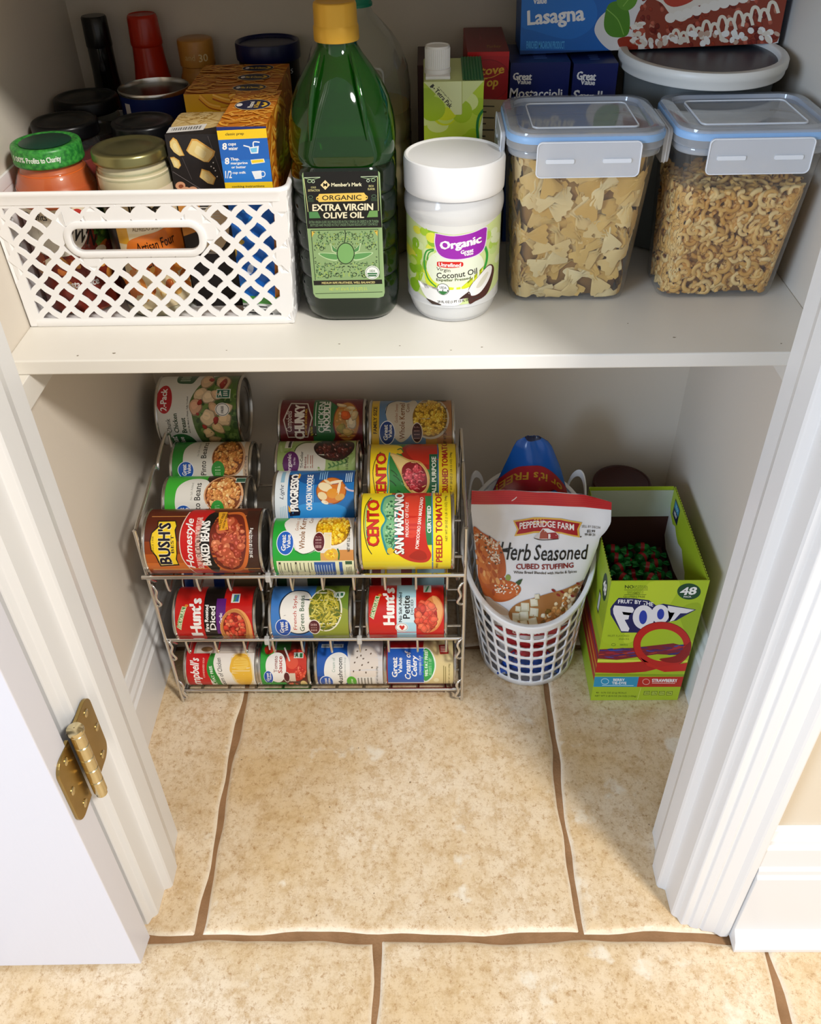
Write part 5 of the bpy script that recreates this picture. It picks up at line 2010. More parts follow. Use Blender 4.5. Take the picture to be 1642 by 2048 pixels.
secs = []
for z, w, r in [(.0006, .080, .026), (.003, .088, .028), (.008, .0935, .029), (.018, .0965, .029)]:
    secs.append(sq(w, r, z))
z = .020
for k in range(5):
    for dz, w in ((.000, .0965), (.004, .0985), (.019, .0985), (.023, .0965), (.0255, .0938)):
        secs.append(sq(w, .029, z + dz))
    z += .0275
for z, w, r in [(.161, .0980, .030), (.167, .0992, .032), (.176, .0990, .036), (.190, .096, .040), (.205, .0885, .041), (.218, .0765, .0375), (.230, .0605, .0300), (.240, .0455, .0226), (.2475, .0365, .0182), (.252, .0345, .0171), (.262, .0335, .0166)]:
    secs.append(sq(w, r, z))
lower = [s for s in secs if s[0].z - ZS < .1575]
build('bottle_body', Geo().loft(lower, True, False), clear_mat('darkened_bottle_plastic', '#4fae50', '#123a14', .09, .06, 1.5, 1.7), oil, smooth=True, angle=60)  # same plastic as the dome, darker copy: darkening by the oil painted in
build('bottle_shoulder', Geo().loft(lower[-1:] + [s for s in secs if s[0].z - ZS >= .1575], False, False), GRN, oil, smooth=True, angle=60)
g = Geo()
ins = [s for s in secs if s[0].z - ZS < .158]
ins = [[Vector((OC[0] + (v.x - OC[0]) * .975, OC[1] + (v.y - OC[1]) * .975, v.z + (.0012 if i == 0 else 0))) for v in s] for i, s in enumerate(ins)]
build('oil', Geo().loft(ins, True, True), mat('olive_oil', '#0e1a0b', .25, spec=.3), oil, smooth=True, angle=60)
# four long dimples moulded in the dome
for sx in (-1, 1):
    P = [(OC[0] + sx * .0135, OC[1] - .0192, ZS + .246), (OC[0] + sx * .019, OC[1] - .0335, ZS + .2265), (OC[0] + sx * .0235, OC[1] - .0435, ZS + .204), (OC[0] + sx * .026, OC[1] - .0478, ZS + .180)]
    build('moulded_rib', Geo().tube(spline(P, 6), [.0006 + .0022 * sin(pi * k / 18) for k in range(19)], 10), GRN, oil, smooth=True)
GOLD = mat('gold_cap', '#d9a93a', .38, metal=.35)
build('cap', Geo().lathe([(.0172, ZS + .2515), (.0198, ZS + .252), (.0202, ZS + .2535), (.0200, ZS + .263), (.0193, ZS + .2642), (.0191, ZS + .265), (.0189, ZS + .2795), (.0182, ZS + .2815), (.0165, ZS + .2822), (.015, ZS + .2815), (.0005, ZS + .2813)], 48, (OC[0], OC[1], 0), True, True), GOLD, oil, smooth=True, angle=35)
LY = OC[1] - .0985 / 2 - .0006
lx0, lx1, lz0, lz1 = .1635, .2350, ZS + .0285, ZS + .1535
Art_w = (95, 150, 1235, 1905)
A = Art(Art_w, None, 3)
GL, GD = '#93b07a', '#16301a'
A.poly([(95, 200), (110, 165), (125, 150), (1135, 150), (1160, 175), (1175, 200), (1235, 1830), (1215, 1885), (1150, 1905), (320, 1905), (262, 1880), (235, 1830)], GL)
A.poly([(120, 150), (1135, 150), (1190, 920), (165, 920)], '#0b0c0b')
for x0, x1, s in ((130, 350, 1), (900, 1130, -1)):
    A.line([(x0, 225), (x1, 222)], 8, '#c3d6b4')
    A.curve([(x0, 228), ((x0 + x1) / 2, 250), (x1, 226)], 6, '#9fbf90')
A.line([(128, 230), (180, 690)], 9, '#c9cf8a')
A.line([(1128, 230), (1140, 690)], 9, '#c9cf8a')
for cx in (205, 1070):
    A.outline(cx, 272, 26, 20, 7, '#9fbf90')
    A.outline(cx + (50 if cx < 600 else -70), 278, 18, 18, 7, '#cfe0c4')
    A.outline(cx + 10, 490, 30, 20, 6, '#55775a')
    A.lines(cx - 30, 520, cx + 70, 560, 3, '#3f5a40')
A.poly([(418, 262), (482, 328), (418, 394), (352, 328)], '#f0d9a0')
A.htext('M', 390, 302, 446, 350, '#0b0c0b', .05)
A.htext("Member's Mark", 500, 300, 915, 352, '#f0ecc8', .03)
A.htext('COLD', 222, 345, 292, 370, '#cfc98a', .02)
A.htext('EXTRACTION', 184, 384, 342, 414, '#cfc98a', .02)
A.htext('RICH', 1010, 338, 1074, 366, '#cfc98a', .02)
A.htext('FLAVOR', 996, 378, 1092, 408, '#cfc98a', .02)
A.poly([(335, 448), (945, 440), (965, 470), (995, 490), (995, 522), (965, 545), (950, 552), (330, 558), (315, 535), (292, 525), (292, 495), (318, 478)], '#ecc75c')
A.ell(312, 512, 10, 9, '#0b0c0b')
A.ell(978, 506, 10, 9, '#0b0c0b')
A.htext('ORGANIC', 372, 468, 910, 536, '#17150d', .012)
A.htext('EXTRA VIRGIN', 238, 586, 1070, 682, '#efe6c4', .035)
A.htext('OLIVE OIL', 384, 700, 945, 786, '#efe6c4', .035)
A.poly([(190, 690), (310, 690), (350, 778), (195, 778)], '#4f8a50')
A.poly([(1020, 688), (1130, 686), (1134, 774), (982, 776)], '#6d9a54')
A.htext('EXTRA VIRGIN OLIVE OILS PRODUCED IN ITALY SPAIN & OR GREECE & OR TUNISIA', 190, 814, 1145, 852, '#6d8a66', .012)
A.htext('BOTTLED AND PACKED IN ITALY UNDER ITALIAN REGULATORY CONTROLS', 208, 858, 1130, 892, '#6d8a66', .012)
A.poly([(175, 925), (1160, 920), (1192, 1645), (230, 1650)], '#8aa872')
A.line([(215, 945), (1135, 945), (1160, 1620)], 9, GD)
A.line([(215, 945), (265, 1640)], 9, GD)
for (x, y, a) in ((250, 990, 0), (1105, 990, 1)):
    A.poly([(x - 25, 960), (x + 25, 960), (x + (-25 if not a else 25), 1040)], '#d9b84a')
r = random.Random(77)
for i in range(330):        # scrolling leaf-work, mirrored
    x, y = r.uniform(20, 430), r.uniform(970, 1610)
    if ((x / 150) ** 2 + ((y - 1270) / 165) ** 2 < 1) or (y > 1205 and y < 1400 and x < 410):
        continue
    ang = r.uniform(0, 180)
    col = r.choice([GD, GD, '#2f5a32', '#4f7f4a', '#a8c05a'])
    for s in (-1, 1):
        cx = 690 + s * x + (y - 1270) * .03
        if r.random() < .35 and s == -1:
            pass
        A.ell(cx, y, 15, 5.5, col, ang if s > 0 else 180 - ang, 8)
for s in (-1, 1):
    for bx, by in ((350, 1030), (330, 1200), (120, 1570), (260, 1590), (120, 1030)):
        A.outline(690 + s * bx, by, 28, 26, 7, GD, 14)
    A.blob([(690 + s * 120, 1280), (690 + s * 230, 1260), (690 + s * 380, 1265), (690 + s * 300, 1330), (690 + s * 190, 1370), (690 + s * 110, 1365)], '#b7d3a0')
    A.blob([(690 + s * 120, 1290), (690 + s * 230, 1272), (690 + s * 360, 1270), (690 + s * 290, 1322), (690 + s * 190, 1352), (690 + s * 110, 1350)], '#5f9a58')
    A.poly([(690 + s * 110, 1230), (690 + s * 160, 1180), (690 + s * 215, 1120), (690 + s * 190, 1240), (690 + s * 130, 1270)], '#c3d6a8')
    A.poly([(690 + s * 112, 1226), (690 + s * 160, 1190), (690 + s * 198, 1140), (690 + s * 178, 1232), (690 + s * 128, 1258)], '#4f8a50')
A.curve([(680, 950), (690, 1020), (672, 1120)], 12, GD)
A.ell(690, 1272, 124, 152, GD)
A.ell(690, 1272, 112, 140, '#79ad66')
A.ell(1058, 1545, 100, 96, '#e9ece4')
A.ell(1058, 1545, 88, 84, '#3f6b4c')
A.ell(1058, 1545, 82, 78, '#eef0ea')
A.rect(990, 1548, 1126, 1572, '#3f7a50')
A.rect(1000, 1578, 1116, 1600, '#2f6a40')
A.htext('USDA', 1018, 1505, 1098, 1538, '#2f6a40', .02)
A.poly([(238, 1650), (1192, 1645), (1198, 1708), (244, 1715)], '#0b0c0b')
A.htext('MEDIUM RIPE FRUITINESS, WELL BALANCED', 354, 1668, 1096, 1704, '#dcd08a', .02)
A.line([(262, 1835), (1200, 1822)], 8, GD)
A.htext('NET WT 67.6 FL OZ (2 QT) 2 L', 460, 1752, 990, 1806, '#c3cf5a', .02)
A.build('label', face_map((lx0, LY, lz1), (lx1, LY, lz1), (lx0, LY, lz0), [(100, 150), (1160, 150), (1235, 1905), (240, 1905)]), oil, PAPER, clip=False)

# ---- big clear jug of cooking oil behind it
CLR = clear_mat('clear_jug_plastic', '#f0f2ea', '#ffffff', .10, .05, 1.5, 1.8)
jc = (.2045, .5460)
jug = thing('oil_jug', (jc[0], jc[1], ZS), 'large clear cooking oil jug with a teal cap behind the green bottle', 'bottle')


def jsq(w, r, z):
    return [Vector((jc[0] + p[0], jc[1] + p[1], ZS + z)) for p in rrect(w, w, r, 7)]


js = [jsq(.096, .03, .0006), jsq(.108, .034, .004)]
z = .01
for k in range(6):
    for dz, w in ((0, .1105), (.004, .1135), (.017, .1135), (.021, .1105)):
        js.append(jsq(w, .038, z + dz))
    z += .0235
for zz, w, r in [(.155, .113, .046), (.175, .1135, .052), (.195, .108, .0525), (.212, .095, .047), (.226, .076, .038), (.237, .055, .0274), (.244, .040, .0199), (.250, .034, .0169), (.262, .033, .0164)]:
    js.append(jsq(w, r, zz))
build('jug_body', Geo().loft(js, True, False), CLR, jug, smooth=True, angle=60)
ji = [[Vector((jc[0] + (v.x - jc[0]) * .97, jc[1] + (v.y - jc[1]) * .97, v.z + (.001 if i == 0 else 0))) for v in s] for i, s in enumerate([s for s in js if s[0].z - ZS < .172])]
build('cooking_oil', Geo().loft(ji, True, True), clear_mat('pale_oil', '#e3d691', '#c4ab4c', .55, .1, 1.2, .3), jug, smooth=True, angle=60)
build('cap', Geo().lathe([(.0168, ZS + .2505), (.0192, ZS + .251), (.0194, ZS + .2535), (.0184, ZS + .255), (.0182, ZS + .276), (.017, ZS + .278), (.0005, ZS + .278)], 40, (jc[0], jc[1], 0), True, True), mat('teal_cap', '#0f7a5c', .35), jug, smooth=True, angle=35)
A = Art((0, 0, 100, 100), '#e6e8e2', 4)
A.rect(0, 55, 100, 100, '#2f9a2c')
A.text('0', 88, 75, 16, 20, '#dff0d8', 0, .02)
lyj = jc[1] - .0573
A.build('label', face_map((jc[0] - .035, lyj, ZS + .125), (jc[0] + .035, lyj, ZS + .125), (jc[0] - .035, lyj, ZS + .02), None, (0, 0, 100, 100)), jug, PAPER)
build('handle_hole', Geo().loft([[Vector((jc[0] + .018 + p[0], jc[1] - .0565 + dy, ZS + .187 + p[1])) for p in rrect(.020 + e, .030 + e, .006, 5)] for dy, e in ((.001, .006), (-.001, .006), (-.0015, .003), (.001, 0))], False, False), CLR, jug, smooth=True)

# ---- coconut oil jar
cc = (.3040, .3755)
co = thing('coconut_oil_jar', (cc[0], cc[1], ZS), 'white coconut oil jar with a wide white lid beside the green bottle', 'jar')
FROST = mat('coconut_oil', '#f4f2ec', .4)
prof = [(.0005, .0006), (.034, .0006), (.0395, .003), (.0435, .012), (.0462, .022), (.0466, .026), (.0466, .100), (.0472, .104), (.0484, .110), (.0482, .118), (.0455, .126), (.0435, .130)]
build('jar_body', Geo().lathe([(p.x, ZS + p.z) for p in spline([(r, 0, z) for r, z in prof], 4)], 64, (cc[0], cc[1], 0), False, True), clear_mat('frosted_jar', '#f4f4f2', '#ffffff', .5, .12, 1.45), co, smooth=True, angle=60)
inn = [(r - .0014, z + .0008) for r, z in prof[1:] if z < .118]
build('oil', Geo().lathe([(p.x, ZS + p.z) for p in spline([(r, 0, z) for r, z in inn], 4)] + [(.02, ZS + .118)], 64, (cc[0], cc[1], 0), True, True), FROST, co, smooth=True, angle=60)
WLID = mat('white_lid', '#efeeec', .4)
lp = [(.0455, .1265), (.0475, .1262), (.0482, .1275), (.0484, .132), (.0484, .1535), (.0476, .1562), (.0462, .1570), (.0448, .1565), (.0440, .1555), (.010, .1562), (.0005, .1564)]
build('lid', Geo().lathe([(r, ZS + z) for r, z in lp], 72, (cc[0], cc[1], 0), True, True), WLID, co, smooth=True, angle=35)
A = Art((115, 0, 1530, 1340), None, 6)
A.poly([(60, 60), (120, 90), (400, 195), (830, 235), (1250, 190), (1500, 100), (1640, 60), (1640, 1100), (1500, 1190), (1350, 1260), (1070, 1320), (660, 1335), (430, 1280), (200, 1190), (60, 1100)], '#d3e29a')
r = random.Random(5)
for i in range(46):
    x, y = r.uniform(130, 560), r.uniform(200, 1150)
    A.ell(x, y, r.uniform(40, 90), r.uniform(50, 110), r.choice(['#a8cf2c', '#c6df6a', '#8fc02a', '#d9e8a8', '#e3e34a']), 0, 14)
for i in range(16):
    x, y = r.uniform(1330, 1530), r.uniform(220, 1000)
    A.ell(x, y, r.uniform(30, 70), r.uniform(40, 90), r.choice(['#c6df8a', '#dfeac0', '#b4d45c']), 0, 14)
A.ell(860, 760, 430, 330, '#e6ecd2')
A.blob([(420, 800), (560, 980), (900, 1040), (1200, 940), (1300, 760), (1300, 1060), (900, 1140), (460, 1060)], '#d9e32a')
A.curve([(545, 470), (440, 520), (400, 650), (410, 800), (460, 950), (580, 1050)], 22, '#2f9a34')
A.curve([(545, 490), (470, 545), (440, 660)], 16, '#2f9a34')
A.curve([(1295, 480), (1330, 600), (1325, 720), (1290, 830)], 34, '#2fa034')
A.poly([(60, -50), (1640, -50), (1640, 60), (1500, 100), (1250, 190), (830, 235), (400, 195), (120, 90), (60, 60)], '#dcdbd4')
A.blob([(300, 1030), (400, 1080), (560, 1110), (800, 1080), (1000, 1070), (1080, 1060), (1060, 1160), (960, 1210), (1000, 1240), (900, 1330), (660, 1340), (480, 1290), (380, 1200)], '#f1efea')
A.blob([(560, 250), (580, 225), (830, 245), (1100, 215), (1300, 180), (1320, 280), (1310, 420), (1270, 530), (1150, 590), (900, 612), (700, 590), (590, 510), (550, 380)], '#e9d9ec')
A.blob([(572, 258), (590, 236), (830, 255), (1100, 226), (1292, 192), (1308, 285), (1298, 415), (1258, 520), (1140, 578), (900, 600), (705, 578), (602, 505), (564, 380)], '#9a22a8')
A.text('Organic', 935, 385, 610, 165, W_, 6, .05)
A.text('Great', 1030, 490, 190, 60, W_, 5, .05)
A.text('Value', 1052, 534, 140, 44, W_, 5, .05)
A.blob([(590, 690), (610, 650), (780, 640), (950, 645), (980, 685), (950, 720), (780, 735), (610, 725)], '#d3201c')
A.text('Unrefined', 780, 690, 330, 62, W_, 0, .035)
A.text('Virgin', 685, 775, 210, 66, '#4a3a34', -4, .005)
A.text('Coconut Oil', 885, 840, 605, 92, '#332b28', 5, .015)
A.text('Expeller Pressed', 838, 926, 515, 56, '#4f5a14', 3, .02)
A.blob([(1060, 1120), (1100, 1020), (1200, 920), (1330, 800), (1400, 800), (1445, 880), (1440, 1000), (1400, 1150), (1330, 1260), (1180, 1300), (1080, 1320)], '#4a1f16')
A.blob([(1062, 1130), (1110, 1020), (1210, 915), (1340, 808), (1405, 830), (1405, 930), (1350, 1060), (1240, 1180), (1120, 1200)], '#f4f1ec')
A.blob([(1180, 1080), (1240, 980), (1330, 890), (1360, 920), (1310, 1020), (1240, 1090)], '#dcd8c6')
A.blob([(930, 1225), (1040, 1140), (1080, 1130), (1100, 1215), (1000, 1225)], '#3a1a12')
A.blob([(430, 1270), (540, 1290), (660, 1330), (540, 1345), (470, 1310)], '#3a241a')
A.ell(682, 1075, 94, 92, '#3c4a3a')
A.ell(682, 1075, 86, 84, '#f3f2ee')
A.rect(602, 1078, 762, 1112, '#3c4a3a')
A.blob([(620, 1110), (745, 1110), (720, 1145), (682, 1158), (640, 1145)], '#2f7a3c')
A.htext('USDA', 630, 1030, 735, 1068, '#3c4a3a', .02)
A.text('29 FL OZ (1 PT 13 FL OZ) 858mL', 925, 1268, 650, 52, '#3a352f', 4, .015)
fm, cuts = wrap_map(cc, .0468, 110, 1545, 100, 1340, ZS + .1045, ZS + .0225, fa(cc))
A.build('label', fm, co, PAPER, xcuts=cuts)

# ---- juice carton
lo, hi = (.2755, .460, ZS + .0003), (.3350, .520, ZS + .198)
t = thing('drink_carton', ((lo[0] + hi[0]) / 2, .49, ZS), 'lime green drink carton with a white screw cap behind the white-lidded jar', 'carton')
g = Geo().add([(lo[0], lo[1], lo[2]), (hi[0], lo[1], lo[2]), (hi[0], hi[1], lo[2]), (lo[0], hi[1], lo[2]), (lo[0], lo[1], hi[2]), (hi[0], lo[1], hi[2]), (hi[0], hi[1], hi[2] + .008), (lo[0], hi[1], hi[2] + .008)],
              [(3, 2, 1, 0), (4, 5, 6, 7), (0, 1, 5, 4), (1, 2, 6, 5), (2, 3, 7, 6), (3, 0, 4, 7)])
build('carton', g, mat('pale_lime_card', '#c3cc84', .35), t, bevel=.0012)
A = Art((370, 870, 1170, 3400), '#b9cf3a', 9)
r = random.Random(15)
for i in range(40):
    A.ell(r.uniform(380, 1150), r.uniform(1000, 2300), r.uniform(70, 170), r.uniform(70, 170), r.choice(['#c9dc6a', '#b3cc24', '#d6e28c', '#a3c21e', '#cfd91f']), 0, 18)
A.poly([(375, 875), (1165, 870), (885, 1170), (880, 1280), (870, 1305), (785, 1305), (700, 1200)], '#d3dc94')
A.poly([(375, 875), (880, 872), (880, 1290), (868, 1306), (785, 1306), (640, 1120)], '#dde3a8')
A.line([(880, 872), (882, 1290)], 8, '#a8b04a')
A.text('Tetra Pak', 640, 1092, 310, 58, '#26251a', -48, .03)
A.text('A package from', 655, 1040, 270, 24, '#6b6a48', -48, .01)
A.poly([(455, 935), (500, 900), (520, 925), (470, 955)], '#26251a')
A.ell(492, 940, 14, 14, '#26251a')
A.ell(515, 962, 9, 9, '#26251a')
A.curve([(1165, 1240), (1100, 1340), (1080, 1500), (1105, 1740)], 34, '#1f7a34')
A.poly([(1150, 1330), (1170, 1300), (1170, 1800), (1120, 1740), (1105, 1500)], '#dfe6b8')
A.build('carton_print', face_map((lo[0], lo[1] - .0002, hi[2]), (hi[0], lo[1] - .0002, hi[2]), (lo[0], lo[1] - .0002, lo[2]), [(375, 875), (1168, 870), (1142, 1720), (385, 1725)], vmax=.315), t, CARD)
g = Geo()
for k in range(7):
    x0 = .3140 + k * .0030
    g.add([(x0, .4606, ZS + .1985), (x0 + .0018, .4606, ZS + .1993), (x0 + .003, .4606, ZS + .1985), (x0, .5195, ZS + .2065), (x0 + .0018, .5195, ZS + .2075), (x0 + .003, .5195, ZS + .2065)], [(0, 1, 4, 3), (1, 2, 5, 4)])
build('green_top_panel', g, mat('dark_green_card', '#1f6b30', .3), t, smooth=True, angle=20, label='dark green folded top panel')
capc = (.2895, .482)
cap = build('screw_cap', Geo().lathe([(.0132, ZS + .2015), (.0132, ZS + .2055), (.0122, ZS + .2062), (.0122, ZS + .2245), (.0117, ZS + .2262), (.0104, ZS + .2264), (.0098, ZS + .2254), (.0005, ZS + .2252)], 40, (capc[0], capc[1], 0), True, True), WLID, t, smooth=True, angle=35)
g = Geo()
for k in range(40):
    a = 2 * pi * k / 40
    p = Vector((capc[0] + .0122 * cos(a), capc[1] + .0122 * sin(a), 0))
    n_ = Vector((cos(a), sin(a), 0)) * .0004
    s_ = Vector((-sin(a), cos(a), 0)) * .00045
    g.add([p - s_ + Vector((0, 0, ZS + .2065)), p + n_ + Vector((0, 0, ZS + .2065)), p + s_ + Vector((0, 0, ZS + .2065)), p - s_ + Vector((0, 0, ZS + .224)), p + n_ + Vector((0, 0, ZS + .224)), p + s_ + Vector((0, 0, ZS + .224))], [(0, 1, 4, 3), (1, 2, 5, 4)])
build('grip_ribs', g, WLID, cap, kind='stuff')
build('spout_base', Geo().add([(.2775, .4645, ZS + .1985), (.3020, .4645, ZS + .1985), (.3020, .499, ZS + .2033), (.2775, .499, ZS + .2033), (.2775, .4645, ZS + .2015), (.3020, .4645, ZS + .2015), (.3020, .499, ZS + .2045), (.2775, .499, ZS + .2045)],
      [(3, 2, 1, 0), (4, 5, 6, 7), (0, 1, 5, 4), (1, 2, 6, 5), (2, 3, 7, 6), (3, 0, 4, 7)]), WLID, t, bevel=.0006)

# ---- maroon carton between the jug and the drink carton
t = card_box('carton_box', 'narrow dark maroon carton between the clear jug and the lime carton', (.2690, .562, ZS + .0003), (.3000, .650, ZS + .190), 'box', '#3a0d0c')
# ---- red stuffing mix box
lo, hi = (.3215, .531, ZS + .0003), (.3650, .650, ZS + .2085)
t = card_box('stuffing_box', 'red stuffing mix box standing behind the lime drink carton', lo, hi, 'box', '#a01216')
A = Art((950, 480, 1520, 3000), '#b3141a', 4)
A.rect(950, 480, 1520, 560, '#c41c1c')
A.ell(1240, 870, 290, 260, '#8a0f14')
A.ell(1240, 872, 280, 250, '#a8141a')
A.text('Stove', 1255, 760, 380, 120, '#e9b83c', 8, .03, .2)
A.text('Top', 1262, 930, 220, 150, '#e9b83c', 4, .03, .2)
A.curve([(1150, 870), (1290, 850), (1400, 790)], 10, '#e9b83c')
A.rect(950, 1118, 1520, 3000, '#c9b98c')
for i in range(9):
    A.rect(1040 + (i % 3) * 30, 1190 + i * 62, 1330 - (i % 2) * 90, 1204 + i * 62, '#3f3520')
A.build('box_print', face_map((lo[0], lo[1], hi[2]), (hi[0], lo[1], hi[2]), (lo[0], lo[1], lo[2]), [(955, 520), (1515, 490), (1480, 1110), (1000, 1130)], vmax=.222), t, CARD)
A = Art((850, 110, 1530, 520), '#7d1216', 5)
A.text('Turkey', 1300, 430, 200, 50, '#a87a24', 4, .02, .2)
A.poly([(1085, 230), (1130, 330), (1095, 340)], '#8f2a30')
A.build('top_print', face_map((lo[0], hi[1], hi[2]), (hi[0], hi[1], hi[2]), (lo[0], lo[1], hi[2]), [(855, 160), (1390, 125), (1515, 492), (955, 522)]), t, CARD)

# ---- two short pasta boxes, and the lasagna box lying across them
for lab, nm, x0, x1, zt, q, words in [
        ('navy short pasta box on the left of the pair under the lasagna box', 'pasta_box', .3675, .4310, .1955, [(55, 325), (362, 312), (355, 470), (65, 480)], ('Mostaccioli', 68, 452, 326, 500)),
        ('navy short pasta box on the right of the pair under the lasagna box', 'pasta_box', .4345, .4815, .1935, [(385, 345), (610, 322), (610, 465), (390, 475)], ('Small', 400, 455, 542, 510))]:
    lo, hi = (x0, .540, ZS + .0003), (x1, .625, ZS + zt)
    t = card_box(nm, lab, lo, hi, 'box', '#101d5c', 'navy short pasta boxes')
    A = Art((q[0][0], 300, q[1][0], 1400), '#101d5c', 4)
    dx = q[0][0]
    A.text('Great', dx + 67, 393, 95, 38, W_, 0, .045)
    A.text('Value', dx + 77, 420, 72, 24, W_, 0, .04)
    A.text(words[0], (words[1] + words[3]) / 2, (words[2] + words[4]) / 2, words[3] - words[1], words[4] - words[2], W_, 0, .02)
    A.rect(q[0][0], 560, q[1][0], 1400, '#1d4a9a')
    A.build('box_print', face_map((lo[0], lo[1], hi[2]), (hi[0], lo[1], hi[2]), (lo[0], lo[1], lo[2]), q, vmax=.155), t, CARD)
    A = Art((0, 0, 100, 100), '#16235f', 4)
    A.lines(42, 55, 66, 85, 3, '#5d78b8', False, 3)
    A.build('top_print', face_map((lo[0], hi[1], hi[2]), (hi[0], hi[1], hi[2]), (lo[0], lo[1], hi[2]), None, (0, 0, 100, 100)), t, CARD)

c = (.5705, .5520)
t = thing('food_tub', (c[0], c[1], ZS), 'grey oval food tub with a white rim under the right end of the lasagna box', 'tub')
build('tub_body', Geo().loft([[Vector((c[0] + rx * cos(a), c[1] + ry * sin(a), ZS + z)) for a in [2 * pi * k / 56 for k in range(56)]] for rx, ry, z in ((.058, .050, .0004), (.066, .057, .004), (.074, .067, .10), (.079, .0695, .181), (.0815, .081, .1855), (.0815, .081, .190))], True, True), mat('grey_tub_plastic', '#6b6f6d', .45), t, smooth=True, angle=60)
rim = []
for dr, dz in ((0, .1870), (.0022, .1868), (.0030, .1885), (.0030, .1925), (.0046, .1945), (.0046, .2005), (.0030, .2025), (-.0035, .2028), (-.005, .2015), (-.006, .1975)):
    rim.append([Vector((c[0] + (.0815 + dr) * cos(a), c[1] + (.0985 + dr) * sin(a) * (1.0 if True else 0), ZS + dz)) for a in [2 * pi * k / 64 for k in range(64)]])
l = build('lid', Geo().loft(rim, False, False), mat('white_lid_plastic', '#e4e2da', .4), t, smooth=True, angle=45)
build('lid_panel', Geo().loft([[Vector((v.x, v.y, ZS + z)) for v in rim[-1]] for z in (.1935, .1975)], True, True), mat('shaded_lid_panel', '#3a4048', .35), l, label='recessed lid panel with shade put into its dark colour')  # deep shadow on the recessed lid is painted as the panel's dark grey

RM = Matrix.Translation((.380, .572, ZS + .1965)) @ Matrix.Rotation(-radians(1.35), 4, 'Y') @ Matrix.Translation((-.380, -.572, -(ZS + .1965)))
lo, hi = (.3800, .572, ZS + .1965), (.6560, .632, ZS + .2665)
t = card_box('lasagna_box', 'large blue lasagna box with a plated slice lying across the boxes and tub', lo, hi, 'box', '#0f4f96', mtx=RM)
A = Art((95, -60, 1500, 300), '#1a66b8', 12)
A.blob([(95, -60), (420, -60), (560, 20), (560, 130), (420, 200), (200, 160), (95, 120)], '#1f73c8')
A.rect(95, 258, 700, 300, '#10407f')
A.htext('Value', 182, -8, 272, 22, W_, .04)
A.htext('Great', 160, -50, 280, -14, W_, .04)
A.text('Lasagna', 325, 95, 360, 100, W_, 3, .035)
A.htext('ENRICHED MACARONI PRODUCT', 142, 210, 384, 248, '#4fa8e0', .02)
A.blob([(560, 150), (600, 90), (700, 40), (900, 0), (1500, -60), (1500, 300), (760, 300), (640, 250), (580, 200)], '#e6e3df')
A.blob([(690, 200), (760, 190), (800, 230), (760, 262), (700, 240)], '#9c2f18')
A.blob([(770, 200), (790, 100), (850, 20), (900, -40), (1100, -60), (1480, -60), (1440, 190), (1300, 225), (1000, 240), (840, 246)], '#8f3c28')
r = random.Random(31)
for i in range(150):
    x, y = r.uniform(790, 1430), r.uniform(-50, 225)
    A.chunk(x, y, r.uniform(9, 15), r.choice(['#7a2418', '#a84c38', '#b05a44', '#93351f', '#6a1c12', '#b8745c']))
for base, xs in (([(880, -30), (950, 60), (1010, 110)], 0),):
    pass
A.blob([(850, 0), (930, -50), (1480, -60), (1460, 20), (1200, 50), (1090, 60), (1060, 100), (1010, 125), (960, 90), (920, 40)], '#e9dfcf')
for i in range(12):
    x = 960 + i * 42
    y = 108 - i * 9.5
    A.ell(x, y, 26, 22, '#efe7da', 0, 14)
A.blob([(930, 20), (1000, -40), (1130, -50), (1080, 30), (980, 60)], '#b8402c')
for i in range(13):
    x = 985 + i * 36
    y = 190 - i * 9.0 + (10 if i % 2 else -10)
    A.curve([(x - 24, y + 30), (x - 10, y - 14), (x + 10, y - 14), (x + 20, y + 26)], 14, '#eadfc9', 4)
for i in range(60):
    x = r.uniform(770, 1430)
    y = 236 - (x - 800) * .05 - r.uniform(0, 46)
    A.ell(x, y, r.uniform(10, 22), r.uniform(8, 14), r.choice(['#efe7da', '#e3d6c2', '#f3ede2', '#c9a890']), r.uniform(0, 180), 9)
for i in range(30):
    A.ell(r.uniform(765, 830), r.uniform(130, 240), r.uniform(9, 18), r.uniform(8, 14), r.choice(['#efe7da', '#e3d6c2', '#b8543c']), 0, 9)
A.blob([(615, 110), (640, 40), (700, 25), (745, 60), (755, 130), (735, 185), (660, 190), (620, 160)], '#4f8a1f')
A.blob([(690, 40), (700, -40), (800, -30), (790, 40), (740, 70)], '#5f9a2a')
A.curve([(630, 60), (690, 110), (720, 180)], 5, '#86b84a')
A.curve([(720, 50), (760, 10), (800, -20)], 5, '#86b84a')
f0 = face_map((lo[0], lo[1], hi[2]), (hi[0], lo[1], hi[2]), (lo[0], lo[1], lo[2]), [(105, 0), (1490, -8), (1425, 222), (100, 278)])
dz = .0165 / .07


def fl(x, y, lift):
    H = homography([(105, 0), (1490, 0), (1425, 216), (100, 278)])
    u, v = H(x, y)
    v = .265 + v * .735
    u, v = min(max(u, 0), 1), min(max(v, 0), 1)
    return RM @ Vector((lo[0] + (hi[0] - lo[0]) * u, lo[1] - lift, hi[2] + (lo[2] - hi[2]) * v))


A.build('box_print', fl, t, CARD)

# ---- two clip-lid tubs of pasta
TUBW = clear_mat('tub_plastic', '#f6f7f7', '#ffffff', .045, .10, 1.45)
TUBL = clear_mat('tub_lid_plastic', '#e9edf1', '#e3e8ee', .36, .07, 1.45, 1.6)
SEAL = mat('blue_seal', '#93bbe6', .4)
LATCH = clear_mat('latch_plastic', '#eef0f4', '#f3f5f8', .55, .2, 1.45)


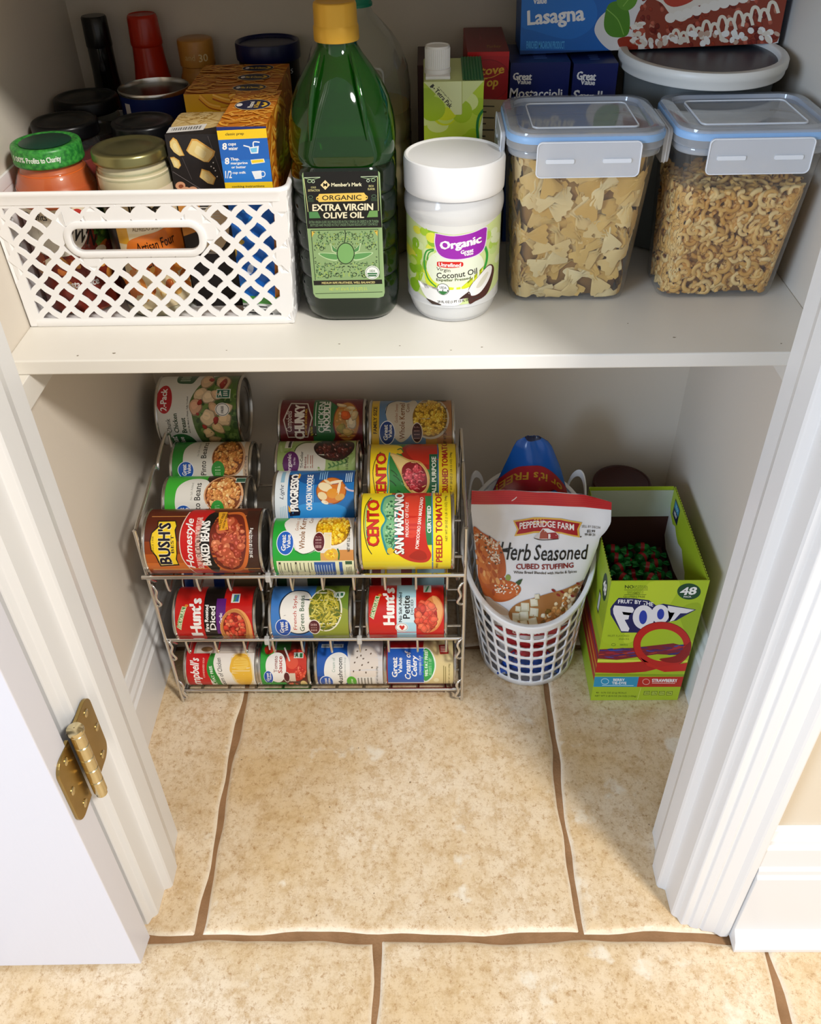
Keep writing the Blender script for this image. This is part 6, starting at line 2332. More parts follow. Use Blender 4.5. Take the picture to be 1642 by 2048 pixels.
def farfalle(rng, size):
    vs, fs = [], []
    nx, ny = 10, 6
    ph = rng_ph[0]
    for i in range(nx + 1):
        u = -1 + 2 * i / nx
        for j in range(ny + 1):
            v = -1 + 2 * j / ny
            hgt = .24 + .76 * min(1, abs(u) * 1.15) ** .9
            zig = (.075 if j % 2 else -.055) * (1 if abs(u) > .99 else 0) * (1 if u > 0 else -1)
            z = .17 * max(0, 1 - abs(u) * 1.7) * (1 if j % 2 else -1) * .6 + .16 * max(0, 1 - abs(u) * 1.4) + .07 * sin(v * 2.2 + ph) * abs(u) + .05 * sin(u * 2 + ph)
            vs.append(Vector((u + zig, v * hgt * .62, z)) * size)
    for i in range(nx):
        for j in range(ny):
            a = i * (ny + 1) + j
            fs.append((a, a + ny + 1, a + ny + 2, a + 1))
    return vs, fs


rng_ph = [0.0]


def elbow(size):
    vs, fs = [], []
    n, m = 7, 6
    for i in range(n + 1):
        a = pi * 1.08 * i / n
        c0 = Vector((cos(a), sin(a) - .4, 0)) * size
        d = Vector((cos(a), sin(a), 0))
        for j in range(m):
            b = 2 * pi * j / m
            vs.append(c0 + (d * cos(b) + Vector((0, 0, 1)) * sin(b)) * size * .42)
    for i in range(n):
        for j in range(m):
            fs.append((i * m + j, i * m + (j + 1) % m, (i + 1) * m + (j + 1) % m, (i + 1) * m + j))
    return vs, fs


def pasta_tub(label, x0, x1, y0, y1, fill, pasta, plabel, seed):
    """x0..x1, y0..y1: the lid's outline"""
    cx, cy = (x0 + x1) / 2, (y0 + y1) / 2
    W, D = x1 - x0, y1 - y0
    t = thing('pasta_tub', (cx, cy, ZS), label, 'food container')

    def R(w, d, r, z, oy=0):
        return [Vector((cx + p[0], cy + p[1] + oy, z)) for p in rrect(w, d, r, 7)]
    zl = ZS + .160
    bw, bd = W - .024, D - .050
    secs = [R(bw - .012, bd - .012, .012, ZS + .0006, .006), R(bw - .003, bd - .003, .016, ZS + .0016, .006), R(bw, bd, .018, ZS + .0055, .006)]
    tw, td = W - .010, D - .012
    for k in range(1, 6):
        f = k / 5
        secs.append(R(bw + (tw - bw) * f, bd + (td - bd) * f, .018 + .004 * f, ZS + .0055 + (zl - ZS - .0055) * f, .006 * (1 - f)))
    build('tub_body', Geo().loft(secs, True, False), TUBW, t, smooth=True, angle=50)
    build('tub_rim', Geo().loft([R(tw + a, td + a, .022 + a / 2, zl + z) for a, z in ((0, -.004), (.005, -.004), (.0062, -.003), (.0062, .001), (.005, .002), (0, .002))], False, False, True, None, loop=True), TUBL, t, smooth=True, angle=40)
    # lid
    z0 = zl + .0025
    zt_ = ZS + .1800
    l = build('lid', Geo().loft([R(W - .004, D - .004, .024, z0), R(W, D, .026, z0 + .001), R(W, D, .026, z0 + .012), R(W - .002, D - .002, .025, zt_ - .001), R(W - .006, D - .006, .023, zt_), R(W - .022, D - .022, .017, zt_), R(W - .024, D - .024, .016, zt_ - .0035), R(W - .046, D - .046, .007, zt_ - .0035), R(W - .048, D - .048, .006, zt_ - .0022), R(W - .056, D - .056, .004, zt_ - .0022)], False, True), TUBL, t, smooth=True, angle=35)
    build('seal', Geo().loft([R(W + a, D + a, .026 + a / 2, z0 + z) for a, z in ((-.003, .0075), (.0009, .0075), (.0012, .009), (.0010, .0125), (-.0012, .0140), (-.006, .0148))], False, False), SEAL, l, smooth=True, angle=40)
    build('panel_ridge', Geo().loft([R(W - .048 + a, D - .048 + a, .006, zt_ - .0030 + z) for a, z in ((.0012, 0), (.0006, .0014), (-.0006, .0014), (-.0012, 0))], False, False), mat('milky_plastic', '#e9edf2', .3), l, smooth=True)
    # four clip latches
    for k, (px, py, w, ang) in enumerate(((cx, y0, .094, 0), (cx, y1, .094, pi), (x0, cy, .070, -pi / 2), (x1, cy, .070, pi / 2))):
        Rz = Matrix.Translation((px, py, 0)) @ Matrix.Rotation(ang, 4, 'Z')
        top = z0 + .0105
        outl = rrect(w, .031, .0045, 5)
        rr = []
        for d, s_ in ((-.0004, 1.0), (-.0030, 1.0), (-.0040, .985)):
            rr.append([Rz @ Vector((p[0] * s_, d - .0006 + (.0035 * max(0, -p[1] / .0155)) * -1 * .25, top - .0155 + p[1] * (1 if s_ == 1 else .95))) for p in outl])
        lt = build('latch', Geo().loft(rr, True, True), LATCH, t, smooth=True, angle=35)
        for sx in (-.026, .026):
            s2 = rrect(.026, .0038, .0012, 3)
            build('latch_slot', Geo().loft([[Rz @ Vector((sx * w / .094 + p[0] * w / .094, d, top - .0165 + p[1])) for p in s2] for d in (-.0045, -.0060)], True, True), mat('milky_plastic', '#e9edf2', .3), lt)
        edge = [Rz @ Vector((p[0] * 1.0, -.0049, top - .0155 + p[1])) for p in outl]
        build('latch_edge', Geo().tube(edge, .0007, 6, True), mat('milky_plastic', '#e9edf2', .3), lt, smooth=True)
    # pasta
    rng = random.Random(seed)
    g = Geo()
    ztop = ZS + fill

    def half(z):
        f = min(1, max(0, (z - ZS - .0055) / (zl - ZS - .0055)))
        return (bw + (tw - bw) * f) / 2 - .0026, (bd + (td - bd) * f) / 2 - .0026, .006 * (1 - f)
    cols = [rgb(c) for c in (['#ecc77c', '#f0d08c', '#e6bc68', '#f2d89c', '#dfb25c'] if pasta == 'bow' else ['#e8b560', '#efc272', '#dea850', '#f2cd86', '#d79c42'])]
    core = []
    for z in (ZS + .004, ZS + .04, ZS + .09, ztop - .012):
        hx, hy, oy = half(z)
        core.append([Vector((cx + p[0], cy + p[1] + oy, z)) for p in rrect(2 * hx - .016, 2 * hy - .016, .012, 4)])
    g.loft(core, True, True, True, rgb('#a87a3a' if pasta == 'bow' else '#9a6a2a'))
    size = .0185 if pasta == 'bow' else .0058
    tl = .13 if pasta == 'bow' else .26
    plan = [('f', 105 if pasta == 'bow' else 520), ('l', 70 if pasta == 'bow' else 330), ('r', 40 if pasta == 'bow' else 200), ('t', 70 if pasta == 'bow' else 330)]
    for side, n in plan:
        for q_ in range(n):
            z = rng.uniform(ZS + .006, ztop)
            layer = 1 - q_ / n
            if side == 'f':
                z = ZS + .006 + (ztop - ZS - .008) * rng.random()
                hx, hy, oy = half(z)
                nrm = Vector((0, -1, 0))
                p = Vector((cx + rng.uniform(-1, 1) * (hx - size * .5), cy + oy - hy + .0015 + layer * .010, z))
            elif side in 'lr':
                hx, hy, oy = half(z)
                sg = -1 if side == 'l' else 1
                nrm = Vector((sg, 0, 0))
                p = Vector((cx + sg * (hx - .0015 - layer * .010), cy + oy + rng.uniform(-1, 1) * (hy - size * .5), z))
            else:
                z = ztop - layer * .012
                hx, hy, oy = half(z)
                nrm = Vector((0, 0, 1))
                p = Vector((cx + rng.uniform(-1, 1) * (hx - size * .6), cy + oy + rng.uniform(-1, 1) * (hy - size * .6), z))
            rng_ph[0] = rng.uniform(0, 6)
            s = size * rng.uniform(.9, 1.08)
            vs, fs = farfalle(rng, s) if pasta == 'bow' else elbow(s)
            squash = Vector((1, .62 if False else 1, 1))
            M = Matrix.Rotation(rng.uniform(0, 2 * pi), 4, 'Z')
            tilt = Matrix.Rotation(rng.gauss(0, tl), 4, 'X') @ Matrix.Rotation(rng.gauss(0, tl), 4, 'Y')
            Q = nrm.to_track_quat('Z', 'Y').to_matrix().to_4x4()
            T = Q @ tilt @ M
            c_ = rng.choice(cols)
            out = []
            for v in vs:
                w = p + (T @ v)
                # keep every piece inside the tub wall
                w.z = min(max(w.z, ZS + .0035), ztop + .004)
                hx, hy, oy = half(w.z)
                w.x = min(max(w.x, cx - hx), cx + hx)
                w.y = min(max(w.y, cy + oy - hy), cy + oy + hy)
                rc = .0205
                qx, qy = abs(w.x - cx) - (hx - rc), abs(w.y - cy - oy) - (hy - rc)
                if qx > 0 and qy > 0 and sqrt(qx * qx + qy * qy) > rc:
                    f = rc / sqrt(qx * qx + qy * qy)
                    w.x = cx + (hx - rc + qx * f) * (1 if w.x > cx else -1)
                    w.y = cy + oy + (hy - rc + qy * f) * (1 if w.y > cy + oy else -1)
                out.append(w)
            g.add(out, fs, c_)
    o = build('pasta', g, print_mat('dry_pasta', .5), None, smooth=True, angle=0, recalc=False, label=plabel, cat='pasta', kind='stuff')
    return t


pasta_tub('clear clip-lid tub of bow-tie pasta beside the white coconut oil jar', .3525, .4985, .350, .4765, .150, 'bow', 'dry bow-tie pasta heaped in the clear tub beside the coconut oil jar', 3)
pasta_tub('clear clip-lid tub of elbow macaroni at the right end of the shelf', .5085, .6545, .352, .4765, .118, 'elbow', 'dry elbow macaroni half filling the clear tub at the right wall', 4)

# ================================================================== ON THE CLOSET FLOOR, RIGHT
import numpy as np


def persp(src, dst):
    """projective map taking four points to four points"""
    A_, B_ = [], []
    for (x, y), (u, v) in zip(src, dst):
        A_.append([x, y, 1, 0, 0, 0, -u * x, -u * y])
        A_.append([0, 0, 0, x, y, 1, -v * x, -v * y])
        B_ += [u, v]
    h = np.linalg.solve(np.array(A_, float), np.array(B_, float))

    def f(x, y):
        w = h[6] * x + h[7] * y + 1
        return (h[0] * x + h[1] * y + h[2]) / w, (h[3] * x + h[4] * y + h[5]) / w
    return f


# ---- oval white plastic basket, its rim rising towards the back
bk = thing('laundry_basket', (.425, .447, 0), 'oval white plastic basket with square holes, holding food bags on the floor', 'basket')
BKP = mat('basket_plastic', '#efefee', .35)


def rim_pt(a):
    x, y = .4180 + .0905 * cos(a), .4510 + .0990 * sin(a)
    return Vector((x, y, .150 + (y - .352) * .60))


def bk_pt(u, t):
    a = 2 * pi * u - pi / 2
    b = Vector((.4275 + .0715 * cos(a), .4460 + .0760 * sin(a), .0012))
    return b.lerp(rim_pt(a), t)


NU, NV = 28, 6
cells = []
t0, t1 = .055, .895
for i in range(NU):
    for j in range(NV):
        ua, ub = i / NU, (i + 1) / NU
        va, vb = t0 + (t1 - t0) * j / NV, t0 + (t1 - t0) * (j + 1) / NV
        o, h = [], []
        for k in range(8):
            fx, fy = [(0, 0), (.5, 0), (1, 0), (1, .5), (1, 1), (.5, 1), (0, 1), (0, .5)][k]
            o.append((ua + (ub - ua) * fx, va + (vb - va) * fy))
            gx, gy = .09 + .82 * fx, .10 + .80 * fy
            if k in (0, 2, 4, 6):
                gx += .05 * (1 if fx == 0 else -1)
                gy += .05 * (1 if fy == 0 else -1)
            h.append((ua + (ub - ua) * gx, va + (vb - va) * gy))
        cells.append((o, h))
for i in range(NU):
    ua, ub = i / NU, (i + 1) / NU
    for va, vb in ((.0, t0), (t1, 1.0)):
        cells.append(([(ua, va), (ub, va), (ub, vb), (ua, vb)], None))
g = lattice(cells, bk_pt)
build('basket_wall', g, BKP, bk, solid=.0020, weld=True, smooth=True, angle=50)
g = Geo()
ring_ = [bk_pt(k / 60, .02) for k in range(60)]
g.loft([[Vector((v.x, v.y, .0008)) for v in ring_], [Vector((v.x, v.y, .0032)) for v in ring_]], True, True)
build('bottom', g, BKP, bk)
g = Geo()
rr = []
for k in range(72):
    a = 2 * pi * k / 72
    p = rim_pt(a)
    n = Vector((cos(a), sin(a), 0))
    rr.append([p + n * dx + Vector((0, 0, dz)) for dx, dz in ((-.0015, -.013), (.0012, -.013), (.0022, -.004), (.0052, -.003), (.0056, -.001), (.0045, .0012), (.0, .0018), (-.0018, .0006))])
g.loft(rr, False, False, True, None, loop=True)
build('rim', g, BKP, bk, smooth=True, angle=50)
for sgn, a0 in ((-1, radians(141)), (1, radians(39))):
    # raised grip at the back left and back right
    rings = []
    m = 14
    for k in range(m + 1):
        f = k / m
        a = a0 + (f - .5) * .38
        p = rim_pt(a)
        up = .036 * sin(pi * f) ** .7
        n = Vector((cos(a), sin(a), 0))
        c_ = p + n * (.004 + .004 * sin(pi * f)) + Vector((0, 0, up))
        rings.append([c_ + n * .0016 + Vector((0, 0, -.006)), c_ + n * .0016 + Vector((0, 0, .005)), c_ - n * .0010 + Vector((0, 0, .006)), c_ - n * .0014 + Vector((0, 0, -.006))])
    build('handle', Geo().loft(rings, True, True), BKP, bk, bevel=.0006)

# ---- white stuffing bag leaning in the basket
BAGP = print_mat('bag_film', .33, coat=.1, bump=(28, .10))
PB = [(.385, .12), (.445, .325)]
_n = Vector((0, -(PB[1][1] - PB[0][1]), (PB[1][0] - PB[0][0]))).normalized()
LEFT = [(.316, .3345), (.288, .3342), (.246, .3388), (.194, .3443), (.164, .3535), (.12, .367), (.07, .377), (.028, .384)]
RIGHT = [(.2975, .5215), (.2690, .5225), (.2570, .5170), (.2480, .5095), (.2370, .5080), (.2078, .4995), (.1855, .4920), (.1553, .4810), (.12, .476), (.07, .470), (.028, .462)]


def interp(tab, z):
    if z >= tab[0][0]:
        return tab[0][1]
    for (z0, x0), (z1, x1) in zip(tab[:-1], tab[1:]):
        if z1 <= z <= z0:
            return x0 + (x1 - x0) * (z0 - z) / (z0 - z1)
    return tab[-1][1]


def top_z(x):
    return .3165 - (x - .3345) / .187 * .0075 - max(0, x - .480) * .28


def bag_pt(x, z, lift, front=True):
    xl, xr = interp(LEFT, z), interp(RIGHT, z)
    x = min(max(x, xl), xr)
    z = min(z, top_z(x))
    u = (x - xl) / max(1e-6, xr - xl)
    f = max(0.0, min(1.0, (.285 - z) / .10)) ** .8 * max(0.0, min(1.0, (z - .02) / .05)) ** .5
    bulge = (.017 if front else -.012) * f * max(0, sin(pi * u)) ** .6
    wr = .0016 * sin(u * 19 + z * 40) * sin(z * 60 + 1.3) * (1 - .5 * f) + .0022 * sin(u * 8 + 2) * max(0, (z - .27) / .05)
    ymid = PB[0][0] + (z - PB[0][1]) * (PB[1][0] - PB[0][0]) / (PB[1][1] - PB[0][1])
    if z < .125:
        ymid = .3865 + (.125 - z) * .30
    return Vector((x, ymid, z)) + _n * (bulge + wr * (1 if u * (1 - u) > 1e-4 else 1) + (lift if front else -.0004))


bag = thing('stuffing_bag', (.42, .40, .0034), 'white bag of herb stuffing with a red top, leaning in the white basket', 'bag')
g = Geo()
nu, nv = 50, 70
for front in (True, False):
    b0 = len(g.v)
    for j in range(nv + 1):
        for i in range(nu + 1):
            z = .028 + (.3165 - .028) * j / nv
            xl, xr = interp(LEFT, z), interp(RIGHT, z)
            g.v.append(bag_pt(xl + (xr - xl) * i / nu, z, 0, front))
    for j in range(nv):
        for i in range(nu):
            a = b0 + j * (nu + 1) + i
            q = (a, a + 1, a + nu + 2, a + nu + 1)
            g.f.append(q if front else q[::-1])
            g.c.append(rgb('#e9e7e6'))
body = build('bag_body', g, BAGP, bag, smooth=True, angle=0, recalc=False)
PM = persp([((943 - 930) * 5.119, (980 - 850) * 5.119), ((1222 - 930) * 5.119, (1005 - 850) * 5.119), ((1160 - 930) * 5.119, (1200 - 850) * 5.119), ((965 - 930) * 5.119, (1190 - 850) * 5.119)],
           [(.3345, .3162), (.5207, .2972), (.4884, .1553), (.3517, .1640)])
A = Art((20, 600, 1540, 2700), None, 21)
RED = '#c0272a'
A.poly([(60, 640), (400, 664), (760, 690), (1100, 700), (1250, 706), (1510, 780), (1510, 868), (1200, 835), (800, 820), (60, 806)], RED)
for k in range(6):
    y = 672 + k * 22
    A.line([(66, y - 10), (500, y + 12), (900, y + 22), (1230, y + 30), (1500, y + 92 - k * 6)], 3, '#a81f22')
A.curve([(478, 780), (510, 760), (530, 740)], 8, '#e9d6d0')
A.poly([(490, 966), (700, 940), (980, 944), (1195, 990), (1160, 1050), (1168, 1136), (980, 1090), (700, 1085), (500, 1116), (528, 1050)], '#e0b04a')
A.poly([(508, 978), (700, 955), (975, 958), (1172, 998), (1142, 1052), (1148, 1116), (975, 1074), (700, 1068), (520, 1096), (546, 1048)], '#a81d24')
A.text('PEPPERIDGE FARM', 832, 1024, 556, 62, '#f3ede4', -1.5, .02, 0, 22)
A.poly([(690, 1130), (760, 1080), (790, 1045), (840, 1045), (950, 1090), (955, 1140), (840, 1158)], '#d9cfc8')
A.poly([(765, 1085), (795, 1052), (840, 1085), (838, 1140), (755, 1140)], '#a8523c')
A.poly([(838, 1085), (920, 1078), (948, 1110), (948, 1142), (838, 1142)], '#9c2424')
A.poly([(790, 1046), (846, 1044), (926, 1078), (838, 1086)], '#ece6e0')
A.rect(846, 1096, 868, 1140, '#efe6dc')
A.curve([(700, 1132), (760, 1150), (850, 1150), (950, 1140)], 8, '#4a3a2a')
A.ell(1178, 1128, 7, 7, '#2a2622')
A.text('SELL BY DEC04', 1285, 1035, 190, 24, '#5d5a58', -5, 0)
A.text('$2.99', 1285, 1080, 84, 30, '#3c3a38', -3, .02)
A.text('99 00 21', 1272, 1112, 106, 26, '#3c3a38', -3, .02)
A.text('Herb', 505, 1265, 320, 165, '#17140f', -3, .008, .25)
A.curve([(330, 1262), (420, 1240), (480, 1232)], 12, '#17140f')
A.text('Seasoned', 975, 1275, 560, 150, '#17140f', -1, .008, .22)
A.text('CUBED STUFFING', 806, 1405, 588, 52, '#8a1f1c', 0, .03)
A.text('White Bread Blended with Herbs & Spices', 810, 1468, 645, 34, '#33302c', -1, .012)
# roast bird
A.blob([(85, 1040), (180, 1090), (330, 1180), (390, 1290), (410, 1420), (400, 1500), (340, 1540), (420, 1540), (520, 1570), (560, 1620), (530, 1680), (440, 1740), (320, 1775), (250, 1740), (150, 1690), (120, 1300)], '#b85a24')
A.blob([(95, 1060), (180, 1110), (300, 1190), (350, 1300), (340, 1420), (330, 1520), (240, 1600), (160, 1560), (130, 1300)], '#c96f30')
A.blob([(280, 1620), (360, 1570), (480, 1580), (540, 1625), (500, 1690), (380, 1740), (290, 1730)], '#c8622a')
r = random.Random(8)
for i in range(46):
    t = r.random()
    x, y = 130 + t * 210 + r.gauss(0, 30), 1250 + t * 330 + r.gauss(0, 60)
    A.ell(min(max(x, 120), 400), y, r.uniform(20, 44), r.uniform(10, 20), r.choice(['#d98a45', '#c96a2a', '#a8481c', '#e3a765', '#b5571f']), r.uniform(40, 100), 9)
for i in range(80):
    t = r.random()
    x, y = 95 + t * 260 + r.gauss(0, 18), 1070 + t * 120 + abs(r.gauss(0, 50))
    A.ell(x, y, r.uniform(8, 16), r.uniform(6, 11), r.choice(['#efe0cc', '#e3cbb0', '#f3e9dc', '#5a3c22', '#d9a87c']), r.uniform(0, 180), 7)
for i in range(60):
    x, y = r.uniform(230, 350), r.uniform(1270, 1400)
    A.ell(x, y, r.uniform(7, 14), r.uniform(5, 9), r.choice(['#efe0cc', '#e3cbb0', '#f3e9dc', '#6a4426']), r.uniform(0, 180), 7)
for i in range(60):
    x, y = r.uniform(300, 530), r.uniform(1575, 1680)
    A.ell(x, y, r.uniform(7, 14), r.uniform(5, 9), r.choice(['#efe0cc', '#e8d2b8', '#f3e9dc', '#5a3c22', '#d9925a']), r.uniform(0, 180), 7)
A.poly([(505, 1555), (540, 1530), (578, 1520), (555, 1570), (535, 1585)], '#33502a')
A.ell(432, 1515, 26, 30, '#8fa04a')
A.blob([(150, 1720), (330, 1790), (430, 1850), (420, 1900), (250, 1880), (160, 1820)], '#d9c2ab')
# plate of stuffing
A.blob([(440, 1860), (520, 1770), (740, 1690), (980, 1640), (1230, 1580), (1290, 1700), (1240, 1880), (1100, 1980), (800, 2030), (560, 2000), (460, 1940)], '#a8703a')
for cx, cy, w in [(600, 1800, 70), (690, 1750, 64), (590, 1890, 76), (690, 1850, 72), (510, 1900, 62), (680, 1950, 72), (590, 1970, 60), (530, 1820, 44), (720, 1690, 40), (500, 1960, 40)]:
    a = r.uniform(-.25, .25)
    P = [(cx + w * .58 * (cos(a) * sx - sin(a) * sy), cy + w * .58 * (sin(a) * sx + cos(a) * sy)) for sx, sy in ((-1, -1), (1, -1), (1, 1), (-1, 1))]
    A.poly([(x + 5, y + 7) for x, y in P], '#9a8a5a')
    A.poly(P, '#d9d2b4')
    A.poly([(cx + (x - cx) * .7 - 4, cy + (y - cy) * .7 - 5) for x, y in P], '#e6e0c8')
for i in range(90):
    t = r.random()
    x = 780 + t * 440
    y = 1960 - t * 330 + r.uniform(-90, 150)
    A.chunk(x, y, r.uniform(16, 30), r.choice(['#c98a4a', '#d9a766', '#e3c08a', '#a8602c', '#e8d2a8', '#b5743a', '#7a5a24', '#efe0c0']))
for x, y in [(890, 1640), (980, 1660), (1090, 1720), (1150, 1600), (940, 1690)]:
    A.ell(x, y, 26, 12, '#93281c', 35, 9)
# lower part, seen through the basket
A.rect(20, 2060, 1540, 2180, '#b3262a')
A.htext('GLUTEN', 480, 2090, 760, 2150, W_, .03)
A.rect(20, 2180, 1540, 2260, '#e3dfdc')
A.rect(20, 2260, 1540, 2400, '#b3262a')


def fmb(x, y, lift):
    X_, Z_ = PM(x, y)
    return bag_pt(X_, Z_, lift + .0009)


A.build('bag_print', fmb, body, BAGP, xcuts=range(40, 1540, 30), ycuts=range(640, 2700, 30), clip=True)

# ---- blue chip bag behind it
blue = thing('chip_bag', (.425, .515, .0034), 'blue bag with a curved red band standing at the back of the white basket', 'bag')
BLUEF = print_mat('chip_bag_film', .26, coat=.3, bump=(16, .25))
BL = [(.3535, .413), (.349, .402), (.342, .397), (.298, .382), (.249, .366), (.20, .364), (.12, .370), (.06, .380), (.0045, .384)]
BR = [(.3535, .428), (.349, .438), (.337, .447), (.298, .463), (.249, .478), (.20, .482), (.12, .478), (.06, .472), (.0045, .466)]


def blue_pt(x, z, lift, front=True):
    xl, xr = interp(BL, z), interp(BR, z)
    x = min(max(x, xl), xr)
    u = (x - xl) / max(1e-6, xr - xl)
    z = min(z, .3535)
    f = min(1, max(0, .3535 - z) / .07) ** .6 * min(1, max(0, (z - .004) / .05)) ** .5
    b = (.023 if front else -.019) * f * max(0, sin(pi * u)) ** .7
    b += .0014 * sin(u * 11 + z * 30) * (1 if front else 0)
    return Vector((x, .4700 + .043 * min(1, z / .25) - b - (lift if front else -.0002), z))


g = Geo()
for front in (True, False):
    b0 = len(g.v)
    for j in range(41):
        z = .0045 + (.3535 - .0045) * j / 40
        xl, xr = interp(BL, z), interp(BR, z)
        for i in range(25):
            g.v.append(blue_pt(xl + (xr - xl) * i / 24, z, 0, front))
    for j in range(40):
        for i in range(24):
            a = b0 + j * 25 + i
            q = (a, a + 1, a + 26, a + 25)
            g.f.append(q if front else q[::-1])
            g.c.append(rgb('#0f55a8'))
bb = build('bag_body', g, BLUEF, blue, smooth=True, angle=0, recalc=False)
A = Art((340, -360, 500, -200), None, 2)
bend = lambda x, z, k: (x, -(z - ((x - 420) / 50) ** 2 * k))
xs = list(range(360, 482, 6))
A.poly([bend(x, 316, 45) for x in xs] + [bend(x, 288, 36) for x in xs[::-1]], '#a3202a')
A.text("or it's FREE!", 420, -265, 94, 12, '#c9962c', 180, .02, 0, -36)
A.ell(420.5, -352, 11, 4, '#0c1a3c')
A.build('bag_print', lambda x, y, lift: blue_pt(x / 1000, -y / 1000, lift + .0005), bb, BLUEF, xcuts=range(345, 500, 5), ycuts=range(-358, -200, 5))

# ---- crumpled snack pouch lying at the bottom, seen through the holes
low = thing('snack_pouch', (.425, .398, .0034), 'blue and red snack pouch low in the white basket, seen through its holes', 'bag')
g = Geo()
secs = []
for k in range(9):
    f = k / 8
    x = .378 + .094 * f
    hgt = .004 + .030 * sin(pi * f) ** .5
    dep = .004 + .012 * sin(pi * f) ** .5
    secs.append([Vector((x, .3915 - .002 + dep * cos(a) * (.8 if cos(a) < 0 else .1), .0050 + hgt * (1 + sin(a)) * .95)) for a in [2 * pi * q / 20 for q in range(20)]])
g.loft(secs, True, True, True, None)
for i, f in enumerate(g.f):
    zz = sum(g.v[q].z for q in f) / len(f)
    g.c[i] = rgb('#8a8d92' if zz < .014 else ('#1a4aa0' if zz < .052 else '#a8242a'))
pch = build('pouch_body', g, print_mat('pouch_film', .3, bump=(40, .25)), low, smooth=True, angle=0)

# ---- lime green snack box, lid torn open, with wrapped sweets inside
BXX0, BXX1, BXY0, BXY1, BXH = .5125, .6390, .3425, .5400, .2430
sb = thing('snack_box', (.5757, .441, 0), 'lime green fruit snack box with its top torn open beside the white basket', 'box')
LIME = mat('lime_card', '#a9bf2a', .42)
BRN = mat('brown_card_inside', '#4a2a22', .7)
GREYC = mat('grey_card_inside', '#c9cdc0', .6, var=('#bfc4b5', 30, .3))
TH = .0011
g = Geo().box((BXX0, BXY0, .0004), (BXX1, BXY0 + TH, BXH))
fw = build('front_panel', g, LIME, sb)
g = Geo().box((BXX0, BXY1 - TH, .0004), (BXX1 - .003, BXY1, BXH))
bw_ = build('back_panel', g, LIME, sb)


def torn_side(x, name):
    """side wall whose top edge is a line of torn perforations"""
    poly = [(BXY0 + TH, .0004), (BXY1 - TH, .0004), (BXY1 - TH, BXH)]
    n = 34
    for k in range(n):
        f = k / n
        y = BXY1 - TH + (BXY0 + 2 * TH - BXY1) * f
        dy = (BXY0 + 2 * TH - BXY1) / n
        poly += [(y + dy * .08, BXH - .0002), (y + dy * .5, BXH - .0002), (y + dy * .58, BXH - .0030), (y + dy * .95, BXH - .0030)]
    poly += [(BXY0 + TH, BXH)]
    return build(name, Geo().ngon_prism(poly, x, x + TH, axis='x'), LIME, sb)


torn_side(BXX0, 'side_panel')
torn_side(BXX1 - TH, 'side_panel')
build('base_panel', Geo().box((BXX0 + TH, BXY0 + TH, .0004), (BXX1 - TH, BXY1 - TH, .0016)), BRN, sb)
# liners
build('brown_lining', Geo().box((BXX0 + TH, BXY1 - TH - .0008, .0016), (BXX1 - TH, BXY1 - TH, .190)).box((BXX1 - TH - .0006, BXY0 + TH, .0016), (BXX1 - TH, BXY1 - TH - .001, .168)).box((BXX0 + TH, BXY0 + TH, .0016), (BXX0 + TH + .0006, BXY1 - TH - .001, .200)), BRN, sb)
build('back_flap', Geo().box((BXX0 + TH + .001, BXY1 - TH - .0020, .1885), (BXX1 - TH - .001, BXY1 - TH - .0009, .2375)), GREYC, sb, label='pale grey inside flap at the back')
sf = [(.5385, .2425), (.344, .2425), (.344, .176), (.420, .172), (.424, .180), (.437, .184), (.455, .196), (.474, .190), (.488, .193), (.500, .200), (.512, .194), (.530, .199), (.5385, .212)]
xs_ = BXX1 - TH - .0016
build('side_flap', Geo().ngon_prism(sf, xs_, xs_ + .0008, axis='x'), LIME, sb, label='lime side flap folded inside with a torn lower edge')
tw_ = [(.5385, .2130), (.530, .2000), (.512, .1950), (.500, .2010), (.488, .1940), (.474, .1910), (.455, .1970), (.437, .1850), (.424, .1810), (.420, .1730), (.400, .165), (.425, .150), (.470, .140), (.520, .138), (.5385, .150)]
build('torn_liner', Geo().ngon_prism(tw_, xs_ + .0009, xs_ + .0014, axis='x'), mat('white_torn_card', '#d9d9d2', .7), sb, label='white torn card lining')
A = Art((0, 0, 100, 100), '#1c2440', 2)
A.rect(8, 8, 92, 48, '#2f8fb0')
A.rect(8, 50, 92, 92, '#16203a')
A.text('Try', 50, 28, 44, 22, '#bfe3ee', 0, .02)
A.text('NEW', 50, 70, 50, 22, W_, 0, .03)
A.build('flap_sticker', face_map((xs_ - .0002, .522, .2345), (xs_ - .0002, .494, .2345), (xs_ - .0002, .522, .206), None, (0, 0, 100, 100)), sb, CARD)
build('inner_tray', Geo().box((BXX0 + TH + .002, BXY0 + TH + .002, .002), (BXX1 - TH - .004, BXY1 - TH - .006, .130)), BRN, sb)
# front print
A = Art((120, 940, 1165, 1985), '#a7bf24', 11)
A.blob([(320, 960), (700, 950), (1150, 960), (1100, 1200), (1050, 1500), (700, 1500), (250, 1480), (290, 1200)], '#aac428')
A.blob([(650, 960), (900, 950), (820, 1150), (600, 1400), (420, 1480), (500, 1200)], '#bdd235')
A.blob([(900, 1200), (1080, 1150), (1040, 1450), (960, 1420)], '#9ab41f')
A.htext('NO', 436, 985, 512, 1015, '#2a3a10', .03)
A.htext('ARTIFICIAL', 514, 988, 632, 1000, '#4a5a1c', .01)
A.htext('FLAVORS', 514, 1003, 632, 1016, '#4a5a1c', .01)
A.rect(430, 1024, 632, 1028, '#4a5a1c')
A.htext('GOOD SOURCE OF', 455, 1034, 596, 1044, '#4a5a1c', 0)
A.htext('VITAMIN C', 455, 1047, 596, 1060, '#3a4a14', .01)
A.rect(430, 1066, 618, 1070, '#4a5a1c')
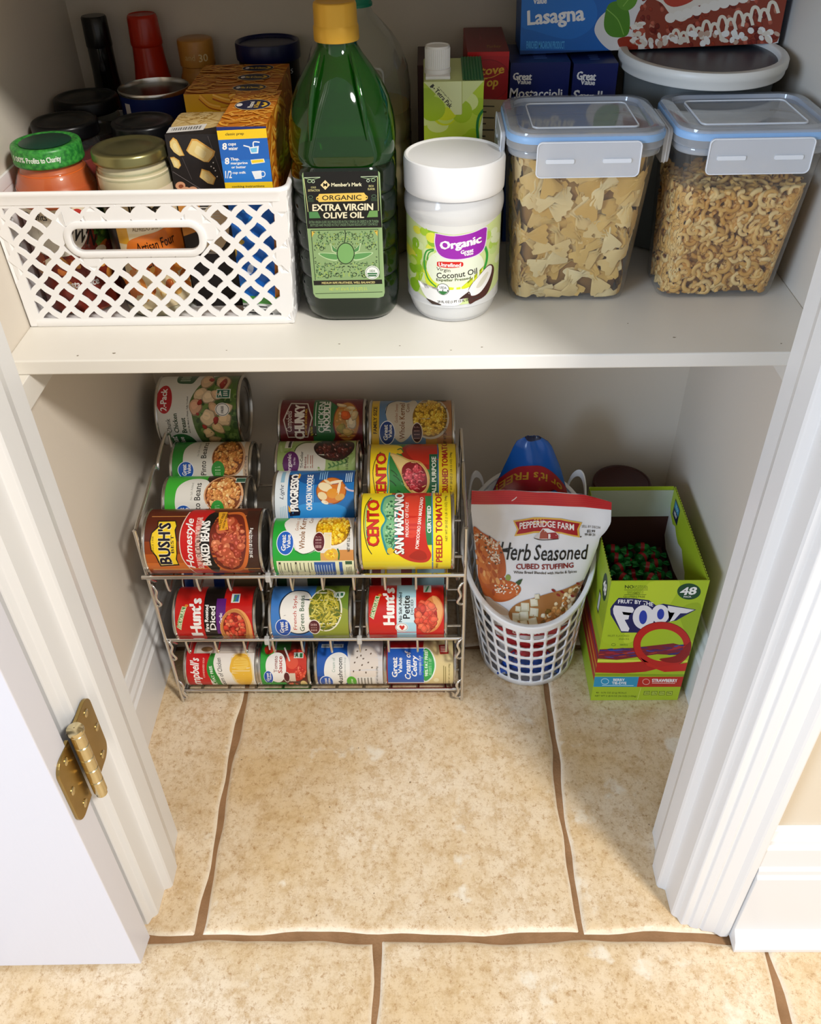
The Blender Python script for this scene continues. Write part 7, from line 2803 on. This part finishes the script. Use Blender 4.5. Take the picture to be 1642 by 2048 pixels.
A.htext('GLUTEN FREE', 422, 1076, 608, 1095, '#3a4a14', .01)
A.ell(982, 1040, 100, 70, '#1d4a2c')
A.text('48', 978, 1036, 148, 68, W_, 2, .05, .2)
A.htext('PACK', 936, 1078, 1002, 1092, W_, .03)
# logo: navy shield with white lettering
A.poly([(325, 1160), (380, 1095), (520, 1100), (640, 1115), (700, 1160), (760, 1145), (1040, 1196), (940, 1250), (870, 1290), (760, 1310), (690, 1335), (600, 1400), (520, 1395), (400, 1395), (345, 1300), (310, 1240), (308, 1190)], '#1c2058')
A.poly([(345, 1160), (500, 1175), (512, 1200), (498, 1225), (410, 1215), (420, 1240), (470, 1245), (462, 1280), (430, 1285), (470, 1360), (460, 1385), (400, 1382), (360, 1290), (335, 1230), (332, 1190)], '#e9e7ea')
A.ell(592, 1262, 92, 104, '#e9e7ea', 8)
A.ell(588, 1262, 34, 60, '#2a3fa8', 5)
A.ell(735, 1235, 76, 82, '#e9e7ea', 10)
A.ell(738, 1235, 30, 46, '#2a3fa8', 8)
A.poly([(800, 1162), (1025, 1198), (960, 1226), (905, 1228), (850, 1288), (812, 1300), (858, 1222), (820, 1220), (800, 1200)], '#e9e7ea')
A.text('FRUIT BY THE', 526, 1140, 300, 34, '#efeef0', -5, .03, 0, 10)
A.htext('FRUIT FLAVORED', 285, 1415, 468, 1432, '#6d8020', .005)
A.htext('SNACKS', 378, 1442, 466, 1458, '#6d8020', .005)
A.outline(332, 1500, 17, 10, 4, '#5d701c')
A.htext('080052', 386, 1492, 454, 1508, '#5d701c', .01)
# tie-dye strip
A.poly([(185, 1540), (500, 1525), (840, 1485), (985, 1520), (985, 1590), (700, 1580), (500, 1610), (360, 1630), (190, 1620)], '#7d1f30')
for i in range(40):
    x = A.rng.uniform(200, 940)
    y = 1580 - (x - 190) * .06 + A.rng.uniform(-36, 36)
    A.ell(x, y, A.rng.uniform(30, 70), A.rng.uniform(3, 8), A.rng.choice(['#3a2a6c', '#5a2a5c', '#c04a2c', '#2f4aa0', '#a8283a', '#1f2f7a']), A.rng.uniform(-12, 8), 9)
A.rect(184, 1630, 960, 1648, '#d9e04a')
# red strip and its loop
A.poly([(175, 1655), (400, 1655), (600, 1640), (760, 1690), (600, 1730), (420, 1745), (170, 1740)], '#b3201f')
A.outline(745, 1500, 214, 168, 62, '#c0231f', 44)
A.outline(745, 1500, 244, 198, 5, '#8a1514', 44)
A.blob([(720, 1620), (860, 1590), (950, 1500), (990, 1470), (980, 1560), (900, 1640), (800, 1650)], '#8f1717')
A.poly([(520, 1560), (560, 1610), (700, 1690), (960, 1650), (950, 1720), (760, 1730), (620, 1680)], '#c8261f')
A.rect(150, 1750, 960, 1768, '#86a01c')
A.poly([(168, 1776), (545, 1774), (525, 1860), (155, 1862)], '#2f93b8')
A.poly([(545, 1774), (925, 1770), (905, 1856), (525, 1860)], '#bf2a22')
A.htext('BERRY', 326, 1790, 424, 1812, W_, .04)
A.htext('TIE-DYE', 314, 1818, 438, 1840, W_, .04)
A.rect(230, 1846, 498, 1851, '#bfe0ea')
A.outline(255, 1815, 32, 24, 5, '#bfe0ea', 14)
A.htext('STRAWBERRY', 655, 1790, 870, 1818, W_, .04)
A.rect(655, 1824, 850, 1829, '#efc8b8')
A.outline(605, 1816, 30, 24, 5, '#e8b0a0', 14)
A.poly([(155, 1868), (905, 1858), (880, 1990), (130, 1990)], '#a9c02a')
A.htext('48 - 0.75 OZ (21g) ROLLS', 176, 1905, 436, 1922, '#33420f', .012)
A.htext('NET WT 2 LB 4 OZ (36 OZ) (1.02kg)', 168, 1932, 520, 1950, '#33420f', .012)
A.line([(560, 1866), (530, 1968)], 4, '#d6e06a')
for k in range(4):
    x = 586 + k * 64
    A.poly([(x, 1896), (x + 50, 1894), (x + 46, 1928), (x - 6, 1930)], '#4a5a1c')
    A.poly([(x + 4, 1899), (x + 46, 1898), (x + 43, 1925), (x - 2, 1926)], '#b6c84a')
    A.htext(['160', '1.5g', '60mg', '8g'][k], x + 6, 1904, x + 38, 1918, '#3a4a14', .01)
A.build('front_print', face_map((BXX0, BXY0, BXH), (BXX1, BXY0, BXH), (BXX0, BXY0, .0004), [(322, 950), (1162, 945), (866, 1968), (130, 1978)]), fw, CARD)
# left side print: green with red strips low down, a small badge at the top
A = Art((0, 0, 200, 243), '#93ab22', 4)
A.poly([(0, 243), (200, 243), (200, 200), (0, 200)], '#9ab424')
A.poly([(0, 140), (200, 140), (200, 200), (0, 200)], '#a8231f')
A.line([(0, 150), (200, 150)], 4, '#3a2a5c')
A.line([(0, 168), (200, 168)], 5, '#d8842c')
A.line([(0, 184), (200, 184)], 4, '#c9a83c')
A.rect(0, 95, 200, 118, '#a8b81f')
A.rect(150, 62, 163, 100, '#16181c')
A.rect(152, 66, 161, 96, '#c9ccd0')
A.ell(174, 36, 15, 22, '#14341f')
A.text('48', 174, 36, 20, 20, W_, 0, .03)
A.build('side_print', face_map((BXX0, BXY1, BXH), (BXX0, BXY0, BXH), (BXX0, BXY1, .0004), None, (0, 0, 200, 243)), sb, CARD)

# wrapped sweets
GFOIL = mat('green_foil', '#1a8a3c', .14, metal=.35, var=('#0c4a20', 110, .2))
RBAND = mat('red_foil_band', '#a01424', .25)


def candy(rng, p, a, tilt, first=None):
    if first is None:
        t = thing('wrapped_candy', p)
        prof = [(.0052, -.0205), (.0058, -.018), (.0016, -.0118), (.0052, -.0102), (.0076, -.007), (.0082, 0), (.0076, .007), (.0052, .0102), (.0016, .0118), (.0058, .018), (.0052, .0205)]
        g = Geo()
        rings = []
        for i, (r_, x) in enumerate(prof):
            ring_ = []
            for k in range(14):
                b = 2 * pi * k / 14
                fl = abs(x) > .0119
                rr_ = r_ * (1 + (.25 * (1 if k % 2 else -1) if fl else 0))
                ring_.append(Vector((x, rr_ * cos(b), rr_ * sin(b) * (.45 if fl else 1) + .0083)))
            rings.append(ring_)
        g.loft(rings, True, True)
        for v in g.v:
            v += Vector(p)
        build('wrapper', g, GFOIL, t, smooth=True, angle=40)
        g = Geo().loft([[Vector((x, .0084 * cos(b), .0084 * sin(b) + .0083)) + Vector(p) for b in [2 * pi * k / 16 for k in range(16)]] for x in (-.0028, .0028)], False, False)
        build('band', g, RBAND, t, smooth=True)
        return t
    t = first.copy()
    COL.objects.link(t)
    for ch in first.children:
        c_ = ch.copy()
        COL.objects.link(c_)
        c_.parent = t
        c_.matrix_parent_inverse = ch.matrix_parent_inverse.copy()
    t.location = p
    t.rotation_euler = (tilt, 0, a)
    return t


rng = random.Random(6)
first = None
pos = []
for row in range(8):
    for colm in range(3):
        pos.append((BXX0 + .024 + colm * .0385 + rng.uniform(-.0012, .0012), BXY0 + .0185 + row * .0205, .1308, rng.uniform(-.16, .16)))
for row in range(7):
    for colm in range(2):
        pos.append((BXX0 + .041 + colm * .040 + rng.uniform(-.003, .003), BXY0 + .030 + row * .0215, .1478, rng.uniform(-.75, .75)))
for k, (x, y, z, a) in enumerate(pos):
    o = candy(rng, (x, y, z), a, rng.uniform(-.4, .4), first)
    first = first or o
    o['label'] = 'small green foil sweet with a red band, in the open lime snack box'
    o['category'] = 'sweet'
    o['group'] = 'green wrapped sweets in the snack box'

# ---- dark round tin behind the snack box
tc = (.5770, .6035)
t = thing('round_tin', (tc[0], tc[1], 0), 'dark maroon round tin behind the lime snack box', 'tin')
build('tin_body', Geo().lathe([(.041, .0005), (.0425, .002), (.0425, .188)], 48, (tc[0], tc[1], 0), True, True), mat('maroon_tin', '#2c0d0c', .4), t, smooth=True, angle=50)
build('tin_lid', Geo().lathe([(.0428, .180), (.0445, .1803), (.0447, .182), (.0447, .2005), (.0438, .2025), (.042, .2028), (.0405, .2015), (.0005, .2015)], 48, (tc[0], tc[1], 0), True, True), mat('maroon_tin_lid', '#3a120f', .4), t, smooth=True, angle=40)
